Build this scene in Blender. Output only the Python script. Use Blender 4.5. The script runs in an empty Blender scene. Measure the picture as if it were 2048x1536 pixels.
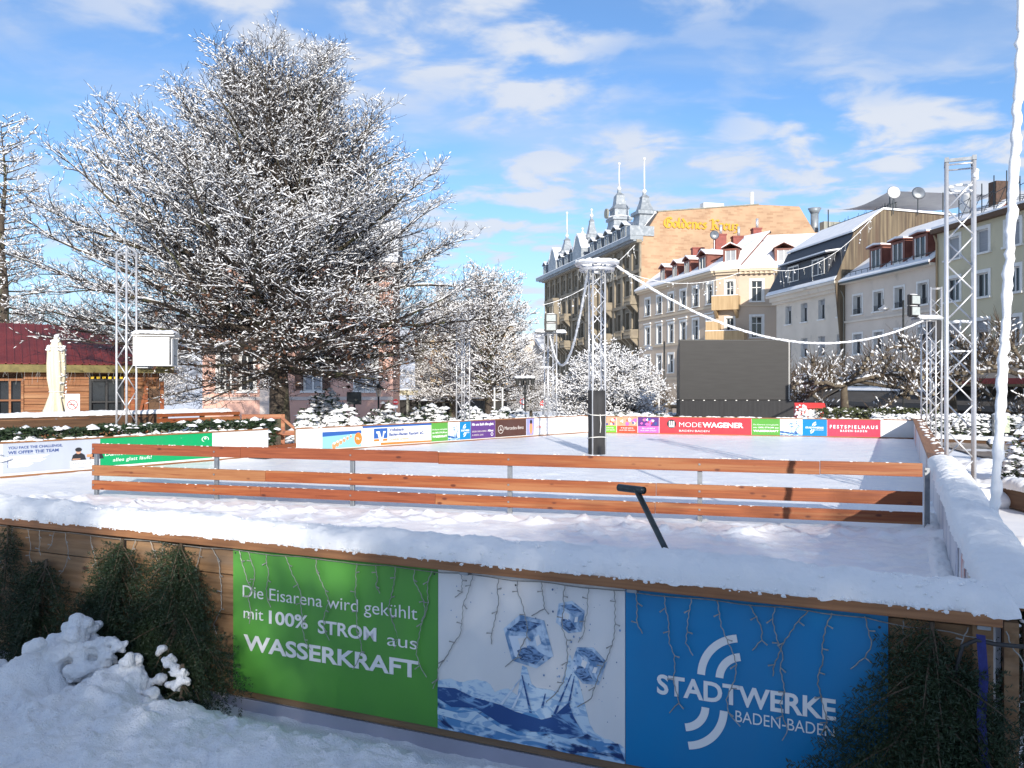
import bpy, bmesh, math, random
import numpy as np
from mathutils import Vector, Matrix
R = math.radians
SC = bpy.context.scene
COL = SC.collection
PI = math.pi
FPX, CU, CV, CH = 1700.0, 1024.0, 768.0, 2.45      # focal length in photo pixels, image centre, eye height

# ------------------------------------------------------------------ camera, sky, sun, exposure
cam_d = bpy.data.cameras.new("camera")
cam = bpy.data.objects.new("camera", cam_d); COL.objects.link(cam)
cam.location = (0, 0, CH); cam.rotation_euler = (PI / 2, 0, 0)
cam_d.sensor_width = 36; cam_d.lens = 36 * FPX / 2048
cam_d.clip_start = 0.05; cam_d.clip_end = 4000
SC.camera = cam
SUN_AZ, SUN_EL = 172.0, 18.9
SC.view_settings.view_transform = 'Standard'; SC.view_settings.look = 'None'
SC.view_settings.exposure = 0.9; SC.view_settings.gamma = 1; SC.view_settings.use_curve_mapping = False
SC.cycles.max_bounces = 6; SC.cycles.diffuse_bounces = 3; SC.cycles.glossy_bounces = 3
SC.cycles.transparent_max_bounces = 6; SC.cycles.use_denoising = True

sun_d = bpy.data.lights.new("sun", 'SUN'); sun_d.energy = 3.4; sun_d.angle = R(0.5); sun_d.color = (1, .925, .82)
sun = bpy.data.objects.new("sun", sun_d); COL.objects.link(sun)
_sd = Vector((math.sin(R(SUN_AZ)) * math.cos(R(SUN_EL)), math.cos(R(SUN_AZ)) * math.cos(R(SUN_EL)), math.sin(R(SUN_EL))))
sun.rotation_euler = _sd.to_track_quat('Z', 'Y').to_euler(); sun.location = (0, -20, 30)

world = bpy.data.worlds.new("World"); SC.world = world; world.use_nodes = True
def build_sky():
    nt = world.node_tree; N = nt.nodes; L = nt.links; N.clear()
    def nd(t, **k):
        n = N.new(t)
        for a, b in k.items(): setattr(n, a, b)
        return n
    def mth(op, a, b=None):
        n = nd('ShaderNodeMath', operation=op)
        for i, x in enumerate((a, b)):
            if x is None: continue
            if isinstance(x, (int, float)): n.inputs[i].default_value = x
            else: L.new(x, n.inputs[i])
        return n.outputs[0]
    out = nd('ShaderNodeOutputWorld'); bg = nd('ShaderNodeBackground'); bg.inputs[1].default_value = 0.15
    sky = nd('ShaderNodeTexSky', sky_type='NISHITA', sun_disc=False)
    sky.sun_elevation = R(SUN_EL); sky.sun_rotation = R(SUN_AZ); sky.altitude = 300
    sky.air_density = 1.0; sky.dust_density = 0.3; sky.ozone_density = 5.0
    hs = nd('ShaderNodeHueSaturation'); hs.inputs['Saturation'].default_value = 1.0; hs.inputs['Value'].default_value = .70
    L.new(sky.outputs[0], hs.inputs['Color'])
    tc = nd('ShaderNodeTexCoord'); sp = nd('ShaderNodeSeparateXYZ'); L.new(tc.outputs['Generated'], sp.inputs[0])
    zc = mth('MAXIMUM', sp.outputs[2], 0.02); za = mth('ADD', zc, 0.16)
    px = mth('DIVIDE', sp.outputs[0], za); py = mth('DIVIDE', sp.outputs[1], za)
    cb = nd('ShaderNodeCombineXYZ'); L.new(px, cb.inputs[0]); L.new(py, cb.inputs[1])
    def cloud(scale, off, rot, sx, sy, detail, dist, lo, hi):
        mp = nd('ShaderNodeMapping'); L.new(cb.outputs[0], mp.inputs['Vector'])
        mp.inputs['Location'].default_value = off; mp.inputs['Rotation'].default_value = (0, 0, rot)
        mp.inputs['Scale'].default_value = (sx, sy, 1)
        nz = nd('ShaderNodeTexNoise'); nz.inputs['Scale'].default_value = scale; nz.inputs['Detail'].default_value = detail
        nz.inputs['Roughness'].default_value = 0.52; nz.inputs['Distortion'].default_value = dist
        L.new(mp.outputs[0], nz.inputs['Vector'])
        mr = nd('ShaderNodeMapRange', interpolation_type='SMOOTHSTEP')
        mr.inputs[1].default_value = lo; mr.inputs[2].default_value = hi
        L.new(nz.outputs['Fac'], mr.inputs[0]); return mr.outputs[0], nz.outputs['Fac']
    m1, f1 = cloud(5.2, (3.1, 1.4, 0), R(28), 0.9, 1.1, 7, 0.3, 0.42, 0.63)
    m2, f2 = cloud(0.9, (7.3, 2.0, 0), R(10), 1, 1, 2, 0.1, 0.33, 0.50)
    # more cloud to the right and low down, as in the photograph
    side = nd('ShaderNodeMapRange'); side.inputs[1].default_value = -0.45; side.inputs[2].default_value = 0.25
    side.inputs[3].default_value = 0.7; side.inputs[4].default_value = 1.0; L.new(sp.outputs[0], side.inputs[0])
    m3, f3 = cloud(1.6, (1.0, 5.0, 0), R(-15), 0.7, 1.3, 6, 0.3, 0.42, 0.75)
    thick = mth('MULTIPLY', mth('MULTIPLY', m1, side.outputs[0]), mth('ADD', mth('MULTIPLY', m2, 0.75), 0.25))
    veil = mth('MULTIPLY', m3, 0.55)
    mask = mth('MINIMUM', mth('ADD', thick, veil), 0.93)
    low = nd('ShaderNodeMapRange'); low.inputs[1].default_value = 0.0; low.inputs[2].default_value = 0.22
    low.inputs[3].default_value = 0.55; low.inputs[4].default_value = 0.0; L.new(sp.outputs[2], low.inputs[0])
    mask = mth('MAXIMUM', mask, low.outputs[0])
    mx = nd('ShaderNodeMix', data_type='RGBA'); L.new(mask, mx.inputs['Factor'])
    L.new(hs.outputs[0], mx.inputs[6])
    cr = nd('ShaderNodeMix', data_type='RGBA'); cr.inputs[6].default_value = (2.2, 2.55, 3.2, 1); cr.inputs[7].default_value = (2.8, 2.95, 3.25, 1)
    L.new(thick, cr.inputs['Factor']); L.new(cr.outputs[2], mx.inputs[7])
    L.new(mx.outputs[2], bg.inputs[0]); L.new(bg.outputs[0], out.inputs[0])
build_sky()

# ------------------------------------------------------------------ helpers
def ray(u, v, Y): return Vector(((u - CU) / FPX * Y, Y, CH - (v - CV) / FPX * Y))
def rx(u, Y): return (u - CU) / FPX * Y
def rz(v, Y): return CH - (v - CV) / FPX * Y

def tag(o, label=None, cat=None, group=None, kind=None):
    if label: o['label'] = label
    if cat: o['category'] = cat
    if group: o['group'] = group
    if kind: o['kind'] = kind
    return o
def thing(name, label, cat, loc=(0, 0, 0), rot=0.0, group=None):
    o = bpy.data.objects.new(name, None); COL.objects.link(o); o.empty_display_size = .2
    o.location = loc; o.rotation_euler = (0, 0, rot)
    return tag(o, label, cat, group)
def link(name, me, parent=None):
    o = bpy.data.objects.new(name, me); COL.objects.link(o)
    if parent is not None: o.parent = parent
    return o
def copy_thing(o, loc=None, rot=None, scale=None, label=None, parent=None):
    c = o.copy(); COL.objects.link(c)
    if parent is not None: c.parent = parent
    if loc is not None: c.location = loc
    if rot is not None: c.rotation_euler = (0, 0, rot)
    if scale is not None: c.scale = (scale,) * 3 if isinstance(scale, (int, float)) else scale
    if label: c['label'] = label
    for ch in list(o.children): copy_thing(ch, parent=c)
    return c

class MB:
    def __init__(s): s.v = []; s.f = []
    def add(s, vs, fs):
        b = len(s.v); s.v.extend([tuple(p) for p in vs]); s.f.extend([tuple(i + b for i in f) for f in fs]); return s
    def box(s, x0, x1, y0, y1, z0, z1):
        return s.add([(x0, y0, z0), (x1, y0, z0), (x1, y1, z0), (x0, y1, z0), (x0, y0, z1), (x1, y0, z1), (x1, y1, z1), (x0, y1, z1)],
                     [(0, 3, 2, 1), (4, 5, 6, 7), (0, 1, 5, 4), (1, 2, 6, 5), (2, 3, 7, 6), (3, 0, 4, 7)])
    def bar(s, p0, p1, w, h, up=(0, 0, 1)):
        p0, p1 = Vector(p0), Vector(p1); d = (p1 - p0).normalized(); up = Vector(up)
        if abs(d.dot(up)) > .99: up = Vector((0, 1, 0))
        a = d.cross(up).normalized(); b = a.cross(d)
        vs = [p + a * (w / 2 * i) + b * (h / 2 * j) for p in (p0, p1) for i, j in ((-1, -1), (1, -1), (1, 1), (-1, 1))]
        return s.add(vs, [(0, 3, 2, 1), (4, 5, 6, 7), (0, 1, 5, 4), (1, 2, 6, 5), (2, 3, 7, 6), (3, 0, 4, 7)])
    def tube(s, pts, r, k=8, cap=True):
        pts = [Vector(p) for p in pts]; n = len(pts)
        rs = r if isinstance(r, (list, tuple)) else [r] * n
        t0 = (pts[1] - pts[0]).normalized(); a = t0.cross(Vector((0, 0, 1)))
        if a.length < .05: a = t0.cross(Vector((0, 1, 0)))
        a.normalize(); vs = []
        for i, p in enumerate(pts):
            t = (pts[min(i + 1, n - 1)] - pts[max(i - 1, 0)]).normalized()
            a = (a - t * a.dot(t)); a.normalize(); b = t.cross(a)
            vs += [p + (a * math.cos(2 * PI * j / k) + b * math.sin(2 * PI * j / k)) * rs[i] for j in range(k)]
        fs = [(i * k + j, i * k + (j + 1) % k, (i + 1) * k + (j + 1) % k, (i + 1) * k + j) for i in range(n - 1) for j in range(k)]
        if cap: fs += [tuple(range(k))[::-1], tuple(range((n - 1) * k, n * k))]
        return s.add(vs, fs)
    def lathe(s, prof, c=(0, 0, 0), k=16, ph=0.0, sq=None):
        vs = []
        for r, z in prof:
            for j in range(k):
                a = 2 * PI * j / k + ph
                vs.append((c[0] + r * math.cos(a), c[1] + r * math.sin(a), c[2] + z))
        n = len(prof)
        fs = [(i * k + j, i * k + (j + 1) % k, (i + 1) * k + (j + 1) % k, (i + 1) * k + j) for i in range(n - 1) for j in range(k)]
        fs += [tuple(range(k))[::-1], tuple(range((n - 1) * k, n * k))]
        return s.add(vs, fs)
    def prism(s, poly, y0, y1):          # poly in (x, z), extruded along y
        n = len(poly)
        vs = [(x, y0, z) for x, z in poly] + [(x, y1, z) for x, z in poly]
        fs = [tuple(range(n)), tuple(range(n, 2 * n))[::-1]] + [(i, i + n, (i + 1) % n + n, (i + 1) % n) for i in range(n)]
        return s.add(vs, fs)
    def prismx(s, poly, x0, x1):         # poly in (y, z), extruded along x
        n = len(poly)
        vs = [(x0, y, z) for y, z in poly] + [(x1, y, z) for y, z in poly]
        fs = [tuple(range(n)), tuple(range(n, 2 * n))[::-1]] + [(i, i + n, (i + 1) % n + n, (i + 1) % n) for i in range(n)]
        return s.add(vs, fs)
    def ball(s, c, r, sub=1, sc=(1, 1, 1), jit=0.0, rnd=None):
        v, f = ICO[sub]; rnd = rnd or random
        return s.add([(c[0] + p[0] * r * sc[0] * (1 + rnd.uniform(-jit, jit)), c[1] + p[1] * r * sc[1] * (1 + rnd.uniform(-jit, jit)),
                       c[2] + p[2] * r * sc[2] * (1 + rnd.uniform(-jit, jit))) for p in v], f)
    def mesh(s, name, m, smooth=False, recalc=True):
        me = bpy.data.meshes.new(name); me.from_pydata(s.v, [], s.f)
        if recalc and len(s.f) < 60000:
            bm = bmesh.new(); bm.from_mesh(me); bmesh.ops.recalc_face_normals(bm, faces=bm.faces); bm.to_mesh(me); bm.free()
        if m is not None: me.materials.append(m)
        if smooth: me.polygons.foreach_set('use_smooth', [True] * len(me.polygons))
        me.update(); return me
    def build(s, name, m, parent=None, smooth=False, bevel=0, recalc=True):
        o = link(name, s.mesh(name, m, smooth, recalc), parent)
        if bevel:
            b = o.modifiers.new('bevel', 'BEVEL'); b.width = bevel; b.segments = 2; b.limit_method = 'ANGLE'
        return o
def _ico(sub):
    bm = bmesh.new(); bmesh.ops.create_icosphere(bm, subdivisions=sub, radius=1)
    v = [tuple(x.co) for x in bm.verts]; f = [tuple(x.index for x in fc.verts) for fc in bm.faces]; bm.free(); return v, f
ICO = {i: _ico(i) for i in (1, 2, 3)}

def np_mesh(name, V, F, m=None, smooth=False):
    """mesh from numpy arrays, F (n,k)"""
    V = np.asarray(V, np.float32); F = np.asarray(F, np.int32); me = bpy.data.meshes.new(name)
    n, k = F.shape
    me.vertices.add(len(V)); me.vertices.foreach_set('co', V.ravel())
    me.loops.add(n * k); me.loops.foreach_set('vertex_index', F.ravel())
    me.polygons.add(n); me.polygons.foreach_set('loop_start', np.arange(0, n * k, k, dtype=np.int32))
    if smooth: me.polygons.foreach_set('use_smooth', np.ones(n, bool))
    me.update(calc_edges=True); me.validate()
    if m is not None: me.materials.append(m)
    return me

def seg_tubes(P0, P1, r0, r1, k=3):
    """many tapered sticks in one go -> V, F"""
    P0 = np.asarray(P0, float); P1 = np.asarray(P1, float); n = len(P0)
    d = P1 - P0; d /= np.maximum(np.linalg.norm(d, axis=1, keepdims=True), 1e-9)
    up = np.tile(np.array([0, 0, 1.0]), (n, 1)); up[np.abs(d[:, 2]) > .95] = (0, 1, 0)
    a = np.cross(d, up); a /= np.linalg.norm(a, axis=1, keepdims=True); b = np.cross(a, d)
    an = 2 * PI * np.arange(k) / k + PI / 2
    off = a[:, None, :] * np.cos(an)[None, :, None] + b[:, None, :] * np.sin(an)[None, :, None]
    V = np.concatenate([P0[:, None, :] + off * np.asarray(r0)[:, None, None], P1[:, None, :] + off * np.asarray(r1)[:, None, None]], axis=1)
    base = (np.arange(n) * 2 * k)[:, None, None]; j = np.arange(k)
    q = np.stack([j, j + k, (j + 1) % k + k, (j + 1) % k], axis=1)[None]
    return V.reshape(-1, 3), (q + base).reshape(-1, 4)

def fbm(x, y, seed=0, octaves=5, lac=2.0, gain=.5):
    """cheap value noise on numpy arrays, about -1..1"""
    out = np.zeros(np.broadcast(x, y).shape); amp = 1.0; tot = 0
    for o in range(octaves):
        xi = np.floor(x).astype(np.int64); yi = np.floor(y).astype(np.int64); xf = x - xi; yf = y - yi
        u = xf * xf * (3 - 2 * xf); w = yf * yf * (3 - 2 * yf)
        def h(a, b):
            n = (a * 374761393 + b * 668265263 + (seed + o) * 144665) & 0x7fffffff
            n = (n ^ (n >> 13)) * 1274126177 & 0x7fffffff
            return ((n ^ (n >> 16)) & 0xffff) / 32767.5 - 1
        out += amp * ((h(xi, yi) * (1 - u) + h(xi + 1, yi) * u) * (1 - w) + (h(xi, yi + 1) * (1 - u) + h(xi + 1, yi + 1) * u) * w)
        tot += amp; amp *= gain; x = x * lac + 17.3; y = y * lac + 9.1
    return out / tot

def snow_union(name, balls, voxel, m, parent=None, disp=.02, scale=12, seed=0):
    """one lump of snow from many overlapping balls (voxel union), crusted with small noise"""
    mb = MB(); rd = random.Random(seed)
    for c, r, sc in balls: mb.ball(c, r, 2, sc, .06, rd)
    me = mb.mesh('tmp', None, recalc=False); o = bpy.data.objects.new('tmp', me); COL.objects.link(o)
    r = o.modifiers.new('r', 'REMESH'); r.mode = 'VOXEL'; r.voxel_size = voxel
    s = o.modifiers.new('s', 'SMOOTH'); s.iterations = 3; s.factor = .5
    dg = bpy.context.evaluated_depsgraph_get(); dg.update()
    me2 = bpy.data.meshes.new_from_object(o.evaluated_get(dg))
    bpy.data.objects.remove(o); bpy.data.meshes.remove(me)
    n = len(me2.vertices); co = np.empty(n * 3, np.float32); me2.vertices.foreach_get('co', co); co = co.reshape(-1, 3)
    nr = np.empty(n * 3, np.float32); me2.vertices.foreach_get('normal', nr); nr = nr.reshape(-1, 3)
    d = fbm(co[:, 0] * scale + co[:, 2] * scale * .7, co[:, 1] * scale - co[:, 2] * scale * .8, seed, 4)
    co = co + nr * (d * disp)[:, None]; me2.vertices.foreach_set('co', co.astype(np.float32).ravel())
    me2.materials.clear(); me2.materials.append(m)
    me2.polygons.foreach_set('use_smooth', np.ones(len(me2.polygons), bool)); me2.name = name; me2.update()
    return link(name, me2, parent)

# ------------------------------------------------------------------ materials
MATS = {}
def mat(name, c, rough=.6, metal=0.0, c2=None, nscale=8.0, stretch=(1, 1, 1), lo=.35, hi=.65, bump=0.0, bscale=40.0, spec=.5,
        detail=5, c3=None, n3=1.0, lo3=.5, hi3=.7, coat=0.0, dist=0.0, knots=None):
    m = bpy.data.materials.new(name); m.use_nodes = True; nt = m.node_tree; N = nt.nodes; L = nt.links
    b = N['Principled BSDF']
    b.inputs['Base Color'].default_value = (*c, 1); b.inputs['Roughness'].default_value = rough
    b.inputs['Metallic'].default_value = metal; b.inputs['Specular IOR Level'].default_value = spec
    if coat: b.inputs['Coat Weight'].default_value = coat
    tc = N.new('ShaderNodeTexCoord')
    def noise(scale, st=(1, 1, 1), off=0.0):
        mp = N.new('ShaderNodeMapping'); L.new(tc.outputs['Object'], mp.inputs['Vector'])
        mp.inputs['Scale'].default_value = st; mp.inputs['Location'].default_value = (off, off * .7, off * .3)
        n = N.new('ShaderNodeTexNoise'); n.inputs['Scale'].default_value = scale; n.inputs['Detail'].default_value = detail
        n.inputs['Distortion'].default_value = dist
        L.new(mp.outputs[0], n.inputs['Vector']); return n.outputs['Fac']
    def mr(f, a, bb):
        n = N.new('ShaderNodeMapRange'); n.inputs[1].default_value = a; n.inputs[2].default_value = bb; L.new(f, n.inputs[0]); return n.outputs[0]
    src = None
    if c2 is not None:
        mx = N.new('ShaderNodeMix'); mx.data_type = 'RGBA'; mx.inputs[6].default_value = (*c, 1); mx.inputs[7].default_value = (*c2, 1)
        L.new(mr(noise(nscale, stretch), lo, hi), mx.inputs['Factor']); src = mx.outputs[2]
        if c3 is not None:
            m3 = N.new('ShaderNodeMix'); m3.data_type = 'RGBA'; m3.inputs[7].default_value = (*c3, 1); L.new(src, m3.inputs[6])
            L.new(mr(noise(n3, stretch, 5.3), lo3, hi3), m3.inputs['Factor']); src = m3.outputs[2]
        if knots is not None:
            mp = N.new('ShaderNodeMapping'); L.new(tc.outputs['Object'], mp.inputs['Vector']); mp.inputs['Scale'].default_value = (1.0, 3, 2.2)
            vo = N.new('ShaderNodeTexVoronoi'); vo.inputs['Scale'].default_value = 3.2; L.new(mp.outputs[0], vo.inputs['Vector'])
            kx = N.new('ShaderNodeMix'); kx.data_type = 'RGBA'; kx.inputs[7].default_value = (*knots, 1); L.new(src, kx.inputs[6])
            L.new(mr(vo.outputs['Distance'], .17, .09), kx.inputs['Factor']); src = kx.outputs[2]
        L.new(src, b.inputs['Base Color'])
    if bump:
        bp = N.new('ShaderNodeBump'); bp.inputs['Strength'].default_value = bump; bp.inputs['Distance'].default_value = .02
        L.new(noise(bscale, stretch, 2.0), bp.inputs['Height']); L.new(bp.outputs[0], b.inputs['Normal'])
    MATS[name] = m; return m

SNOW = mat('snow', (.87, .88, .89), .55, c2=(.82, .84, .87), nscale=6, bump=.8, bscale=70, spec=.3, detail=8)
SNOWFINE = mat('snow_fine', (.88, .89, .90), .6, bump=.35, bscale=160, spec=.25, detail=6)
SNOWFAR = mat('snow_far', (.86, .87, .89), .7, c2=(.78, .80, .84), nscale=1.5, spec=.2)
TWIGSNOW = mat('twig_snow', (.87, .88, .90), .7, spec=.2)
WOODORANGE = mat('stained_wood', (.29, .082, .022), .5, c2=(.18, .043, .013), nscale=5, stretch=(.35, 6, 9), lo=.35, hi=.7, bump=.12, bscale=9,
                 c3=(.32, .13, .05), n3=1.3, lo3=.5, hi3=.62, knots=(.10, .022, .008))
WOODCAP = mat('cap_wood', (.33, .155, .065), .6, c2=(.21, .09, .035), nscale=5, stretch=(.3, 6, 8), bump=.2, bscale=9)
WOODRAW = mat('raw_wood', (.33, .20, .105), .7, c2=(.20, .11, .05), nscale=3, stretch=(.35, 4, 7), bump=.25, bscale=8, c3=(.24, .16, .10), n3=1.1, knots=(.07, .03, .015))
WOODDARK = mat('dark_wood', (.13, .07, .035), .7, c2=(.08, .04, .02), nscale=4, stretch=(.3, 5, 8), bump=.2, bscale=8)
WOODLOG = mat('hut_wood', (.30, .125, .045), .6, c2=(.17, .062, .022), nscale=4, stretch=(.3, 4, 7), bump=.2, bscale=8, c3=(.36, .19, .09), n3=.8)
ALU = mat('aluminium', (.66, .67, .69), .38, .55, c2=(.56, .57, .60), nscale=5, bump=.04, bscale=60)
STEEL = mat('galvanised_steel', (.34, .36, .38), .45, .8, c2=(.26, .28, .30), nscale=14)
DARKSTEEL = mat('dark_steel', (.07, .085, .09), .4, .7, c2=(.05, .06, .065), nscale=20)
BLACK = mat('black_plastic', (.022, .022, .024), .5, c2=(.03, .03, .032), nscale=10, bump=.08, bscale=40)
BLACKCLOTH = mat('black_cloth', (.018, .018, .02), .8, c2=(.03, .03, .033), nscale=3, stretch=(3, 3, .4), bump=.35, bscale=5)
def panel_mat(name, c, rough=.3):
    c2 = tuple(x * .9 + .012 for x in c)
    return mat(name, c, rough, c2=c2, nscale=1.6, stretch=(1.5, 1, .6), bump=.02, bscale=5, spec=.4)
PWHITE = panel_mat('panel_white', (.78, .78, .78)); PGREEN = panel_mat('panel_green', (.095, .33, .05))
PBLUE = panel_mat('panel_blue', (.0, .20, .46)); PEMERALD = panel_mat('panel_emerald', (.0, .33, .11))
PRED = panel_mat('panel_red', (.70, .045, .06)); PROSE = panel_mat('panel_rose', (.55, .05, .095)); PPURPLE = panel_mat('panel_purple', (.10, .035, .20))
PBROWN = panel_mat('panel_brown', (.075, .03, .022)); PGREY = panel_mat('panel_grey', (.44, .48, .56)); PBANKBLUE = panel_mat('panel_bank_blue', (.02, .10, .37))
PORANGE = panel_mat('panel_orange', (.78, .20, .03)); PLIME = panel_mat('panel_lime', (.16, .50, .03)); PPINK = panel_mat('panel_pink', (.68, .13, .42))
PSCARLET = panel_mat('panel_scarlet', (.72, .07, .035)); PLILAC = panel_mat('panel_lilac', (.28, .30, .66)); PTEAL = panel_mat('panel_sea', (.25, .55, .62))
INKWHITE = mat('ink_white', (.80, .80, .80), .5); INKNAVY = mat('ink_navy', (.03, .07, .24), .5); INKGREY = mat('ink_grey', (.22, .24, .27), .5)
INKBLACK = mat('ink_black', (.02, .02, .025), .5); INKORANGE = mat('ink_orange', (.80, .28, .12), .5); INKRED = mat('ink_red', (.65, .05, .05), .5)
INKSKIN = mat('ink_skin', (.55, .30, .20), .5); INKSILVER = mat('ink_silver', (.62, .58, .55), .5)
ICEBLUE = mat('ink_ice', (.55, .68, .82), .4, c2=(.12, .25, .45), nscale=9, lo=.42, hi=.6, dist=1.5, detail=3)
ICEDARK = mat('ink_ice_dark', (.20, .34, .56), .4, c2=(.02, .06, .16), nscale=14, stretch=(1, 1, 2), lo=.45, hi=.6, dist=2.0)
ICEPALE = mat('ink_ice_pale', (.70, .78, .88), .4, c2=(.36, .52, .72), nscale=7, lo=.5, hi=.62, dist=1.5)
WATER1 = mat('ink_water', (.10, .28, .54), .4, c2=(.50, .68, .84), nscale=4.5, stretch=(1, 1, 2.6), lo=.47, hi=.6, dist=2.2, c3=(.01, .035, .14), n3=3.4, lo3=.56, hi3=.66)
WATER2 = mat('ink_water_pale', (.58, .72, .84), .4, c2=(.30, .48, .70), nscale=6, stretch=(1, 1, 2), lo=.5, hi=.58, dist=2.5)
WATER3 = mat('ink_water_deep', (.02, .075, .25), .4, c2=(.20, .38, .62), nscale=6, stretch=(.8, 1, 2), lo=.52, hi=.62, dist=2.0)
GLASS = mat('window_glass', (.025, .03, .035), .08, spec=.6)
GLASSGREY = mat('window_blind', (.33, .34, .36), .5, c2=(.28, .29, .31), nscale=2, stretch=(.3, .3, 12))
WHITEPAINT = mat('white_paint', (.74, .73, .70), .5, c2=(.66, .65, .62), nscale=3)
BARK = mat('bark', (.085, .068, .052), .9, c2=(.045, .034, .026), nscale=14, stretch=(2, 2, .35), bump=.9, bscale=9, c3=(.085, .09, .045), n3=1.5, lo3=.5, hi3=.65)
TWIG = mat('twig_bark', (.05, .038, .030), .9, c2=(.032, .024, .02), nscale=3)
TWIGBROWN = mat('twig_brown', (.13, .095, .065), .9, c2=(.08, .058, .04), nscale=3)
FIR = mat('fir_needles', (.017, .036, .017), .5, c2=(.030, .052, .022), nscale=7, spec=.4)
LEAFDARK = mat('shrub_leaf', (.020, .038, .014), .5, c2=(.04, .06, .02), nscale=6, spec=.5)
LEAFOLIVE = mat('hedge_leaf', (.045, .060, .022), .5, c2=(.075, .085, .03), nscale=6, spec=.5)
LEAFBROWN = mat('dead_leaf', (.12, .055, .028), .8, c2=(.075, .035, .02), nscale=5)
WIRE = mat('clear_wire', (.36, .36, .34), .3, c2=(.24, .24, .23), nscale=40)
# ------------------------------------------------------------------ ground and rink frames
ICEZ = 0.62
class Frame:
    """a line on the ground: x runs to the viewer's right along it, y away from the viewer"""
    def __init__(s, p0, p1):
        s.o = Vector((p0[0], p0[1])); d = Vector((p1[0], p1[1])) - s.o; s.L = d.length; s.d = d.normalized(); s.th = math.atan2(s.d.y, s.d.x)
    def x(s, u):
        k = (u - CU) / FPX; return (k * s.o.y - s.o.x) / (s.d.x - k * s.d.y)
    def w(s, x, y=0.0, z=0.0):
        p = s.o + s.d * x + Vector((-s.d.y, s.d.x)) * y; return Vector((p.x, p.y, z))
CORN = Vector((2.45, 4.30)); E2 = Vector((.91, -.415)).normalized(); E1 = Vector((.415, .91)).normalized()
FL = CORN - E2 * 12.5
FRC = Vector((13.42, 28.4)); FLC = Vector((2.75, 31.9)); LM = Vector((-6.2, 21.5)); LB = Vector((-12.4, 13.2)); LG = Vector((-5.72, 22.55))
F_FRONT = Frame(FL, CORN); F_RIGHT = Frame(FRC, CORN); F_FAR = Frame(FLC, FRC); F_LEFT = Frame(LG, FLC); F_LEFTNEAR = Frame(LB, LM)

def zground(x, y):
    t = np.clip((y - 40) / 14, 0, 1); z = -1.3 * t * t * (3 - 2 * t)
    return z
def build_ground():
    xs = np.concatenate([np.linspace(-1500, -60, 25), np.linspace(-55, 60, 70), np.linspace(66, 1500, 25)])
    ys = np.concatenate([np.linspace(-300, -20, 12), np.linspace(-18, 80, 75), np.linspace(86, 2500, 30)])
    X, Y = np.meshgrid(xs, ys); Z = zground(X, Y) + .05 * fbm(X * .7, Y * .7, 3) * (np.abs(X) < 80) - .04
    V = np.stack([X, Y, Z], -1).reshape(-1, 3); nx = len(xs); ny = len(ys)
    i, j = np.meshgrid(np.arange(nx - 1), np.arange(ny - 1)); a = (j * nx + i).ravel()
    F = np.stack([a, a + 1, a + nx + 1, a + nx], 1)
    tag(link('ground', np_mesh('ground', V, F, SNOWFAR, True)), kind='structure')
build_ground()

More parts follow.
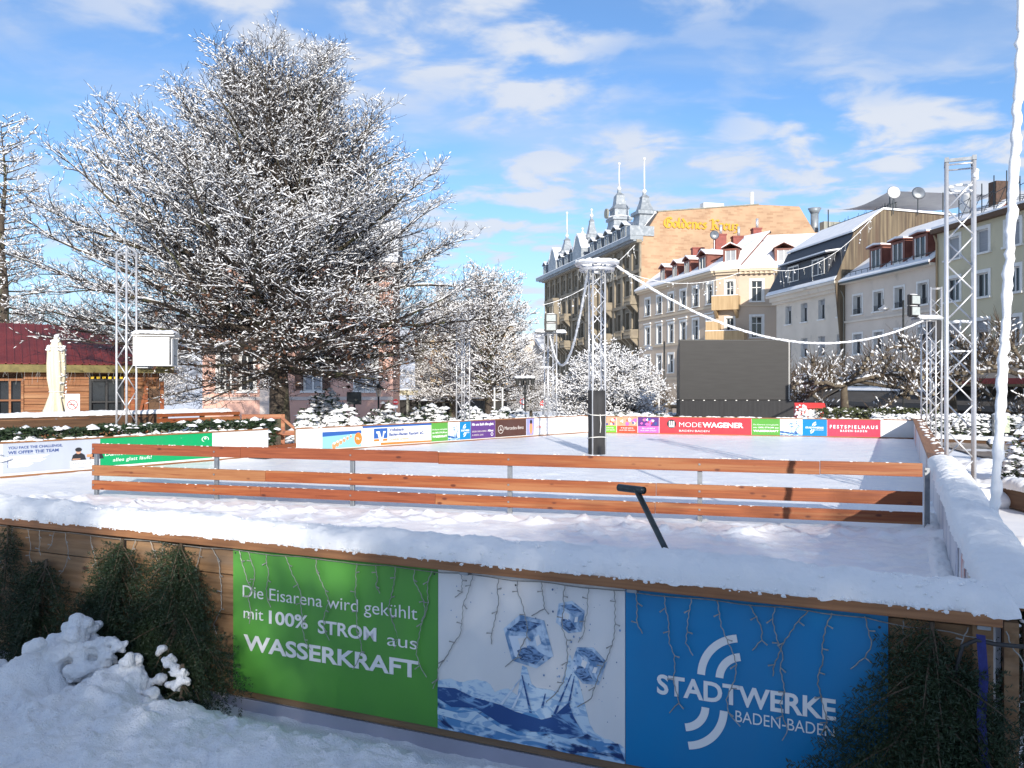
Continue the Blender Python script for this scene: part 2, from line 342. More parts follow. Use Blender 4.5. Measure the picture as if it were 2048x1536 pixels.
ICEM = mat('rink_ice', (.86, .87, .90), .4, c2=(.77, .80, .86), nscale=1.6, stretch=(1, 1, 1), lo=.42, hi=.62, bump=.35, bscale=30, spec=.3, detail=8,
           c3=(.88, .89, .90), n3=5.0, lo3=.5, hi3=.62)
def build_ice():
    def left_end(s):
        o = CORN + E1 * s; best = 60
        for a, b in ((FL + (FL - CORN) * .5, FL), (FL, LB), (LB, LM), (LM, LG), (LG, FLC), (FLC, FLC + Vector((-1, 6)))):
            d = b - a; den = -E2.x * d.y + E2.y * d.x
            if abs(den) < 1e-6: continue
            t = ((a.x - o.x) * d.y - (a.y - o.y) * d.x) / (-E2.x * d.y + E2.y * d.x)
            k = ((a.x - o.x) * (-E2.y) - (a.y - o.y) * (-E2.x)) / (-E2.x * d.y + E2.y * d.x) * -1
            q = o - E2 * t
            kk = (q - a).dot(d) / d.length_squared
            if t > .5 and -1e-3 <= kk <= 1.001: best = min(best, t)
        return best
    ss = np.concatenate([np.arange(.06, 12, .05), np.arange(12.05, 26.2, .16)])
    nc = 260; rows = []
    for s in ss:
        w = min(left_end(s), 22) - .03; t = np.linspace(0, 1, nc) * w - .03
        rows.append(np.stack([CORN.x + E1.x * s - E2.x * t, CORN.y + E1.y * s - E2.y * t, t * 0 + s, t], -1))
    G = np.array(rows); X, Y, S, T = G[..., 0], G[..., 1], G[..., 2], G[..., 3]
    Z = ICEZ + .008 * fbm(X * 1.3, Y * 1.3, 5)
    # the rail line in rink coordinates; scraped snow is banked along it
    a = Vector((5.08, 10.4)); b = Vector((-6.84, 13.9)); d = (b - a).normalized(); nrm = Vector((-d.y, d.x))
    dist = (X - a.x) * nrm.x + (Y - a.y) * nrm.y         # negative on the far side
    if (Vector((0, 0)) - a).dot(nrm) < 0: dist = -dist
    near = np.clip(dist, 0, None)
    crumb = np.clip(fbm(X * 3.2, Y * 3.2, 9, 5) + .25, 0, 1); fine = np.clip(fbm(X * 9, Y * 9, 19, 4) + .1, 0, 1)
    ridge = np.exp(-((dist - .55 - .35 * fbm(X * .8, Y * .8, 2)) / .5) ** 2) * .13 * crumb * (.6 + fine)
    band = np.clip(1 - np.abs(dist - 1.6) / 2.2, 0, 1) * .06 * crumb * fine
    wall = np.exp(-T / .35) * .10 * (.6 + crumb) * (S < 9)      # snow blown against the right boards
    far = np.clip(fbm(X * 2.2, Y * 2.2, 31, 5) - .1, 0, 1) * .03 * (dist < 0)
    lump = np.clip(fbm(X * 14, Y * 14, 77, 2) - .45, 0, 1) * .10 * (dist < 2.5) * (dist > -.3)
    Z = Z + ridge + band + wall + far + lump
    n0, n1 = Z.shape; V = np.stack([X, Y, Z], -1).reshape(-1, 3)
    i, j = np.meshgrid(np.arange(n1 - 1), np.arange(n0 - 1)); q = (j * n1 + i).ravel()
    tag(link('rink_ice', np_mesh('rink_ice', V, np.stack([q, q + n1, q + n1 + 1, q + 1], 1), ICEM, True)), kind='structure')
build_ice()

def paving():
    PAVE = mat('wet_paving', (.13, .09, .075), .35, c2=(.22, .18, .16), nscale=1.3, bump=.15, bscale=12, c3=(.75, .76, .79), n3=.5, lo3=.6, hi3=.64)
    mb = MB(); mb.add([(9.5, 13, 0.02), (40, 13, 0.02), (40, 35.2, 0.02), (17.4, 35.2, .02), (15.6, 28, .02)], [(0, 1, 2, 3, 4)])
    tag(mb.build('paving', PAVE), kind='structure')
paving()

def snow_strip(name, parent, L, y0, y1, z, h, seed, over=.03, res=.02, m=None):
    """a long cushion of snow lying on a board along local x"""
    nx = max(8, int(L / res)); prof = []
    for t in np.linspace(0, PI, 17): prof.append((math.cos(t), abs(math.sin(t)) ** .62))
    prof = np.array(prof); yc, hw = (y0 + y1) / 2, (y1 - y0) / 2 + over
    xs = np.linspace(0, L, nx)[:, None]; c = prof[:, 0][None]; s = prof[:, 1][None]
    hh = h * (1 + .26 * fbm(xs * 1.1, xs * 0, seed) + .16 * fbm(xs * 5, xs * 0 + 3, seed + 1) - .35 * np.clip(fbm(xs * 2.3, xs * 0 + 9, seed + 7) - .35, 0, 1))
    Yy = yc + hw * c * (1 + .06 * fbm(xs * 3, c * 2 + 5, seed + 2) + .09 * fbm(xs * 14, c * 3, seed + 5) + .05 * fbm(xs * 40, c * 5, seed + 6, 3))
    Zz = z + hh * s + (.024 * fbm(xs * 13, c * 5 + 2, seed + 3) + .012 * np.clip(fbm(xs * 34, c * 12 + 2, seed + 13, 3), 0, 1)) * s - .03 * np.clip(fbm(xs * 9, c * 0, seed + 4) - .1, 0, 1) * (s < .25) * (np.abs(c) > .9)
    ends = np.clip(np.minimum(xs, L - xs) / .06, 0.05, 1) ** .5
    Zz = z + (Zz - z) * ends
    V = np.stack([np.broadcast_to(xs, Yy.shape), Yy, Zz], -1).reshape(-1, 3); k = 17
    i, j = np.meshgrid(np.arange(k - 1), np.arange(nx - 1)); a = (j * k + i).ravel()
    F = np.stack([a, a + 1, a + k + 1, a + k], 1)
    return link(name, np_mesh(name, V, F, m or SNOWFINE, True), parent)

# ------------------------------------------------------------------ rink boards
def text(body, m, parent, x, z, w=None, h=.1, y=-.012, bold=0.0, slant=0.0, name='lettering', th=.002, maxw=None):
    """flat raised lettering facing local -y; h = cap height, w = total width"""
    cu = bpy.data.curves.new('t', 'FONT'); cu.body = body; cu.size = 1; cu.offset = bold; cu.shear = slant; cu.resolution_u = 4
    cu.fill_mode = 'BOTH'; cu.extrude = .01
    o = bpy.data.objects.new('t', cu); COL.objects.link(o); dg = bpy.context.evaluated_depsgraph_get(); dg.update()
    me = bpy.data.meshes.new_from_object(o.evaluated_get(dg)); bpy.data.objects.remove(o); bpy.data.curves.remove(cu)
    n = len(me.vertices); co = np.empty(n * 3, np.float32); me.vertices.foreach_get('co', co); co = co.reshape(-1, 3)
    x0, x1 = co[:, 0].min(), co[:, 0].max(); s = h / .70; sx = (w / (x1 - x0)) if w else s
    V = np.stack([x + (co[:, 0] - x0) * sx, y - np.where(co[:, 2] > 0, th, 0), z + co[:, 1] * s], -1)
    me.vertices.foreach_set('co', V.astype(np.float32).ravel()); me.materials.clear(); me.materials.append(m); me.name = name; me.update()
    return link(name, me, parent)
def poly(name, pts, m, parent, y=-.012, th=.002):
    mb = MB(); mb.prism(pts, y - th, y); return mb.build(name, m, parent)
def disc(name, cx, cz, rx_, rz_, m, parent, y=-.012, k=24, a0=0, a1=2 * PI, inner=0.0, th=.002):
    mb = MB()
    if inner:
        n = k; vs = []
        for i in range(n + 1):
            a = a0 + (a1 - a0) * i / n
            for q in (1, inner): vs.append((cx + rx_ * q * math.cos(a), y - th, cz + rz_ * q * math.sin(a)))
        b = len(vs); vs += [(p[0], y, p[2]) for p in vs]
        fs = []
        for i in range(n):
            q = 2 * i; fs += [(q, q + 1, q + 3, q + 2), (b + q, b + q + 2, b + q + 3, b + q + 1), (q, q + 2, b + q + 2, b + q), (q + 1, b + q + 1, b + q + 3, q + 3)]
        mb.add(vs, fs)
    else:
        mb.prism([(cx + rx_ * math.cos(2 * PI * i / k), cz + rz_ * math.sin(2 * PI * i / k)) for i in range(k)], y - th, y)
    return mb.build(name, m, parent)
def panel(fr, u0, u1, z0, z1, m, label, yoff=0.0, group=None, name='advertising_panel'):
    x0, x1 = fr.x(u0), fr.x(u1); w, h = x1 - x0, z1 - z0
    mb = MB(); mb.box(.0015, w - .0015, -.010, 0, 0, h)
    o = mb.build(name, m); o.location = fr.w(x0, yoff, z0); o.rotation_euler = (0, 0, fr.th)
    tag(o, label, 'advertising panel', group); o['w'] = w; o['h'] = h
    return o, w, h

def rough_poly(cx, cz, r, n, rnd, sx=1, sz=1):
    return [(cx + sx * r * (1 + rnd.uniform(-.25, .25)) * math.cos(2 * PI * i / n), cz + sz * r * (1 + rnd.uniform(-.25, .25)) * math.sin(2 * PI * i / n)) for i in range(n)]
def ice_picture(o, w, h, full=True):
    """printed picture: ice cubes falling into splashing water"""
    rnd = random.Random(4)
    P = lambda pts: [(x * w, z * h) for x, z in pts]
    def cube(cx, cz, s, a, nm='ice_cube'):
        c, sn = math.cos(a), math.sin(a)
        T = lambda pts: [((cx + (x * c - z * sn) * s) * w, (cz + (x * sn + z * c) * s * w / h) * h) for x, z in pts]
        q = poly(nm, T([(-.5, .28), (-.1, .55), (.42, .42), (.52, -.28), (.12, -.52), (-.4, -.36)]), ICEBLUE, o)
        poly('facet', T([(-.42, .24), (-.08, .45), (.36, .36), (.05, .2)]), ICEDARK, q, -.015)
        poly('facet', T([(-.40, .14), (.02, .12), (.06, -.40), (-.32, -.28)]), ICEPALE, q, -.015)
        poly('facet', T([(.12, .12), (.38, .26), (.44, -.20), (.14, -.38)]), ICEBLUE, q, -.015)
        poly('facet', T([(-.25, -.16), (.02, -.06), (.34, -.26), (.12, -.44), (-.2, -.36)]), ICEDARK, q, -.0165)
        poly('facet', T([(-.2, .08), (-.05, .1), (-.02, -.1), (-.17, -.08)]), INKWHITE, q, -.018)
        poly('facet', T([(.18, .10), (.27, .15), (.30, -.02), (.2, -.08)]), INKWHITE, q, -.018)
    cube(.505, .62, .245, R(8)); cube(.725, .80, .145, R(-18)); cube(.815, .53, .17, R(-28))
    # water surface with a crown of splash
    top = [(0, .30)]
    for i in range(1, 40):
        t = i / 40; z = .30 + .035 * math.sin(t * 7) + .012 * math.sin(t * 31)
        if t > .30: z = .27 + .05 * math.exp(-((t - .38) / .06) ** 2)
        if t > .45: z = .27 + (.20 * math.exp(-((t - .475) / .035) ** 2) if t < .6 else 0) + (.26 * math.exp(-((t - .74) / .045) ** 2) if t > .6 else 0) + (.08 if .48 < t < .74 else 0)
        if t > .80: z = max(.16 - (t - .8) * .35, .1) + .12 * max(0, .85 - t) / .05 * .6
        top.append((t, z + rnd.uniform(-.008, .008)))
    top.append((1, .085))
    poly('water', P([(0, 0)] + [(.9985, 0)] + top[::-1]), WATER2, o, -.0105)
    low = [(0, .235)] + [(t / 30, .20 + .04 * math.sin(t * .9) * math.exp(-((t / 30 - .4) / .5) ** 2) - .10 * (t / 30) ** 2 + rnd.uniform(-.012, .012)) for t in range(1, 30)] + [(1, .02)]
    poly('water', P([(0, 0), (.998, 0)] + low[::-1]), WATER1, o, -.0128)
    poly('water', P([(.0, .26), (.10, .27), (.2, .235), (.36, .215), (.44, .19), (.58, .17), (.64, .20), (.72, .30), (.745, .22), (.80, .12), (.72, .085), (.60, .10), (.45, .075), (.36, .10), (.22, .17), (.08, .15), (0, .19)]), WATER3, o, -.0150)
    poly('water', P([(.0, .13), (.12, .12), (.22, .15), (.34, .085), (.45, .05), (.6, .075), (.5, .03), (.3, .06), (.1, .08), (0, .09)]), WATER2, o, -.0166)
    for a, b, cc, dd in ((.36, .22, .47, .40), (.42, .20, .485, .36), (.52, .20, .475, .42), (.64, .20, .735, .47), (.70, .18, .75, .46), (.58, .24, .60, .33)):
        mb = MB(); mb.add([(a * w - .006, -.0182, b * h), (a * w + .012, -.0182, b * h), (cc * w + .003, -.0182, dd * h), (cc * w - .003, -.0182, dd * h)], [(0, 1, 2, 3)])
        mb.build('splash', WATER3 if rnd.random() < .5 else ICEPALE, o)
    if full:
        mb = MB()
        for i in range(95):
            x, z = rnd.uniform(.04, .98), rnd.uniform(.26, .97)
            if rnd.random() < .55: x = rnd.gauss(.72, .13); z = rnd.gauss(.50, .18)
            if not (.03 < x < .98 and .2 < z < .97): continue
            r = rnd.choice((.0022, .003, .004, .0065)); cx, cz = x * w, z * h
            pts = [(cx + r * math.cos(k), cz + r * 1.2 * math.sin(k)) for k in np.linspace(0, 2 * PI, 7)[:-1]]
            mb.add([(p[0], -.0195 - i * 1e-5, p[1]) for p in pts], [tuple(range(6))])
        mb.build('droplets', ICEDARK, o)
def swirl(o, cx, cz, s, m):
    """the four brush-like arcs of the utility's emblem, two above and two below the name"""
    for (ox, oz, r, a0, a1) in ((.62, -.02, .60, 100, 178), (.62, -.02, .44, 104, 178), (-.62, .02, .60, -80, -2), (-.62, .02, .44, -76, -2)):
        up = oz < 0
        disc('emblem', cx + (ox) * s * .55, cz + (.42 if up else -.42) * s, r * s * .78, r * s * 1.0, m, o, -.012, 16, R(a0), R(a1), inner=(r - .10) / r)

# front barrier -------------------------------------------------------
def front_barrier():
    t = thing('rink_barrier', 'front rink barrier of raw planks with a thick snow cushion on its cap', 'barrier', (FL.x, FL.y, 0), F_FRONT.th)
    L = F_FRONT.L; mb = MB(); rd = random.Random(3)
    z = .12
    for h in (.30, .30, .30, .20):
        mb.box(0, L - .02, .0, .03, z, z + h - .008); z += h
    mb.build('cladding', WOODRAW, t, bevel=.004)
    mb = MB(); mb.box(0, L + .02, -.10, .23, 1.242, 1.303); mb.build('cap', WOODCAP, t, bevel=.005)
    mb = MB(); mb.box(0, L, .035, .075, .05, 1.25); mb.build('backing', PWHITE, t)
    mb = MB(); mb.box(L - .11, L - .015, -.03, -.002, .1, 1.24); mb.build('corner_post', WOODRAW, t, bevel=.004)
    mb = MB(); mb.box(0, L - .02, -.012, .0, -.05, .115); mb.build('base_strip', PLILACGREY, t)
    snow_strip('snow_cushion', t, L + .1, -.075, .22, 1.300, .135, 3, over=.022)
    mb = MB(); rc = random.Random(31)
    for i in range(1500):
        x = rc.uniform(3.5, L); a = rc.random()
        if a < .45: p = (x, -.098 + rc.uniform(-.004, .01), 1.305 + rc.uniform(-.012, .02))
        else: th = rc.uniform(.2, 2.9); p = (x, .0725 - .168 * math.cos(th), 1.30 + .128 * abs(math.sin(th)) ** .62)
        mb.ball(p, rc.choice((.004, .006, .008, .013)), 1, (1.3, 1, .9), .25, rc)
    mb.build('snow_crumbs', SNOWFINE, t)['kind'] = 'stuff'
    mb = MB()
    for u in (940, 1272, 1965):
        x = F_FRONT.x(u); mb.box(x - .03, x + .03, -.09, -.012, 1.222, 1.240); mb.box(x - .03, x + .03, -.024, -.012, 1.15, 1.235)
    mb.build('bracket', STEEL, t)
PLILACGREY = mat('lilac_skirt', (.42, .42, .50), .5, c2=(.36, .36, .43), nscale=2, bump=.05)
front_barrier()
def front_panels():
    o, w, h = panel(F_FRONT, 471, 880, .18, 1.225, PGREEN, 'large green panel on the front barrier about ice cooled with hydro power', -.016)
    k = w / 409.0                      # metres per photo pixel along the panel
    def T(s, x0, x1, z, hh, **q): text(s, INKWHITE, o, x0 * w, z * h, (x1 - x0) * w, hh * h, **q)
    T('Die Eisarena wird gekühlt', .055, .91, .665, .085, bold=-.004)
    T('mit', .06, .165, .515, .082, bold=-.004); T('100%', .195, .395, .505, .088, bold=.022); T('STROM', .445, .725, .49, .086, bold=.022); T('aus', .775, .91, .475, .082, bold=-.004)
    T('WASSERKRAFT', .06, .915, .295, .105, bold=.026)
    for x, z in ((.015, .97), (.985, .97)): disc('screw', x * w, z * h, .006, .006, BLACK, o)
    o, w, h = panel(F_FRONT, 880, 1253, .18, 1.225, PWHITE, 'white front panel printed with ice cubes above splashing water', -.016)
    ice_picture(o, w, h)
    disc('screw', .44 * w, .955 * h, .006, .006, BLACK, o)
    o, w, h = panel(F_FRONT, 1253, 1777, .18, 1.225, PBLUE, 'large blue panel on the front barrier with white arc emblem', -.016)
    text('STADTWERKE', INKWHITE, o, .135 * w, .435 * h, .685 * w, .105 * h, bold=.026)
    text('BADEN-BADEN', INKWHITE, o, .45 * w, .345 * h, .365 * w, .062 * h, bold=-.002)
    def arcs(cx, cz, rr, a0, a1):
        for r in rr: disc('emblem', cx * w, cz * h, r * h, r * h, INKWHITE, o, -.012, 18, R(a0), R(a1), inner=1 - .042 / r)
    arcs(.485, .565, (.255, .155), 100, 178); arcs(.235, .40, (.255, .155), -80, -2)
    disc('screw', .97 * w, .94 * h, .007, .007, BLACK, o)
front_panels()

def right_barrier():
    t = thing('rink_barrier', 'right rink barrier of scuffed white boards, its near half under deep snow', 'barrier', (FRC.x, FRC.y, 0), F_RIGHT.th)
    L = F_RIGHT.L
    SCUFF = mat('scuffed_board', (.62, .64, .68), .5, c2=(.42, .46, .54), nscale=2.2, stretch=(1, 1, .35), lo=.45, hi=.7, bump=.1, bscale=9,
                c3=(.45, .24, .17), n3=.9, lo3=.60, hi3=.68)
    mb = MB(); mb.box(0, L - .1, 0, .03, .55, 1.255); mb.build('board', SCUFF, t)
    mb = MB(); mb.box(0, L, .035, .10, 0, 1.25); mb.build('backing', WOODRAW, t)
    mb = MB(); mb.box(.03, L - .24, -.03, .27, 1.257, 1.297); mb.build('cap', WOODCAP, t, bevel=.005)
    xs = L - 8.9
    s = snow_strip('snow_cushion', t, L - xs + .02, -.02, .27, 1.295, .15, 11, over=.045); s.location.x = xs
    # thin remains of snow on the far half of the cap
    mb = MB(); rd = random.Random(8)
    for i in range(60):
        x = rd.uniform(1, xs); mb.ball((x, rd.uniform(.1, .24), 1.297), rd.uniform(.02, .07), 1, (1.6, 1, .35), .2, rd)
    mb.build('snow_patch', SNOWFINE, t, True)
    s2 = snow_strip('snow_drift', t, 7.5, -.16, .02, ICEZ - .03, .16, 21, over=.02); s2.location.x = L - 7.6
    o, w, h = panel(Frame(F_RIGHT.w(9, 0).to_2d(), F_RIGHT.w(20, 0).to_2d()), 0, 1, .70, 1.22, PROSE, '') if False else (None, 0, 0)
    # worn stickers on the inside of the near board
    for k, (x, ww, m) in enumerate(((L - 3.3, .32, PBANKBLUE), (L - 2.6, .42, PRED), (L - 1.9, .3, PBANKBLUE), (L - 1.5, .45, PORANGE), (L - 12.2, .5, PRED))):
        poly('worn_sticker', [(x, .82), (x + ww * .9, .80 + .03 * (k % 2)), (x + ww, 1.14), (x + ww * .3, 1.2), (x + .02, 1.1)], WORN[k % 3], t, -.004)
WORN = [mat('worn_blue', (.50, .54, .62), .5, c2=(.10, .17, .34), nscale=6, lo=.55, hi=.62, detail=8), mat('worn_pink', (.58, .52, .52), .5, c2=(.60, .22, .18), nscale=4, lo=.5, hi=.6, detail=8),
        mat('worn_yellow', (.55, .50, .42), .5, c2=(.20, .22, .30), nscale=5, lo=.5, hi=.6, detail=8)]
right_barrier()

def side_barrier(fr, label, top, z0, name='rink_barrier', snow=True, seed=1):
    t = thing(name, label, 'barrier', (fr.o.x, fr.o.y, 0), fr.th)
    mb = MB(); mb.box(0, fr.L, 0, .03, z0 - .08, top - .02); mb.build('board', PWHITE, t)
    mb = MB(); mb.box(0, fr.L, .032, .09, 0, top - .02); mb.build('backing', WOODRAW, t)
    mb = MB(); mb.box(-.02, fr.L + .02, -.03, .14, top - .018, top + .012); mb.build('cap', WOODCAP, t, bevel=.004)
    mb = MB(); mb.box(0, fr.L, -.035, -.002, z0 - .12, z0 + .035); mb.build('kick_board', WOODCAP, t, bevel=.004)
    rd = random.Random(seed); mb = MB()
    for i in range(int(fr.L * 9)):
        x = rd.uniform(0, fr.L)
        mb.ball((x, rd.uniform(0, .12), top + .012), rd.uniform(.03, .08), 1, (1.8, .8, .45), .2, rd)
    mb.build('snow', SNOWFINE, t, True)
side_barrier(F_FAR, 'far rink barrier behind the ice, hung with red green and blue panels', 1.25, ICEZ, seed=2)
side_barrier(F_LEFT, 'left rink barrier running back from the wooden gate, hung with bank and car adverts', 1.27, ICEZ, seed=3)
side_barrier(F_LEFTNEAR, 'left near rink barrier with a grey and an emerald panel before fir garlands', 1.31, ICEZ, seed=4)

def boards_left():
    P = lambda *a, **k: panel(*a, **k)
    f = F_LEFTNEAR
    o, w, h = P(f, 5, 200, .70, 1.29, PGREY, 'pale grey panel with blue capital headline and two people at a desk')
    text('YOU FACE THE CHALLENGE,', INKNAVY, o, .05 * w, .80 * h, .54 * w, .085 * h, bold=.02)
    text('WE OFFER THE TEAM', INKNAVY, o, .05 * w, .635 * h, .50 * w, .10 * h, bold=.02)
    for i, (s, ww) in enumerate((('Web-Development & Design', .36), ('Internet-Security Projekte', .33), ('Applications', .2))):
        z = .46 - i * .135
        poly('caption_bar', [(.05 * w, z * h), ((.06 + ww * .9) * w, z * h), ((.10 + ww) * w, (z + .10) * h), (.05 * w, (z + .10) * h)], INKWHITE, o)
        poly('caption_edge', [(.045 * w, z * h), (.052 * w, z * h), (.052 * w, (z + .10) * h), (.045 * w, (z + .10) * h)], INKNAVY, o, -.0145)
        text(s, INKGREY, o, .065 * w, (z + .03) * h, ww * .85 * w, .04 * h, y=-.0145)
    def figure(cx):
        poly('printed_person', [((cx + a) * w, b * h) for a, b in ((-.075, .28), (-.06, .46), (-.03, .52), (.035, .52), (.065, .46), (.085, .28))], INKBLACK, o)
        disc('printed_face', cx * w, .57 * h, .026 * w, .075 * h, INKSKIN, o, -.0145); disc('printed_hair', cx * w, .65 * h, .036 * w, .075 * h, INKBLACK, o, -.0165)
        poly('printed_hand', [((cx - .07) * w, .30 * h), ((cx + .02) * w, .30 * h), ((cx + .02) * w, .335 * h), ((cx - .06) * w, .345 * h)], INKSKIN, o, -.0165)
    figure(.76); figure(.955)
    poly('printed_screen', [(.85 * w, .37 * h), (.91 * w, .37 * h), (.91 * w, .46 * h), (.85 * w, .46 * h)], INKORANGE, o, -.0185)
    poly('printed_desk', [(.67 * w, .03 * h), (.995 * w, .03 * h), (.995 * w, .27 * h), (.67 * w, .27 * h)], INKWHITE, o, -.0185)
    text('FRESHCELLS', INKGREY, o, .70 * w, .12 * h, .28 * w, .075 * h, y=-.021)
    o, w, h = P(f, 200.5, 424, .70, 1.29, PEMERALD, 'emerald green panel with white slogan behind the rail fence')
    text('Damit im Urlaub', INKWHITE, o, .035 * w, .36 * h, .40 * w, .125 * h, slant=.12); text('alles glatt läuft!', INKWHITE, o, .10 * w, .14 * h, .33 * w, .125 * h, slant=.12)
    text('Reiseversicherung AG', INKWHITE, o, .60 * w, .27 * h, .30 * w, .06 * h, bold=.012, slant=.2)
    disc('emblem', .93 * w, .76 * h, .035 * w, .11 * h, INKWHITE, o, -.012, 24, R(-20), R(250), inner=.82)
    disc('emblem', .93 * w, .79 * h, .012 * w, .04 * h, INKWHITE, o)
    P(f, 424.5, 536, .70, 1.29, PWHITE, 'blank white panel right of the emerald one before the gate')
    f = F_LEFT; z0, z1 = .68, 1.25
    o, w, h = P(f, 595, 724, z0, z1, PWHITE, 'white panel with a beach picture and orange round badge')
    poly('beach_picture', [(.365 * w, 0), (.985 * w, 0), (.985 * w, .80 * h), (.365 * w, .80 * h)], PTEAL, o)
    poly('beach_sky', [(.365 * w, .58 * h), (.985 * w, .66 * h), (.985 * w, .80 * h), (.365 * w, .80 * h)], PBANKBLUE, o, -.0145)
    for i in range(6):
        cx = .545 + i * .053; cz = .12 + i * .085; q = 1 - i * .1
        disc('beach_chair', cx * w, cz * h, .030 * w * q, .16 * h * q, INKORANGE, o, -.0145 - i * .001, 12)
        disc('beach_chair_hood', cx * w, (cz + .12 * q) * h, .018 * w * q, .06 * h * q, INKWHITE, o, -.0215, 10)
    disc('badge', .93 * w, .40 * h, .062 * w, .30 * h, PORANGE, o, -.0225)
    text('76,-', INKWHITE, o, .895 * w, .35 * h, .07 * w, .12 * h, y=-.025)
    text('Urlaub', INKGREY, o, .88 * w, .88 * h, .09 * w, .035 * h); text('Reisebüro', INKGREY, o, .39 * w, .88 * h, .14 * w, .035 * h)
    o, w, h = P(f, 724.5, 862, z0, z1, PWHITE, 'white bank panel with blue stripe along the top and blue square emblem')
    poly('top_stripe', [(0, .90 * h), (w, .90 * h), (w, h), (0, h)], PBANKBLUE, o); poly('foot_stripe', [(.25 * w, 0), (w, 0), (w, .08 * h), (.25 * w, .12 * h)], PORANGE, o)
    poly('emblem', [(.155 * w, .34 * h), (.345 * w, .34 * h), (.345 * w, .85 * h), (.155 * w, .85 * h)], PBANKBLUE, o)
    poly('emblem', [(.155 * w, .20 * h), (.345 * w, .20 * h), (.345 * w, .31 * h), (.155 * w, .31 * h)], PORANGE, o)
    poly('emblem', [(.185 * w, .70 * h), (.235 * w, .70 * h), (.255 * w, .40 * h), (.275 * w, .40 * h), (.285 * w, .70 * h), (.32 * w, .70 * h), (.315 * w, .60 * h), (.30 * w, .60 * h), (.275 * w, .18 * h), (.235 * w, .18 * h), (.205 * w, .60 * h), (.19 * w, .60 * h)], INKWHITE, o, -.0155)
    text('Volksbank', INKNAVY, o, .37 * w, .68 * h, .22 * w, .15 * h, bold=.035); text('Baden-Baden Rastatt eG', INKNAVY, o, .37 * w, .44 * h, .51 * w, .15 * h, bold=.035)
    text('Qualität erleben', INKORANGE, o, .37 * w, .20 * h, .29 * w, .12 * h, bold=.02)
    def trio(f, ug, ui, ub, ue, where):
        o, w, h = P(f, ug, ui, z0, z1, PGREEN, 'small green hydro power panel on the %s' % where)
        text('Die Eisarena wird gekühlt', INKWHITE, o, .05 * w, .60 * h, .9 * w, .075 * h); text('mit 100% STROM aus', INKWHITE, o, .05 * w, .42 * h, .9 * w, .085 * h, bold=.015)
        text('WASSERKRAFT', INKWHITE, o, .05 * w, .20 * h, .9 * w, .115 * h, bold=.03)
        o, w, h = P(f, ui, ub, z0, z1, PWHITE, 'small white ice cube panel on the %s' % where); ice_picture(o, w, h, False)
        o, w, h = P(f, ub, ue, z0, z1, PBLUE, 'small blue emblem panel on the %s' % where)
        text('STADTWERKE', INKWHITE, o, .12 * w, .45 * h, .74 * w, .10 * h, bold=.03); text('BADEN-BADEN', INKWHITE, o, .48 * w, .34 * h, .38 * w, .06 * h)
        for (cx, cz, rr, a0) in ((.58, .60, (.26, .15), 100), (.30, .40, (.26, .15), -80)):
            for r in rr: disc('emblem', cx * w, cz * h, r * h, r * h, INKWHITE, o, -.012, 12, R(a0), R(a0 + 78), inner=1 - .06 / r)
    trio(f, 862.5, 895.5, 919, 941, 'left barrier beside the purple panel')
    o, w, h = P(f, 941.5, 990, z0, z1, PPURPLE, 'purple panel with white slogan on the left barrier')
    text('Mit uns läuft alles glatt.', INKWHITE, o, .04 * w, .74 * h, .9 * w, .14 * h, bold=.025)
    text('BÄDER. EURO-MARKE', INKSILVER, o, .05 * w, .36 * h, .58 * w, .09 * h); text('& IDEEN. DAS', INKSILVER, o, .05 * w, .16 * h, .45 * w, .09 * h); text('Allianz', INKWHITE, o, .68 * w, .36 * h, .24 * w, .12 * h, bold=.02)
    disc('emblem', .86 * w, .20 * h, .05 * w, .10 * h, INKWHITE, o, -.012, 20, inner=.7)
    o, w, h = P(f, 990.5, 1052, z0, z1, PBROWN, 'dark brown car maker panel with a silver three pointed star')
    text('Mercedes-Benz', INKSILVER, o, .29 * w, .40 * h, .62 * w, .20 * h)
    disc('emblem', .165 * w, .44 * h, .085 * w, .245 * h, INKSILVER, o, -.012, 28, inner=.86)
    for a in (90, 210, 330):
        c, s = math.cos(R(a)), math.sin(R(a))
        poly('emblem', [(.165 * w - s * .010 * w, .44 * h + c * .03 * h), (.165 * w + c * .078 * w, .44 * h + s * .225 * h), (.165 * w + s * .010 * w, .44 * h - c * .03 * h)], INKSILVER, o, -.0145)
    o, w, h = P(f, 1052.5, 1086, z0, z1, PWHITE, 'white panel with lilac picture edge and red handwriting')
    poly('picture', [(0, 0), (.42 * w, 0), (.46 * w, h), (0, h)], PLILAC, o); disc('printed_figure', .26 * w, .42 * h, .09 * w, .38 * h, INKORANGE, o, -.0145); disc('printed_hat', .26 * w, .80 * h, .07 * w, .14 * h, INKBLACK, o, -.0165)
    text('Juli Spar', INKRED, o, .54 * w, .40 * h, .36 * w, .16 * h, slant=.3)
    P(f, 1086.5, 1164, z0, z1, PWHITE, 'blank white panel at the back end of the left barrier')
    f = F_FAR; z0, z1 = .655, 1.23
    P(f, 1164.5, 1206, z0, z1, PWHITE, 'blank white panel left of the padded mast on the far barrier')
    def photo(u0, u1, mtop, mlow, label, s1, s2):
        o, w, h = P(f, u0, u1, z0, z1, mlow, label)
        poly('picture', [(0, .43 * h), (w, .43 * h), (w, h), (0, h)], mtop, o); rd = random.Random(u0)
        for i in range(16): poly('printed_blob', rough_poly(rd.uniform(.1, .9) * w, rd.uniform(.52, .9) * h, .05 * w + rd.random() * .05 * w, 8, rd), rd.choice((INKORANGE, INKSKIN, INKWHITE, INKNAVY, PPINK, PSCARLET)), o, -.0145 - i * .0004)
        text(s1, INKWHITE, o, .2 * w, .26 * h, .6 * w, .07 * h); text(s2, INKWHITE, o, .12 * w, .12 * h, .76 * w, .07 * h)
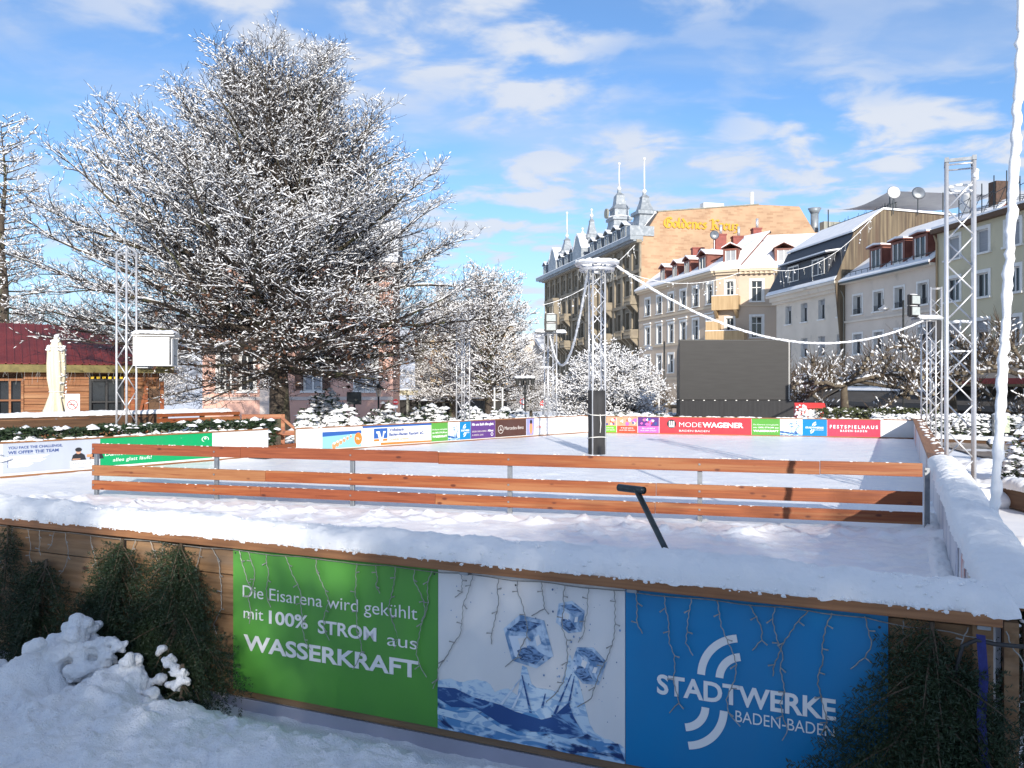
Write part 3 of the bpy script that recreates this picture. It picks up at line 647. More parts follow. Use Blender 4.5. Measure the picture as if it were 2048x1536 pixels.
    photo(1206.5, 1233, INKSKIN, PLIME, 'small photo panel with a lime green foot', 'WINTER', 'BADEN-BADEN')
    photo(1234, 1275, INKSKIN, PSCARLET, 'small photo panel with an orange red foot', 'FEINES', 'AUS DER REGION')
    photo(1276, 1318, PPURPLE, PPINK, 'small photo panel with a pink foot', 'BLUMEN', 'AUS DER STADT')
    o, w, h = P(f, 1319, 1503, z0, z1, PRED, 'long bright red fashion shop panel with round black W emblem')
    disc('emblem', .135 * w, .60 * h, .052 * w, .29 * h, INKBLACK, o)
    for x in (.107, .130, .153): poly('emblem', [(x * w, .43 * h), ((x + .013) * w, .43 * h), ((x + .013) * w, .78 * h), (x * w, .78 * h)], INKWHITE, o, -.0145)
    poly('emblem', [(.107 * w, .40 * h), (.166 * w, .40 * h), (.166 * w, .49 * h), (.107 * w, .49 * h)], INKWHITE, o, -.0165)
    text('MODE', INKWHITE, o, .22 * w, .42 * h, .245 * w, .30 * h, bold=-.012); text('WAGENER', INKWHITE, o, .475 * w, .42 * h, .44 * w, .30 * h, bold=.03)
    text('BADEN·BADEN', INKWHITE, o, .22 * w, .12 * h, .33 * w, .12 * h, bold=-.005)
    trio(f, 1503.5, 1560, 1605, 1654, 'far barrier right of the red fashion panel')
    o, w, h = P(f, 1654.5, 1761, z0, z1, PROSE, 'rose red festival hall panel near the right end of the far barrier')
    text('F E S T S P I E L H A U S', INKWHITE, o, .05 * w, .48 * h, .90 * w, .19 * h, bold=.03); text('B A D E N · B A D E N', INKWHITE, o, .25 * w, .28 * h, .50 * w, .12 * h, bold=.025)
    P(f, 1761.5, 1838, z0, z1, PWHITE, 'blank white panel at the right end of the far barrier')
boards_left()

# rail fence ----------------------------------------------------------
def rail_fence():
    a, b = Vector((-6.86, 13.9)), Vector((5.05, 10.4)); f = Frame(a, b)
    t = thing('rail_fence', 'low fence of three orange stained rails across the ice', 'fence', (a.x, a.y, ICEZ), f.th)
    us = (187, 428, 701, 1017, 1399, 1856)
    for i, u in enumerate(us):
        x = f.x(u); mb = MB(); mb.box(x - .03, x + .03, .042, .10, -.02, .80); mb.build('post', STEEL, t, bevel=.004)
        mb = MB()
        for z in (.775, .42, .18): mb.lathe([(.013, 0), (.013, .012)], (0, 0, 0), 8); 
        mb = MB()
        for z in (.775, .42, .18): mb.box(x - .012, x + .012, -.008, .0, z - .012, z + .012)
        mb.build('bolt', STEEL, t)
    rd = random.Random(5)
    for (zl0, zl1, js) in ((.69, .856, (480, 876, 1640)), (.335, .505, (530, 1312)), (.10, .25, (520, 870, 1310))):
        xs = [-.02] + [f.x(j) for j in js] + [f.L - .02]
        for k in range(len(xs) - 1):
            dz = rd.uniform(-.006, .006); mb = MB(); mb.box(xs[k] + .003, xs[k + 1] - .003, rd.uniform(0, .003), .04, zl0 + dz, zl1 + dz)
            o = mb.build('rail', WOODS[rd.randrange(3)], t, bevel=.004)
    mb = MB()
    for i in range(260):
        z = rd.choice((.858, .508, .252)); x = rd.uniform(0, f.L); mb.ball((x, rd.uniform(.005, .035), z), rd.uniform(.006, .016), 1, (1.8, .9, .5), .2, rd)
    mb.build('snow_crumbs', SNOWFINE, t)
WOODS = [WOODORANGE, mat('stained_wood_light', (.31, .14, .055), .5, c2=(.23, .085, .03), nscale=5, stretch=(.35, 6, 9), lo=.35, hi=.7, bump=.12, bscale=9, c3=(.20, .06, .02), n3=3, lo3=.6, hi3=.66, knots=(.12, .035, .012)),
         mat('stained_wood_red', (.26, .07, .025), .5, c2=(.17, .04, .014), nscale=5, stretch=(.35, 6, 9), lo=.35, hi=.7, bump=.12, bscale=9, c3=(.15, .035, .012), n3=3, lo3=.6, hi3=.66, knots=(.08, .018, .008))]
rail_fence()
def steel_bar():
    mb = MB(); Y = 6.05
    p1 = ray(1333, 1102, 6.15); p0 = ray(1272, 978, 6.35); d = (p0 - p1).normalized(); p1 = p1 - d * .55
    mb.tube([p1, p0], .022, 12)
    o = mb.build('steel_bar', DARKSTEEL, None, True)
    mb = MB(); q0, q1 = ray(1238, 975, 6.5), ray(1288, 981, 6.3)
    mb.tube([q0, q1], .028, 14, cap=False); mb.tube([q1 + (q0 - q1).normalized() * .004, q1 + (q0 - q1).normalized() * .0045], .026, 14)
    mb.build('cross_handle', DARKSTEEL, o, True)
    tag(o, 'dark steel pipe with short cross handle leaning out of the ice behind the front barrier', 'steel bar')
steel_bar()
# ------------------------------------------------------------------ lattice masts
def lattice_mast(label, loc, rot, h, w=.36, bay=.36, r=.024, name='lattice_mast', z0=0.0, flat=False):
    t = thing(name, label, 'mast', loc, rot); q = w / 2
    cs = [(-q, -q), (q, -q), (q, q), (-q, q)]
    for c in cs:
        mb = MB(); mb.tube([(c[0], c[1], z0), (c[0], c[1], h)], r, 10); mb.build('chord', ALU, t, True)
    mb = MB(); n = int((h - z0 - .1) / bay)
    for i in range(4):
        a, b = cs[i], cs[(i + 1) % 4]
        for k in range(n):
            za, zb = z0 + .06 + k * bay, z0 + .06 + (k + 1) * bay
            if (k + i) % 2: a_, b_ = b, a
            else: a_, b_ = a, b
            mb.tube([(a_[0], a_[1], za), (b_[0], b_[1], zb)], r * .5, 6)
            if not flat and k % 1 == 0 and i % 2 == 0 and False: pass
        for z in (z0 + .05, h - .04): mb.tube([(a[0], a[1], z), (b[0], b[1], z)], r * .5, 6)
    mb.build('bracing', ALU, t, True)
    return t
def masts():
    t = lattice_mast('lattice mast with a white box on its side at the left barrier', (rx(253, 20), 20, 0), R(-21), rz(505, 20), .30, .37)
    mb = MB(); mb.tube([(-.15, -.15, rz(505, 20)), (0, 0, rz(492, 20)), (.15, .15, rz(505, 20))], .02, 8); mb.tube([(.15, -.15, rz(505, 20)), (0, 0, rz(492, 20) + .005), (-.15, .15, rz(505, 20))], .02, 8); mb.build('top_bracket', ALU, t, True)
    # white plywood box
    b = thing('projector_box', 'white wooden box with snowy pitched lid and open side on a mast', 'box', (rx(312, 19.9), 19.9, rz(732, 19.9)), R(12))
    w, hh, d = .42, .66, .40
    mb = MB(); mb.box(-w, w * .86, -d, -d + .02, 0, hh); mb.box(-w, -w + .02, -d + .02, d, 0, hh); mb.box(-w + .02, w, d - .02, d, 0, hh); mb.box(-w + .02, w, -d + .02, d - .02, 0, .02)
    mb.box(w - .02, w, -d + .02, -d + .25, .02, hh - .04)
    mb.build('case', WHITEPAINT, b)
    mb = MB(); mb.prismx([(-d - .05, hh + .02), (0, hh + .10), (d + .03, hh + .02), (d + .03, hh + .04), (0, hh + .125), (-d - .05, hh + .04)], -w - .03, w + .06); mb.build('lid', WHITEPAINT, b)
    snow_strip('snow', b, w * 2 + .08, -d - .04, d + .02, hh + .08, .09, 5, .02, .03).location.x = -w - .03
    mb = MB(); mb.box(w * .45, w * .52, -d - .02, -d - .002, hh - .22, hh - .06); mb.build('latch', STEEL, b)
    mb = MB(); mb.box(-w + .05, -w + .3, -d + .1, d - .1, -.05, -.002); mb.build('bracket', STEEL, b)
    mb = MB(); mb.box(w * .2, w - .1, -.15, .2, .03, .33); mb.build('projector', STEEL, b)
    t = lattice_mast('slim lattice mast half hidden by bare branches behind the purple panel', (rx(926, 31), 31, 0), R(38), rz(615, 31), .34, .36)
    # mast with lamps
    Y = 33.0; t = lattice_mast('lattice mast with two stacked floodlights behind the left barrier', (rx(1101, Y), Y, 0), R(20), rz(668, Y), .36, .36)
    floodlight('twin floodlight facing the ice on the mast beside the dark hotel', (rx(1102, Y - .3), Y - .3, rz(655, Y)), R(5), 2, .42)
    mb = MB(); mb.tube([(-.65, 0, rz(668, Y) + .05), (.65, 0, rz(668, Y) + .05)], .04, 8); mb.tube([(0, -.4, rz(668, Y) + .05), (0, .4, rz(668, Y) + .06)], .04, 8); mb.build('cross_arm', STEEL, t, True)
    snow_strip('snow', t, 1.3, -.05, .05, rz(668, Y) + .06, .12, 8, .03, .04, SNOWFAR).location.x = -.65
    # centre mast with the ring
    Y = 22.2; X = rx(1194, Y); zt = rz(530, Y)
    t = lattice_mast('tall centre mast on the ice with snowy top ring and black padded foot', (X, Y, ICEZ), R(12), zt - ICEZ, .33, .36, .026)
    mb = MB(); rr = .53
    for (r_, dz, th) in ((rr, 0.02, .055), (rr * .8, -.13, .045)):
        mb.tube([(r_ * math.cos(2 * PI * i / 32), r_ * math.sin(2 * PI * i / 32), zt - ICEZ + dz) for i in range(33)], th, 8, False)
    for i in range(4): mb.tube([(.17 * math.cos(i * PI / 2), .17 * math.sin(i * PI / 2), zt - ICEZ - .1), (rr * math.cos(i * PI / 2), rr * math.sin(i * PI / 2), zt - ICEZ)], .02, 6)
    mb.build('ring', ALU, t, True)
    mb = MB(); vs = []
    mb.tube([(rr * math.cos(2 * PI * i / 48), rr * math.sin(2 * PI * i / 48), zt - ICEZ + .065 + .012 * math.sin(i * 2.3)) for i in range(49)], [.045 + .012 * math.sin(i * 1.7) for i in range(49)], 8, False)
    mb.build('snow', SNOWFINE, t, True)
    mb = MB(); rd = random.Random(2)
    for i in range(40):
        a = rd.uniform(0, 2 * PI); r_ = rd.uniform(.2, .52); p = Vector((r_ * math.cos(a), r_ * math.sin(a), zt - ICEZ - .12))
        pts = [p]
        for k in range(4): p = p + Vector((rd.uniform(-.03, .03), rd.uniform(-.03, .03), -.07)); pts.append(p)
        mb.tube(pts, .008, 3)
    mb.build('icicle_wires', WIRE, t)
    mb = MB()
    n = 28; ring = []
    for i in range(n):
        a = 2 * PI * i / n; c, s = math.cos(a), math.sin(a); k = .235 / max(abs(c), abs(s)) ** .55; ring.append((k * c * .93, k * s * .93))
    zs = [0, .3, .6, 1.0, 1.3, 1.66]
    vs = [(x * (1 + .025 * math.sin(7 * j + i)), y * (1 + .025 * math.cos(5 * j + i)), z) for j, z in enumerate(zs) for i, (x, y) in enumerate(ring)]
    fs = [(j * n + i, j * n + (i + 1) % n, (j + 1) * n + (i + 1) % n, (j + 1) * n + i) for j in range(len(zs) - 1) for i in range(n)] + [tuple(range((len(zs) - 1) * n, len(zs) * n))]
    mb.add(vs, fs); mb.build('foot_padding', BLACKCLOTH, t, True)
    for z, tilt in ((1.05, .03), (.42, -.04)):
        mb = MB(); mb.tube([(x * 1.06, y * 1.06, z + tilt * math.sin(2 * PI * i / n)) for i, (x, y) in enumerate(ring + ring[:1])], .012, 6, False)
        if z > 1: mb.tube([(-.0, -.26, z), (.02, -.265, z - .25), (.0, -.262, z - .48)], .011, 6)
        mb.build('strap', WHITEPAINT, t, True)
    # tall mast on the right
    Y = 13.0; t = lattice_mast('tallest lattice mast close outside the right barrier', (rx(1920, Y), Y, 0), R(-25.5), rz(328, Y), .37, .42, .027)
    zt = rz(328, Y)
    mb = MB(); 
    for s in (-1, 1): mb.box(s * .185 - .03, s * .185 + .03, -.22, .22, zt, zt + .07)
    mb.box(-.15, .15, -.21, -.17, zt + .0, zt + .05); mb.build('top_plate', STEEL, t)
    mb = MB(); rd = random.Random(6)
    for z in (zt - .32, zt - .42, 2.95, 3.4):
        for i in range(7): mb.ball((rd.uniform(-.14, .14), -.18 + rd.uniform(0, .3), z), rd.uniform(.03, .055), 1, (1.3, 1, .5), .2, rd)
    for i in range(5): mb.ball((.2, -.15 + rd.uniform(-.05, .05), zt - .15 - i * .03), .05, 1, (1, 1, 1), .2, rd)
    mb.build('snow', SNOWFINE, t, True)
    # two masts at the far right corner
    Y = 28.6; t = lattice_mast('slender tall lattice mast rising behind the far right floodlight platform', (rx(1872, 29.6), 29.6, 0), R(-24), rz(575, 29.6), .34, .36)
    t = lattice_mast('short lattice mast carrying a snowy floodlight platform at the far right corner', (rx(1857, 27.6), 27.6, 0), R(5), rz(640, 27.6), .31, .33)
    zp = rz(640, 27.6); mb = MB(); mb.box(-.45, .35, -.25, .25, zp, zp + .04); mb.build('platform', STEEL, t)
    snow_strip('snow', t, .8, -.24, .24, zp + .04, .10, 9, .02, .04, SNOWFAR).location.x = -.45
    floodlight('pair of black snowy floodlights tilted over the far right rink corner', (rx(1831, 27.4), 27.4, rz(622, 27.4)), R(28), 2, .44)
    s = thing('loudspeaker', 'black loudspeaker box hanging in the far right masts', 'loudspeaker', (rx(1867, 28.6), 28.6, rz(680, 28.6)), R(10))
    mb = MB(); mb.box(-.17, .17, -.2, .2, 0, .66); mb.build('cabinet', BLACK, s, bevel=.02); mb = MB(); mb.box(-.15, .15, -.215, -.202, .03, .63); mb.build('grille', BLACKCLOTH, s)
def floodlight(label, loc, rot, n, w):
    t = thing('floodlight', label, 'floodlight', loc, rot)
    for i in range(n):
        z = i * w * .82; mb = MB(); mb.box(-w / 2, w / 2, -.02, .14, z - w * .37, z + w * .37)
        for k in range(5): mb.box(-w * .4, w * .4, .14, .18, z - w * .3 + k * w * .14, z - w * .26 + k * w * .14)
        h = mb.build('housing', BLACK, t, bevel=.01)
        mb = MB(); mb.box(-w * .42, w * .42, -.032, -.021, z - w * .29, z + w * .29); mb.build('lens', LENS, h)
        mb = MB(); mb.ball((0, .06, z + w * .38), w * .42, 2, (1.05, .3, .16), .05); mb.build('snow', SNOWFAR, h, True)
    mb = MB(); mb.bar((-w * .55, .06, -w * .3), (-w * .55, .06, n * w * .6), .03, .03); mb.bar((w * .55, .06, -w * .3), (w * .55, .06, n * w * .6), .03, .03); mb.bar((-w * .55, .06, -w * .42), (w * .55, .06, -w * .42), .03, .03); mb.build('yoke', BLACK, t)
LENS = mat('lamp_lens', (.42, .46, .45), .15, c2=(.34, .38, .38), nscale=8, spec=.6)
masts()

def rope(label, a, b, sag, r, seed, snow=True, strands=0, m=None, name='light_rope', step=.06):
    a, b = Vector(a), Vector(b); rd = random.Random(seed); n = max(10, int((b - a).length / step))
    pts = [a.lerp(b, i / n) - Vector((0, 0, sag * 4 * (i / n) * (1 - i / n))) for i in range(n + 1)]
    t = thing(name, label, 'rope light', pts[0]); lo = [p - pts[0] for p in pts]
    mb = MB(); mb.tube(lo, r * .45, 6); mb.build('rope', WIRE, t, True)
    if snow:
        mb = MB(); mb.tube([p + Vector((rd.uniform(-1, 1), rd.uniform(-1, 1), rd.uniform(-.6, 1))) * r * .22 for p in lo], [r * rd.uniform(.72, 1.15) for _ in lo], 7)
        mb.build('snow', SNOWFINE, t, True)
    if strands:
        mb = MB(); ms = MB()
        for i in range(strands):
            p = lo[rd.randrange(1, n)]; L = rd.uniform(.15, .9); q = [p]
            for k in range(4): q.append(q[-1] + Vector((rd.uniform(-.05, .05), 0, -L / 4)))
            mb.tube(q, .008, 3)
            for k in range(rd.randrange(1, 4)): ms.ball(rd.choice(q), rd.uniform(.015, .05), 1, (1.2, 1, .9), .25, rd)
        mb.build('strands', WIRE, t)['kind'] = 'stuff'; ms.build('snow_lumps', SNOWFAR, t, True)['kind'] = 'stuff'
def ropes():
    Y = 22.2
    rope('thick snow coated rope light sagging from the ring to the far right floodlights', ray(1234, 532, 22), ray(1845, 642, 27.4), 1.28, .034, 1)
    rope('snow coated rope light looping from the ring down to the twin floodlights', ray(1176, 540, 22.4), ray(1100, 672, 32.8), 1.75, .036, 2)
    rope('very thick ice crusted rope hanging down beside the near right barrier', ray(2049, -60, 7.2), ray(1988, 1045, 7.0), 0.12, .042, 3, step=.045)
    rope('thin light string with snow lumps hung before the beige corner house', ray(1240, 540, 40), ray(1480, 545, 44), .6, .015, 4, True, 26)
    rope('thin light string with snow lumps before the dark mansard roof', ray(1545, 540, 46), ray(1745, 435, 46), .9, .015, 5, True, 22)
    rope('thin light string with snow lumps before the dark hotel front', ray(1085, 610, 42), ray(1270, 490, 42), .5, .014, 6, True, 20)
ropes()

# ------------------------------------------------------------------ foreground: snow bank, fir boughs, light curtain
def snow_bank():
    f = F_FRONT; xs = np.arange(4.2, 12.9, .022); ys = np.concatenate([-np.arange(.0, 2.6, .022), -np.arange(2.62, 6, .12)])
    X, Y = np.meshgrid(xs, ys)
    d = -Y                                                    # distance in front of the panels
    x1, x2 = f.x(471), f.x(1253)
    base = .02 + .20 * (1 / (1 + np.exp(-(d - .42 - .10 * fbm(X * 2, Y * 2, 4)) / .085)))
    base = base * (1 - .35 * np.clip((X - x2) / 1.5, 0, 1))
    left = np.clip((x1 + .1 - X) / .35, 0, 1); base = base * (1 - left) + left * (.06 + .16 * np.clip(d - .1, 0, 1))
    def mound(cx, cy, h, sx, sy): return h * np.exp(-((X - cx) / sx) ** 2 - ((Y - cy) / sy) ** 2)
    base += mound(f.x(228), -.62, .30, .22, .30) + mound(f.x(345), -.52, .20, .20, .24) + mound(f.x(20), -.75, .10, .3, .3) + mound(f.x(160), -1.0, .10, .5, .3)
    base += mound(f.x(420), -.8, .10, .5, .35) + mound(f.x(700), -.95, .07, .7, .25)
    n = .06 * fbm(X * 2.2, Y * 2.2, 8, 5) + .07 * np.abs(fbm(X * 5.2, Y * 5.2, 18, 5)) + .06 * np.clip(fbm(X * 11, Y * 11, 28, 3), 0, 1) + .022 * np.clip(fbm(X * 26, Y * 26, 3, 3), 0, 1)
    Z = base + n * np.clip(d / .35, .25, 1)
    V = np.stack([X, Y, Z], -1).reshape(-1, 3); nx, ny = len(xs), len(ys)
    i, j = np.meshgrid(np.arange(nx - 1), np.arange(ny - 1)); a = (j * nx + i).ravel()
    o = link('snow_bank', np_mesh('snow_bank', V, np.stack([a, a + nx, a + nx + 1, a + 1], 1), SNOW, True))
    o.location = (f.o.x, f.o.y, 0); o.rotation_euler = (0, 0, f.th); tag(o, kind='structure')
snow_bank()

def fir_bough(label, u, zt, H, W, seed, lean=0.0, nb=46, depth=.30, y0=-.05, needle=.027, group='fir boughs fixed to the front barrier', snow=0, fr=None):
    fr = fr or F_FRONT; rd = random.Random(seed); rg = np.random.default_rng(seed)
    p = fr.w(fr.x(u), y0, 0); t = thing('fir_bough', label, 'fir bough', p, fr.th, group)
    nb = int(nb * 1.15); stem = [(lean * H * (i / 10) ** 1.3 + rd.uniform(-.01, .01), -depth * .5 * (i / 10) ** 1.4 - .01, zt - H * .92 * i / 10) for i in range(11)]
    mb = MB(); mb.tube(stem, [.014 - .0009 * i for i in range(11)], 6); wood = mb
    A, B = [], []                                             # needle-bearing twigs
    for i in range(nb):
        s = (i + .5) / nb; k = s * 10; j = min(int(k), 9); q = Vector(stem[j]).lerp(Vector(stem[j + 1]), k - j)
        side = rd.choice((-1, 1)); L = W * (.48 + .72 * math.sin(min(1, s * 1.2) * PI * .60)) * rd.choice((.5, .8, 1.0, 1.25)) * rd.uniform(.85, 1.1) * (1 - .35 * max(0, s - .75) / .25)
        down = rd.uniform(.25, 1.1); out = rd.uniform(-.05, .75)
        d = Vector((side, -out * depth / .3 * .6, -down)).normalized()
        if rd.random() < .22: d = Vector((side * .25, -1 * depth / .3, -1.2)).normalized(); L *= .7
        pts = [q]
        for m in range(5):
            d = (d + Vector((0, 0, -.10))).normalized(); pts.append(pts[-1] + d * L / 5)
            if pts[-1].y > -.012: pts[-1].y = -.012
        wood.tube(pts, [.006, .005, .005, .004, .003, .002], 4)
        for m in range(5): A.append(pts[m]); B.append(pts[m + 1])
        n2 = max(3, int(L / .03))
        for m in range(n2):
            a = (m + .7) / n2 * 5; jj = min(int(a), 4); b = pts[jj].lerp(pts[jj + 1], a - jj); dd = (pts[jj + 1] - pts[jj]).normalized()
            sd = Vector((-dd.z, 0, dd.x)) * (1 if m % 2 else -1)
            l2 = L * .50 * (1 - a / 5 * .65) * rd.uniform(.7, 1.1) + .03
            e = (dd * .8 + sd * .75 + Vector((0, rd.uniform(-.3, .15), -.12))).normalized()
            c = b + e * l2
            if c.y > -.01: c.y = -.01
            A.append(b); B.append(c)
    wood.build('stem', TWIGBROWN, t)
    A = np.array([tuple(a) for a in A]); B = np.array([tuple(b) for b in B]); D = B - A; Ln = np.linalg.norm(D, axis=1)
    cnt = np.maximum(3, (Ln / .0040).astype(int)); idx = np.repeat(np.arange(len(A)), cnt); N = len(idx)
    tt = rg.random(N); base = A[idx] + D[idx] * tt[:, None]; dn = D[idx] / Ln[idx][:, None]
    rnd = rg.normal(size=(N, 3)); rnd[:, 1] *= .7; per = rnd - dn * (rnd * dn).sum(1, keepdims=True); per /= np.linalg.norm(per, axis=1, keepdims=True)
    dirn = per * .85 + dn * .6; dirn /= np.linalg.norm(dirn, axis=1, keepdims=True)
    tip = base + dirn * (needle * rg.uniform(.7, 1.15, N))[:, None]; wv = np.cross(dirn, rg.normal(size=(N, 3))); wv /= np.linalg.norm(wv, axis=1, keepdims=True); wv *= .0029
    mid = (base + tip) / 2
    V = np.stack([base, mid + wv, tip, mid - wv], 1).reshape(-1, 3); F = np.arange(4 * N).reshape(-1, 4)
    link('needles', np_mesh('needles', V, F, FIR), t)
    if snow:
        sel = rg.choice(len(A), min(len(A), snow * 5), replace=False); ball = []
        for i in sel:
            pz = (zt - A[i][2]) / H
            if pz < .45 and rd.random() < .8: continue
            if len(ball) >= snow: break
            m = (A[i] + B[i]) / 2; r = rd.uniform(.02, .045); ball.append(((m[0], m[1] - .02, m[2] + .015), r, (1.3, 1, .8)))
            ball.append(((m[0] + rd.uniform(-.04, .04), m[1] - .03, m[2] - .02), r * .8, (1, 1, 1)))
        if ball: snow_union('snow', ball, .012, SNOW, t, .010, 18, seed)
    return t
def firs():
    fir_bough('narrow dark fir bough at the left end of the front barrier', 30, 1.24, .85, .24, 1, 0, 36, .14)
    fir_bough('wide fir bough at the left, its tip well below the plank cap', 105, .98, .98, .58, 2, -.04, 66, .28)
    fir_bough('fir bough behind the tall snow mound, second left of the green panel', 258, 1.22, 1.05, .52, 3, 0, 70, .24)
    fir_bough('largest fir bough hanging directly left of the green panel', 375, 1.24, 1.28, .58, 4, .02, 90, .30, snow=8)
    fir_bough('long needled fir bough overlapping the right edge of the blue panel', 1862, 1.23, 1.10, .52, 5, -.04, 76, .22, needle=.031)
    # beside the corner, standing free
    g = Frame(CORN, CORN + E2 * 1.2)
    fir_bough('snow flecked fir bough standing past the right corner of the front barrier', 2046, 1.22, 1.3, .30, 6, .0, 46, .30, fr=Frame(CORN + E2 * .02 + E1 * .12, CORN + E2 * 1.5 + E1 * .12), snow=22, group=None, y0=0)
    # small fir caught under the snow mounds
    f = F_FRONT
    def clump(label, pts, seed, vox=.012, lm=.024):
        b = []; rd = random.Random(seed)
        for (u, v, d, r) in pts:
            x = f.x(u); w = f.w(x, -d); z = rz(v, w.y)
            for k in range(22): b.append(((x + rd.gauss(0, .45) * r, -d + rd.gauss(0, .4) * r, z + rd.gauss(-.15, .42) * r), r * rd.choice((.24, .32, .42, .55)), (1.15, 1, .8)))
        o = snow_union('snow_clump', b, vox, SNOW, None, lm, 20, seed); o.location = (f.o.x, f.o.y, 0); o.rotation_euler = (0, 0, f.th)
        return tag(o, label, 'snow clump')
    clump('tall lumpy snow clump piled over a fir bough at the left', [(250, 1255, .42, .10), (262, 1285, .48, .13), (235, 1310, .55, .17), (205, 1340, .6, .18), (270, 1330, .5, .13), (300, 1290, .42, .08), (310, 1320, .42, .06), (175, 1370, .62, .17), (215, 1385, .66, .17), (160, 1400, .66, .13), (325, 1292, .40, .05), (150, 1350, .62, .12)], 1)
    clump('rounded snow clump on the lower twigs of the largest fir bough', [(352, 1335, .42, .10), (340, 1365, .5, .14), (310, 1390, .55, .14), (375, 1375, .48, .13), (395, 1400, .5, .12), (290, 1400, .6, .12), (360, 1400, .55, .16)], 2)
    clump('slim streak of snow on fir twigs left of the green panel', [(408, 1318, .34, .045), (416, 1335, .34, .045), (432, 1345, .33, .04), (425, 1365, .36, .05), (440, 1360, .34, .035)], 3, .009, .012)
    fir_bough('small fir tip poking out under the tall snow clump', 150, .36, .34, .13, 9, .10, 16, .26, y0=-.72, group=None)
    fir_bough('dark fir twig under the snow right of the slim streak', 428, .42, .42, .12, 10, .12, 20, .2, y0=-.30, group=None)
    fir_bough('broken fir twig sticking out of the snow bank at the bottom edge', 250, .33, .26, .11, 11, .3, 12, .2, y0=-1.42, group=None)
firs()

def light_curtain():
    f = F_FRONT; t = thing('light_curtain', 'clear icicle light string hung in strands below the snowy front cap', 'string lights', (f.o.x, f.o.y, 0), f.th); rd = random.Random(12)
    us = [8, 35, 65, 88, 118, 140, 190, 250, 280, 310, 335, 370, 410, 432, 487, 505, 540, 578, 640, 721, 758, 797, 836, 870, 928, 952, 1003, 1040, 1088, 1135, 1182, 1232, 1275, 1332, 1386, 1437, 1500, 1552, 1618, 1665, 1730, 1806, 1935, 2010]
    Ls = [.45, .5, .35, .25, .18, .45, .42, .62, .62, .4, .35, .75, .5, .75, .35, .62, .45, .75, .65, .85, .22, .65, .4, .82, .18, .9, .5, .65, .25, .85, .40, .85, .28, .8, .38, .8, .3, .85, .45, .85, .34, .62, .7, .7]
    main = []
    for u in np.arange(-60, 2000, 28):
        main.append((f.x(u), -.035 - .02 * rd.random(), 1.222 - .012 * abs(math.sin(u * .02)) - (.05 * max(0, (u - 1650) / 330))))
    mb = MB(); mb.tube(main, .0030, 4); mb.build('main_wire', WIRE, t)
    for u, L in zip(us, Ls):
        x = f.x(u); p = Vector((x, -.045, 1.215)); pts = [p]; n = max(4, int(L / .075)); dx = rd.uniform(-.01, .01); mb = MB(); L = L * .86
        for k in range(n):
            dx = .6 * dx + rd.gauss(0, .018)
            if k == n - 1: dx += rd.choice((-.04, .04))
            pts.append(pts[-1] + Vector((dx, rd.uniform(-.006, .006), -L / n))); pts[-1].y = min(-.022, pts[-1].y)
        sm = []
        for k in range(len(pts) - 1):
            for q in range(3): sm.append(pts[k].lerp(pts[k + 1], q / 3) + Vector((.004 * math.sin(k * 3 + q * 2.1), 0, 0)))
        sm.append(pts[-1]); mb.tube(sm, .0032, 4)
        for k in range(1, n, 2):
            s = rd.choice((-1, 1)); a = pts[k]; b = a + Vector((s * .032, -.01, -.018 + rd.uniform(-.01, .03)))
            mb.tube([a, a.lerp(b, .55), b], [.003, .0035, .0052], 5)
        mb.build('strand', WIRE, t)
light_curtain()
def strap():
    f = F_FRONT; t = thing('strap', 'dark blue strap hanging from the corner bracket of the front barrier', 'strap', (f.o.x, f.o.y, 0), f.th)
    a = f.x(1958); mb = MB()
    pts = [(a, -.10, 1.20), (a + .012, -.12, 1.0), (a + .0, -.13, .8), (a + .01, -.14, .62), (a + .05, -.15, .45), (a + .07, -.15, .36)]
    vs = []
    for x, y, z in pts: vs += [(x - .020, y, z), (x + .020, y - .012, z), (x + .020, y - .009, z), (x - .020, y + .003, z)]
    mb.add(vs, [(i * 4 + k, i * 4 + (k + 1) % 4, (i + 1) * 4 + (k + 1) % 4, (i + 1) * 4 + k) for i in range(5) for k in range(4)])
    mb.build('webbing', mat('blue_webbing', (.012, .016, .13), .7, c2=(.02, .03, .18), nscale=30, bump=.2, bscale=200), t)
    c = thing('cable', 'black cable looped from the corner of the front barrier', 'cable', (f.o.x, f.o.y, 0), f.th)
    mb = MB(); mb.tube([(a - .10, -.07, .78), (a - .11, -.08, 1.0), (a - .08, -.09, 1.13), (a - .02, -.10, 1.17), (a + .06, -.10, 1.16), (a + .20, -.05, 1.15)], .011, 8); mb.build('cable', BLACK, c, True)
strap()

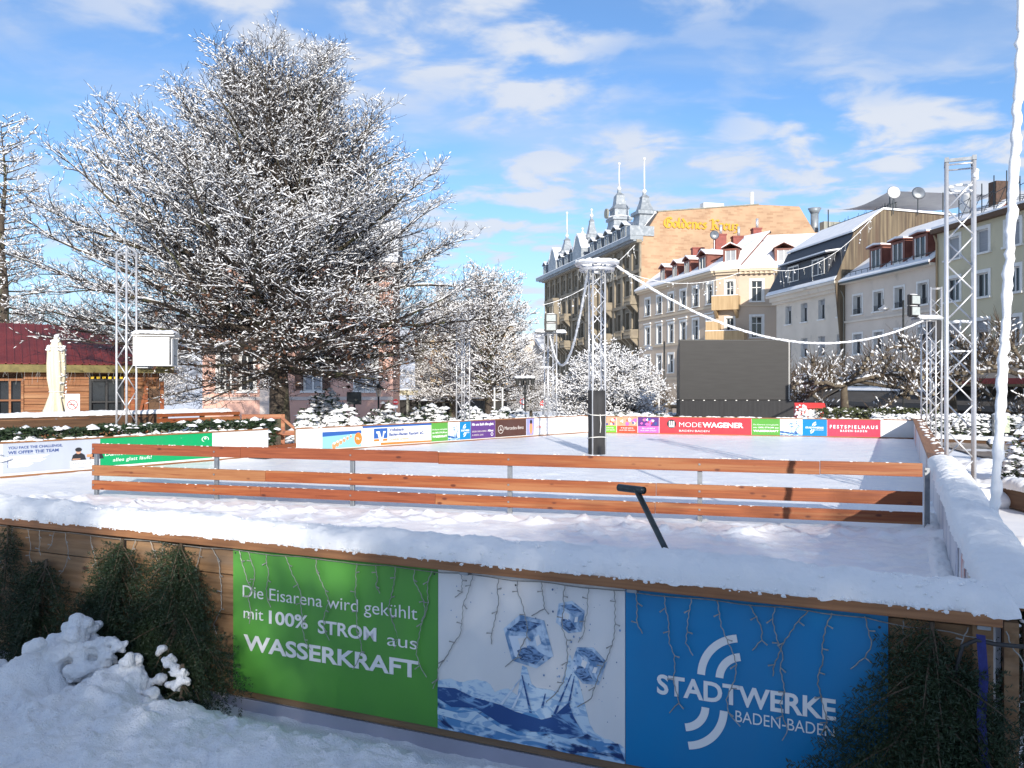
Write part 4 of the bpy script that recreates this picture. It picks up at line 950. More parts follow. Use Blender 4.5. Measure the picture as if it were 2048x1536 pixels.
# ------------------------------------------------------------------ things around the rink
def screen():
    Y = 36.0; t = thing('video_screen', 'big dark video wall on a black skirted trailer behind the far barrier', 'video screen', (rx(1470, Y), Y, 0), R(-3))
    SCR = mat('screen_face', (.033, .033, .034), .42, c2=(.028, .028, .029), nscale=1.2, stretch=(1, 1, 8), spec=.18, bump=.015, bscale=40)
    w = 2.33; z1 = rz(681, Y); z0 = rz(799, Y)
    mb = MB(); mb.prism([(-w, z0 - .02), (w, z0 - .02), (w, z1 + .02), (-w, z1 + .05)], .02, .35); mb.prismx([(.35, z0), (1.0, z0), (1.0, z1 - .45), (.35, z1)], -w + .02, w - .02); mb.build('housing', BLACK, t, bevel=.01)
    mb = MB(); mb.box(-w + .02, w - .09, 0, .018, z0, z1); mb.build('screen', SCR, t)
    mb = MB(); mb.box(w - .085, w - .065, -.006, .018, z0, z1); mb.build('edge_strip', WHITEPAINT, t)
    SK = mat('skirt_cloth', (.012, .012, .014), .75, c2=(.02, .02, .022), nscale=2, stretch=(5, 1, .3), bump=.3, bscale=5)
    mb = MB(); mb.box(-w + .02, w + .12, -.02, 1.1, 0, z0 - .03); mb.build('skirt', SK, t)
    mb = MB()
    for i in range(11): mb.box(-w + .1 + i * .45, -w + .16 + i * .45, -.03, -.02, z0 - .05, z0 - .02)
    mb.build('clip', WHITEPAINT, t)
screen()

def planks(mb, x0, x1, z0, z1, h, y0, y1, rd):
    z = z0
    while z < z1 - .02:
        hh = min(h * rd.uniform(.9, 1.1), z1 - z); mb.box(x0, x1, y0 + rd.uniform(0, .02), y1, z, z + hh - .012); z += hh
def hut():
    a, b = Vector((-17.0, 26.0)), Vector((-12.25, 28.9)); f = Frame(a, b); rd = random.Random(4)
    t = thing('timber_hut', 'log walled market hut with a dark red sheet metal roof at the left', 'hut', (a.x, a.y, 0), f.th)
    L = f.L; He = 3.12; ops = [(f.x(-8), f.x(47), 1.25, 2.62), (f.x(178), f.x(247), 1.1, 2.62)]
    W = MB(); z = 0
    while z < He:
        h = min(.2, He - z); cuts = [(-.3, L + .25)]
        for o in ops:
            if z + h > o[2] and z < o[3]:
                n = []
                for c in cuts: n += [(c[0], o[0]), (o[1], c[1])] if c[0] < o[0] < c[1] else [c]
                cuts = n
        for c in cuts: W.box(c[0], c[1], rd.uniform(0, .03), .14, z, z + h - .012)
        z += h
    W.build('wall', WOODLOG, t, bevel=.006)
    mb = MB(); mb.box(-.3, L + .25, .15, 4.2, 0, He); mb.build('inner_wall', WOODDARK, t)
    mb = MB(); mb.box(L - .62, L + .25, -.02, -.002, 0, 2.3); mb.build('side_door', WOODDARK, t)
    for x in (L - .66, L - .25, L + .26): 
        mb = MB(); mb.box(x, x + .12, -.10, .02, 0, 2.55); mb.build('post', WOODORANGE, t, bevel=.005)
    mb = MB(); mb.bar((L - .62, -.08, .4), (L - .2, -.08, 2.3), .06, .08); mb.build('brace', WOODORANGE, t)
    for k, (x0, x1, z0, z1) in enumerate(ops):
        mb = MB(); q = .07; m = WOODLOG if k == 0 else BLACK
        mb.box(x0, x0 + q, -.03, .1, z0, z1); mb.box(x1 - q, x1, -.03, .1, z0, z1); mb.box(x0 + q, x1 - q, -.028, .1, z1 - q, z1); mb.box(x0 + q, x1 - q, -.028, .1, z0, z0 + q)
        mb.box((x0 + x1) / 2 - .03, (x0 + x1) / 2 + .03, -.02, .09, z0 + q, z1 - q); mb.box(x0 + q, x1 - q, -.018, .088, (z0 + z1) / 2 - .025, (z0 + z1) / 2 + .025)
        w = mb.build('window', m, t); mb = MB(); mb.box(x0 + .02, x1 - .02, .10, .115, z0 + .02, z1 - .02); mb.build('pane', GLASS, w)
        if k == 1:
            mb = MB()
            for i in range(6): mb.box(x0 + .05 + i * (x1 - x0) / 6, x0 + .05 + (i + .55) * (x1 - x0) / 6, -.045, -.032, z1 + .0, z1 + .07)
            mb.build('warning_tape', mat('yellow_tape', (.75, .48, .02), .5), w)
    ROOF = mat('red_sheet_metal', (.17, .024, .022), .4, .15, c2=(.12, .016, .016), nscale=2, bump=.02)
    mb = MB(); y0, y1 = -.38, 2.3; zt = 4.5; n = int((L + 1.2) / .2); x0 = -.8; xe = L + .65
    def top(x): return min(1.0, max(0.0, (xe - x) / 2.6))
    for i in range(n):
        xa, xb = x0 + i * (xe - x0) / n, x0 + (i + 1) * (xe - x0) / n; xm = xa + (xb - xa) * .75
        for (p, q, dz) in ((xa, xm, 0), (xm, xb, .03)):
            tp, tq = top(p), top(q)
            vs = [(p, y0, He + dz - .02), (q, y0, He + dz - .02), (q, y0 + (y1 - y0) * tq, He + (zt - He) * tq + dz), (p, y0 + (y1 - y0) * tp, He + (zt - He) * tp + dz)]
            vs += [(a_, b_, c_ - .03) for a_, b_, c_ in vs]
            mb.add(vs, [(0, 1, 2, 3), (7, 6, 5, 4), (0, 4, 5, 1), (1, 5, 6, 2), (2, 6, 7, 3), (3, 7, 4, 0)])
    mb.build('roof', ROOF, t, recalc=False)
    mb = MB(); mb.add([(x0, y1, zt - .01), (xe - 2.6, y1, zt - .01), (xe, 4.6, He - .05), (x0, 4.6, He - .05)], [(0, 1, 2, 3)]); mb.add([(xe, y0, He - .05), (xe, 4.6, He - .05), (xe - 2.6, y1, zt - .02)], [(0, 1, 2)]); mb.build('rear_roof', ROOF, t)
    mb = MB(); mb.box(x0, xe, y0 - .0, y0 + .05, He - .30, He - .06); mb.build('fascia', mat('mossy_fascia', (.20, .165, .06), .8, c2=(.13, .11, .04), nscale=5), t)
    mb = MB()
    for i in range(60):
        x = rd.uniform(x0, xe); p = Vector((x, y0 - .03, He - .28)); pts = [p]; Ln = rd.uniform(.12, .4)
        for k in range(3): pts.append(pts[-1] + Vector((rd.uniform(-.03, .03), 0, -Ln / 3)))
        mb.tube(pts, .0035, 3)
    mb.build('icicle_lights', WIRE, t)
    # sign
    s = thing('no_smoking_sign', 'white no smoking sign with red ring leaning by the log wall', 'sign', (rx(145, 21.4), 21.4, 0), R(12))
    mb = MB(); mb.box(-.17, .17, 0, .01, 1.72, 2.2); mb.build('board', PWHITE, s); disc('ring', 0, 1.93, .125, .125, INKRED, s, -.003, 28, inner=.82)
    poly('slash', [(-.085, 2.0), (-.07, 2.015), (.085, 1.86), (.07, 1.845)], INKRED, s, -.006); poly('cigarette', [(-.08, 1.915), (.06, 1.915), (.06, 1.94), (-.08, 1.94)], INKBLACK, s, -.0035)
    mb = MB(); mb.tube([(.05, .03, 1.75), (.14, .05, .9), (.14, .05, 0)], .012, 6); mb.build('stand', STEEL, s)
    # parasol
    Y = 21.6; q = thing('parasol', 'closed cream parasol wrapped in folds with snow on top', 'parasol', (rx(113, Y), Y, 0), 0)
    CR = mat('cream_cloth', (.70, .63, .47), .8, c2=(.60, .53, .38), nscale=3, stretch=(6, 6, .5), bump=.4, bscale=6)
    z0, z1 = rz(826, Y), rz(672, Y); k = 40; vs = []; prof = [(0, .27, .30), (.10, .22, .25), (.22, .17, .12), (.27, .155, .06), (.30, .165, .10), (.45, .20, .14), (.65, .205, .15), (.80, .19, .15), (.84, .17, .12), (.90, .115, .1), (.96, .07, .05), (1, .03, 0)]
    for zz, r, am in prof:
        for j in range(k):
            a = 2 * PI * j / k; rr = r * (1 + am * math.sin(a * 8 + zz * 3)); vs.append((rr * math.cos(a), rr * math.sin(a), z0 + (z1 - z0) * zz + (.04 * math.sin(a * 4) if zz == 0 else 0)))
    mb = MB(); mb.add(vs, [(i * k + j, i * k + (j + 1) % k, (i + 1) * k + (j + 1) % k, (i + 1) * k + j) for i in range(len(prof) - 1) for j in range(k)]); mb.build('canopy', CR, q, True)
    mb = MB(); mb.tube([(0, 0, 0), (0, 0, z1 + .05)], .025, 8); mb.build('pole', ALU, q, True)
    mb = MB(); mb.tube([(.168 * math.cos(i * PI / 8), .168 * math.sin(i * PI / 8), z0 + (z1 - z0) * .275) for i in range(17)], .014, 6, False); mb.build('tie', WHITEPAINT, q, True)
    mb = MB(); rd2 = random.Random(1)
    for i in range(46):
        a = rd2.uniform(0, 2 * PI); zz = rd2.choice((.82, .84, .86, .93, .97, 1)); r = .22 - .2 * max(0, (zz - .82) / .18)
        mb.ball((r * math.cos(a), r * math.sin(a), z0 + (z1 - z0) * zz), rd2.uniform(.03, .06), 1, (1, 1, .8), .2, rd2)
    for i in range(26): a = rd2.uniform(-.8, .6); zz = rd2.uniform(.2, .8); mb.ball((.22 * math.cos(a), .22 * math.sin(a), z0 + (z1 - z0) * zz), rd2.uniform(.015, .03), 1, (1, 1, 1), .2, rd2)
    mb.build('snow', SNOWFINE, q, True)
hut()

def left_counter():
    f = Frame(ray(-30, 0, 18.6).to_2d(), ray(480, 0, 23.6).to_2d()); rd = random.Random(8)
    t = thing('wooden_counter', 'long wooden counter rail with a line of snow on top before the hut', 'counter', (f.o.x, f.o.y, 0), f.th); L = f.L
    mb = MB(); mb.box(0, L * .62, 0, .3, 1.64, 1.70); mb.build('top_plank', WOODDARK, t); mb = MB(); mb.box(L * .62 + .01, L, 0, .2, 1.60, 1.68); mb.build('top_plank', WOODORANGE, t, bevel=.004)
    mb = MB(); mb.box(0, L * .62, .0, .05, 1.3, 1.63); mb.build('front_plank', WOODDARK, t)
    mb = MB(); mb.box(L * .62, L, .0, .04, 1.36, 1.56); mb.build('front_plank', WOODORANGE, t, bevel=.004)
    for i in range(7): mb = MB(); x = i * (L - .1) / 6; mb.box(x, x + .1, .05, .15, 0, 1.6); mb.build('post', WOODDARK, t)
    s = snow_strip('snow', t, L * .96, .0, .26, 1.695, .09, 4, .01, .035)
    # gate frames at the rink entrance
    g = thing('wooden_gate', 'orange timber gate frames with diagonal braces at the rink entrance', 'gate', (rx(487, 22.4), 22.4, 0), R(12))
    w = rx(590, 22.4) - rx(487, 22.4); zt, zm = rz(829, 22.4), rz(862, 22.4)
    mb = MB(); mb.box(0, w * .72, 0, .05, zt - .12, zt); mb.build('rail', WOODORANGE, g, bevel=.004)
    mb = MB(); mb.box(w * .15, w, 0, .05, zm - .13, zm); mb.build('rail', WOODORANGE, g, bevel=.004)
    for x in (-.05, w * .70, w - .04): mb = MB(); mb.box(x, x + .10, .052, .14, 0, zt if x < w * .8 else zm); mb.build('post', WOODORANGE, g, bevel=.004)
    mb = MB(); mb.bar((.02, -.03, zt - .06), (w * .34, -.03, zm - .05), .05, .07); mb.build('brace', WOODORANGE, g); mb = MB(); mb.bar((w * .70, -.03, zt - .06), (w, -.03, zm + .0), .05, .07); mb.build('brace', WOODORANGE, g)
    p = thing('plank_ramp', 'low orange plank sill across the rink entrance behind the rail fence', 'sill', (LM.x, LM.y, 0), math.atan2((LG - LM).y, (LG - LM).x))
    mb = MB(); mb.box(.05, (LG - LM).length, 0, .06, .5, .88); mb.build('plank', WOODORANGE, p, bevel=.004)
    mb = MB(); mb.box(-.7, .9, -.55, -.03, ICEZ + .004, ICEZ + .035)
    for i in range(40): mb.box(-.7 + i * .04, -.68 + i * .04, -.6, -.5, ICEZ + .036, ICEZ + .06)
    mb.build('rubber_mat', BLACK, p)
left_counter()
# ------------------------------------------------------------------ trees
def gen_tree(seed, H, env, zlow, nprim, trunk_r, elev, sec_sp=.34, ter_sp=.20, twig_sp=.13, sec_len=.46, droop=.0, fork=1.0, twig_len=(.12, .34), ter_len=(.3, .8), wob=.10, tiers=True, ztop=None):
    """skeleton of a bare tree: returns arrays of segments (p0, p1, r0, r1, level)"""
    rd = random.Random(seed); S = []
    def add(pts, rs, lv):
        for i in range(len(pts) - 1): S.append((pts[i], pts[i + 1], rs[i], rs[i + 1], lv))
    def limb(p, d, L, n, r0, r1, lv, curve, w):
        pts = [p]; d = d.normalized()
        for i in range(n):
            d = (d + Vector((rd.gauss(0, w), rd.gauss(0, w), rd.gauss(0, w * .7) + curve / n))).normalized(); pts.append(pts[-1] + d * (L / n))
        add(pts, [r0 + (r1 - r0) * (i / n) for i in range(n + 1)], lv); return pts
    nT = 16; tp = [Vector((.12 * math.sin(i * 1.1) * (i / nT) * .8, .12 * math.cos(i * .9) * (i / nT), H * .97 * i / nT)) for i in range(nT + 1)]
    tr = [trunk_r * max(.04, (1 - i / nT) ** .85) for i in range(nT + 1)]; tr[0] *= 1.25
    add(tp, tr, 0)
    def onp(pts, s):
        a = s * (len(pts) - 1); j = min(int(a), len(pts) - 2); return pts[j].lerp(pts[j + 1], a - j), (pts[j + 1] - pts[j]).normalized()
    for i in range(nprim):
        q = (i + rd.random()) / nprim; zb = zlow + (H * .965 - zlow) * q ** 1.2; az = i * 2.39996 + rd.uniform(-.3, .3)
        el = elev(q) + rd.gauss(0, R(6)); L = 1.0
        for _ in range(12):
            zt = zb + L * math.sin(el); target = env(max(zt, 0), az); L = L * .5 + .5 * target / max(.35, math.cos(el))
        L = max(.5, L * rd.uniform(.80, 1.06)); p, _ = onp(tp, zb / (H * .97)); d = Vector((math.cos(az) * math.cos(el), math.sin(az) * math.cos(el), math.sin(el)))
        r0 = min(trunk_r * .42, .014 + .0115 * L * fork); n = max(4, int(L / .55))
        pl = limb(p, d, L, n, r0, .008, 1, droop + (.25 if el > R(25) else (.10 if el > 0 else .18)), wob)
        ns = max(2, int(L * .82 / sec_sp)); side = 1
        for k in range(ns):
            s = .16 + .84 * (k + rd.random() * .7) / ns; b, bd = onp(pl, s); side = -side
            h = Vector((-bd.y, bd.x, 0)); h.normalize() if h.length > .01 else None
            sd = (bd * .75 + h * side * rd.uniform(.5, 1.0) + Vector((0, 0, rd.uniform(-.25, .45)))).normalized()
            l2 = min(2.6, sec_len * L * (1.08 - s) + .35) * rd.uniform(.65, 1.1); n2 = max(2, int(l2 / .4))
            sp = limb(b, sd, l2, n2, max(.007, r0 * .45 * (1 - s * .6)), .005, 2, rd.uniform(-.15, .3), wob * 1.2)
            nt = max(2, int(l2 / ter_sp)); s3 = 1
            for m in range(nt + 1):
                u = .12 + .88 * (m + rd.random() * .6) / (nt + .6); c, cd = onp(sp, min(u, 1)); s3 = -s3
                h2 = Vector((-cd.y, cd.x, 0)); h2.normalize() if h2.length > .01 else None
                td = (cd * .8 + h2 * s3 * rd.uniform(.4, 1) + Vector((0, 0, rd.uniform(-.35, .55)))).normalized(); l3 = rd.uniform(*ter_len) * (1.15 - .4 * u)
                tpp = limb(c, td, l3, 2, .0065, .004, 3, rd.uniform(-.1, .3), wob * 1.5)
                nw = int(l3 / twig_sp) + 1
                for w in range(nw):
                    e, ed = onp(tpp, rd.uniform(.25, 1)); v = Vector((rd.gauss(0, 1), rd.gauss(0, 1), rd.gauss(.25, .8))).normalized(); wd = (ed * .8 + v * .8).normalized()
                    S.append((e, e + wd * rd.uniform(*twig_len), .0048, .003, 4))
    return S
def tree_meshes(S, thick=1.0, min_r=.0, snow_p=None, snow_r=(.016, .034), seed=0, k=3, cap=.9):
    P0 = np.array([tuple(s[0]) for s in S]); P1 = np.array([tuple(s[1]) for s in S]); r0 = np.maximum(np.array([s[2] for s in S]), min_r) * thick; r1 = np.maximum(np.array([s[3] for s in S]), min_r * .8) * thick
    lv = np.array([s[4] for s in S]); rg = np.random.default_rng(seed)
    big = lv <= 1
    Vt, Ft = seg_tubes(P0[big], P1[big], r0[big], r1[big], 7); Vb, Fb = seg_tubes(P0[~big], P1[~big], r0[~big], r1[~big], k)
    # snow: two lumps per stick on the upper side
    D = P1 - P0; Ln = np.linalg.norm(D, axis=1); flat = 1 - np.abs(D[:, 2]) / Ln
    pr = snow_p(P0, lv) * np.clip(.25 + flat * 1.3, 0, 1)
    parts = []
    for rep in range(2):
        sel = (rg.random(len(S)) < pr) & ((lv >= 2) | (rep == 0)) & (lv >= 1); n = sel.sum()
        lim = (lv[sel] <= 2)[:, None]; a = np.where(lim, 0, rg.uniform(0, .2, n)[:, None]) + .5 * rep; b = np.where(lim, a + (1.02 if True else 0) - .5 * rep, np.minimum(a + rg.uniform(.3, .55, n)[:, None], 1.03))
        q0 = P0[sel] + D[sel] * a; q1 = P0[sel] + D[sel] * b
        rs = np.where(lv[sel] <= 2, np.clip(np.maximum(r0[sel], snow_r[0]) * rg.uniform(.7, 1.15, n), snow_r[0] * .9, snow_r[1] * 2), rg.uniform(*snow_r, n)); up = np.zeros((n, 3)); up[:, 2] = np.maximum(r0[sel], r1[sel]) * .8 + rs * .55
        mid = (q0 + q1) / 2 + up; q0 = q0 + up * .75; q1 = q1 + up * .75
        parts.append((np.concatenate([q0, mid]), np.concatenate([mid, q1]), np.concatenate([rs * .35, rs]), np.concatenate([rs, rs * .35])))
    A = np.concatenate([p[0] for p in parts]); B = np.concatenate([p[1] for p in parts]); ra = np.concatenate([p[2] for p in parts]); rb = np.concatenate([p[3] for p in parts])
    ok = np.linalg.norm(B - A, axis=1) > 1e-4
    Vs, Fs = seg_tubes(A[ok], B[ok], ra[ok], rb[ok], 4)
    return (Vt, Ft), (Vb, Fb), (Vs, Fs)
def make_tree(name, label, loc, S, snow_p, thick=1.0, min_r=0.0, snow_r=(.016, .034), seed=0, bark=BARK, twig=TWIG, group=None, leaves=None):
    t = thing(name, label, 'tree', loc, 0, group); T, B, Sn = tree_meshes(S, thick, min_r, snow_p, snow_r, seed)
    link('trunk', np_mesh('trunk', *T, bark, True), t); cr = link('crown', np_mesh('crown', *B, twig), t); link('snow', np_mesh('snow', *Sn, TWIGSNOW), cr)
    if leaves is not None:
        rg = np.random.default_rng(seed); P = leaves; n = len(P); a = rg.normal(size=(n, 3)) * .035; b = rg.normal(size=(n, 3)) * .035
        V = np.stack([P - a, P + b, P + a, P - b], 1).reshape(-1, 3); link('dead_leaves', np_mesh('dead_leaves', V, np.arange(4 * n).reshape(-1, 4), LEAFBROWN), cr)
    return t
def big_oak():
    Y = 27.0; X = rx(560, Y); k = Y / FPX
    zs = np.array([1.5, 2.6, 3.5, 4.4, 5.1, 6.7, 8.3, 9.9, 11.5, 12.9, 13.7, 14.5]); rl = np.array([4.0, 6.5, 8.2, 9.0, 9.2, 8.8, 7.8, 5.8, 3.4, 1.9, 1.2, .15]); rr = np.array([4.5, 6.2, 7.2, 7.7, 7.9, 7.6, 6.2, 4.6, 3.1, 2.0, 1.2, .15])
    def env(z, az):
        c = math.cos(az); le = np.interp(z, zs, rl); ri = np.interp(z, zs, rr); q = .5 - .5 * c
        return .93 * (le * q + ri * (1 - q)) * (.9 if abs(math.sin(az)) > .6 else 1)
    def elev(q): return R(np.interp(q, [0, .07, .16, .3, .5, .75, 1], [-14, -2, 10, 24, 38, 50, 60]))
    S = gen_tree(11, 11.0, env, 2.9, 170, .38, elev, sec_sp=.31, ter_sp=.18, twig_sp=.115, droop=0.0)
    def sp(P, lv):
        h = np.clip((P[:, 2] - 3.2) / 4.5, 0, 1); rad = np.hypot(P[:, 0], P[:, 1]); outer = np.clip(rad / 6.5, 0, 1)
        cl = .72 + .5 * fbm(P[:, 0] * .55 + 7, P[:, 2] * .7 + P[:, 1] * .5, 3, 3)
        return np.where(lv >= 4, .72, np.where(lv == 3, .95, 1.15)) * cl * (.14 + .68 * h + .34 * outer * (.3 + .7 * h))
    leaf = np.array([tuple(s[1]) for s in S if s[4] >= 3 and 2.2 < s[1].z < 5.2 and s[1].xy.length < 5.2]); rg = np.random.default_rng(1); leaf = leaf[rg.random(len(leaf)) < .10]
    make_tree('oak_tree', 'huge wide crowned bare oak with snow on every twig, beside the white box mast', (X, Y, 0), S, sp, seed=1, leaves=leaf, min_r=.0052, snow_r=(.008, .021))
    # knot and root flare on the trunk are part of the bark
big_oak()
def other_trees():
    # larch at the left edge
    Y = 44.0
    S = gen_tree(5, rz(200, Y) - .4, lambda z, az: np.interp(z, [0, 4, 12, 16, 18.6], [2.6, 2.6, 2.0, 1.6, .4]), 3.0, 90, .30, lambda q: R(-8 + 25 * q), sec_sp=.4, ter_sp=.22, twig_sp=.2, sec_len=.4, wob=.06)
    make_tree('larch_tree', 'tall narrow bare larch with a snow crusted top at the left edge', (rx(6, Y), Y, -.4), S, lambda P, lv: np.clip(.35 + .5 * (P[:, 2] - 9) / 8, .3, .95), thick=1.2, min_r=.010, snow_r=(.02, .045), seed=2, twig=TWIGBROWN)
    # background tree in the middle, left of the hotel
    Y = 56.0
    ez = [0, 3, 5, 8, 10, 12.0]
    S1 = gen_tree(21, rz(552, Y) + .2, lambda z, az: np.interp(z, ez, [3, 3.6, 4.0, 3.2, 2.2, .5]), 2.6, 62, .26, lambda q: R(10 + 52 * q), sec_sp=.42, ter_sp=.26, twig_sp=.2, ter_len=(.4, 1.0), twig_len=(.2, .45))
    spf = lambda P, lv: np.clip(.55 + .04 * P[:, 2], 0, .95)
    t = make_tree('frosted_tree', 'airy frosted tree in front of the tan town house left of the dark hotel', (rx(978, Y), Y, -1.3), S1, spf, thick=1.25, min_r=.009, snow_r=(.018, .038), seed=3, twig=TWIGBROWN, group='frosted trees behind the park')
    labs = ['frosted tree in the gap between the big oak and the first lattice masts', 'frosted tree far left between the larch and the log hut roof', 'frosted tree rising directly behind the red hut roof', 'frosted tree behind the left half of the big oak', 'frosted tree hidden behind the oak trunk by the pink house', 'small frosted tree before the distant white gable']
    for (u, y, s, r), lb in zip(((905, 60, .92, 1.0), (60, 52, .72, 2.0), (175, 58, .80, 3.0), (300, 62, .82, 4.0), (470, 66, .80, 5.0), (1062, 72, .55, .5)), labs):
        copy_thing(t, (rx(u, y), y, -1.3), r, s, lb)
    # low spreading cherry
    Y = 45.0
    S2 = gen_tree(31, 3.6, lambda z, az: np.interp(z, [0, 1, 2.5, 3.6, 4.6], [3.0, 3.3, 3.1, 2.3, 1.2]), 1.0, 80, .22, lambda q: R(6 + 40 * q), sec_sp=.24, ter_sp=.16, twig_sp=.14, ter_len=(.3, .7), twig_len=(.2, .42), wob=.16)
    make_tree('cherry_tree', 'low round cherry tree thick with snowy twigs behind the padded mast', (rx(1215, Y), Y, -.7), S2, lambda P, lv: np.clip(.45 + .14 * P[:, 2], 0, .97), thick=1.0, min_r=.007, snow_r=(.018, .036), seed=4)
    # dark bare tree before the distant houses
    # pollarded planes
    def plane(seed):
        rd = random.Random(seed); S = []
        top = Vector((0, 0, 3.0))
        for i in range(6): S.append((Vector((.05 * math.sin(i), 0, .5 * i)), Vector((.05 * math.sin(i + 1), 0, .5 * (i + 1))), .26 - .02 * i, .26 - .02 * (i + 1), 0))
        for i in range(9):
            az = 2 * PI * i / 9 + rd.uniform(-.25, .25); p = top - Vector((0, 0, rd.uniform(0, .35))); d = Vector((math.cos(az), math.sin(az), rd.uniform(.12, .5))).normalized(); r = .12
            L = rd.uniform(3.2, 4.6); n = 10; nodes = []
            for k in range(n):
                d = (d + Vector((rd.gauss(0, .22), rd.gauss(0, .22), rd.gauss(-.05, .14)))).normalized(); q = p + d * L / n; r2 = r * .9; S.append((p, q, r, r2, 1)); p = q; r = r2; nodes.append(Vector(p))
                if k in (3, 5):
                    dd = (d + Vector((rd.gauss(0, .6), rd.gauss(0, .6), rd.uniform(0, .5)))).normalized(); pp = p; rr = r * .8
                    for _ in range(4): dd = (dd + Vector((rd.gauss(0, .25), rd.gauss(0, .25), rd.gauss(0, .15)))).normalized(); qq = pp + dd * .28; S.append((pp, qq, rr, rr * .88, 1)); pp = qq; rr *= .88; nodes.append(Vector(pp))
            for nd in nodes[2:]:
                S.append((nd - Vector((0, 0, .07)), nd + Vector((0, 0, .08)), .10, .09, 1))
                for _ in range(11):
                    a = rd.uniform(0, 2 * PI); dv = Vector((.55 * math.cos(a), .55 * math.sin(a), rd.uniform(.2, 1.2))).normalized(); l = rd.uniform(.35, 1.1); m = nd + dv * l * .5
                    S.append((nd, m, .012, .009, 3)); S.append((m, m + (dv + Vector((rd.gauss(0, .2), rd.gauss(0, .2), .1))).normalized() * l * .5, .009, .005, 4))
        return S
    spp = lambda P, lv: np.where(lv == 1, .65, .22)
    PB = mat('plane_bark', (.13, .105, .075), .85, c2=(.07, .055, .04), nscale=3, c3=(.24, .21, .15), n3=2, lo3=.58, hi3=.64, bump=.3, bscale=8)
    Y = 41.0; g = 'pollarded plane trees along the street'
    t = make_tree('plane_tree', 'pollarded plane tree with knobbly limbs directly right of the video wall', (rx(1690, Y), Y, -.3), plane(41), spp, min_r=.007, snow_r=(.022, .05), seed=6, bark=PB, twig=TWIGBROWN, group=g)
    t2 = make_tree('plane_tree', 'pollarded plane tree standing behind the tallest lattice mast', (rx(1905, 40), 40, -.1), plane(52), spp, min_r=.007, snow_r=(.022, .05), seed=7, bark=PB, twig=TWIGBROWN, group=g)
    copy_thing(t2, (rx(2075, 37), 37, -.1), 1.4, 1.05, 'pollarded plane tree cut off by the right edge behind the crusted rope')
    copy_thing(t2, (rx(1600, 47), 47, -.7), .6, .95, 'pollarded plane tree half hidden behind the right end of the video wall')
    copy_thing(t, (rx(1340, 56), 56, -1.2), 3.2, .8, 'pollarded plane tree just left of the video wall')
other_trees()

# ------------------------------------------------------------------ snow laden shrubs and hedges
def shrub(name, label, loc, sx, sy, h, n, nsnow, seed, leaf=.06, lm=None, snow_r=(.06, .15), rot=0.0, group=None, kind=None, cat='shrub', box=False, long=1.6):
    rg = np.random.default_rng(seed); t = thing(name, label, cat, loc, rot, group)
    def pts(n):
        if box:
            p = rg.uniform(-1, 1, (n, 3)); face = rg.integers(0, 3, n)
            p[face == 0, 2] = rg.uniform(.75, 1.02, (face == 0).sum()); p[face == 1, 1] = -rg.uniform(.75, 1.02, (face == 1).sum()); p[:, 2] = p[:, 2] * .5 + .5
            P = p * np.array([sx, sy, h]); P[:, 2] += .12 * h * fbm(P[:, 0] * 1.6, P[:, 1] * 1.6, seed); return P
        u = rg.normal(size=(n, 3)); u /= np.linalg.norm(u, axis=1, keepdims=True); u[:, 2] = np.abs(u[:, 2]) * 1.0
        rr = rg.uniform(.55, 1.0, n) ** .5; lump = 1 + .28 * fbm(np.arctan2(u[:, 1], u[:, 0]) * 2.2 + 3, u[:, 2] * 3, seed, 3)
        return u * (rr * lump)[:, None] * np.array([sx, sy, h])
    P = pts(n); d = rg.normal(size=(n, 3)); d[:, 2] = d[:, 2] * .5 + .15; d /= np.linalg.norm(d, axis=1, keepdims=True); w = np.cross(d, rg.normal(size=(n, 3))); w /= np.linalg.norm(w, axis=1, keepdims=True)
    l = rg.uniform(.6, 1.2, n)[:, None] * leaf
    V = np.stack([P - d * l * long / 2, P + w * l * .4, P + d * l * long / 2, P - w * l * .4], 1).reshape(-1, 3)
    link('foliage', np_mesh('foliage', V, np.arange(4 * n).reshape(-1, 4), lm or LEAFDARK), t)
    mb = MB(); rd = random.Random(seed)
    for i in range(7 if not box else int(sx * 3)): 
        q = (rd.uniform(-.4, .4) * sx if not box else rd.uniform(-sx, sx), rd.uniform(-.4, .4) * sy, h * rd.uniform(.5, .8)); mb.tube([(q[0] * .3 if not box else q[0], q[1] * .3, -.05), q], [.03, .012], 5)
    mb.build('stems', BARK, t)
    nsnow = int(nsnow * 1.5); Q = pts(nsnow * 3); Q = Q[(Q[:, 2] > h * .38) | (rg.random(len(Q)) < .18)][:nsnow]
    v, f = ICO[1]; v = np.array(v); f = np.array(f); m = len(Q); r = rg.uniform(*snow_r, m)
    sc = np.stack([rg.uniform(.6, 1.9, m), rg.uniform(.6, 1.5, m), rg.uniform(.22, .5, m)], -1) * r[:, None]
    VV = v[None] * sc[:, None, :] * (1 + .22 * rg.normal(size=(m, len(v), 1))); an = rg.uniform(0, PI, m); c, s = np.cos(an)[:, None], np.sin(an)[:, None]
    x, y = VV[..., 0] * c - VV[..., 1] * s, VV[..., 0] * s + VV[..., 1] * c; VV[..., 0], VV[..., 1] = x, y; VV[..., 2] -= .25 * np.hypot(x, y)
    VV += Q[:, None, :] + np.array([0, 0, .03]); FF = (f[None] + (np.arange(m) * len(v))[:, None, None]).reshape(-1, 3)
    link('snow', np_mesh('snow', VV.reshape(-1, 3), FF, SNOWFAR, True), t)
    return t
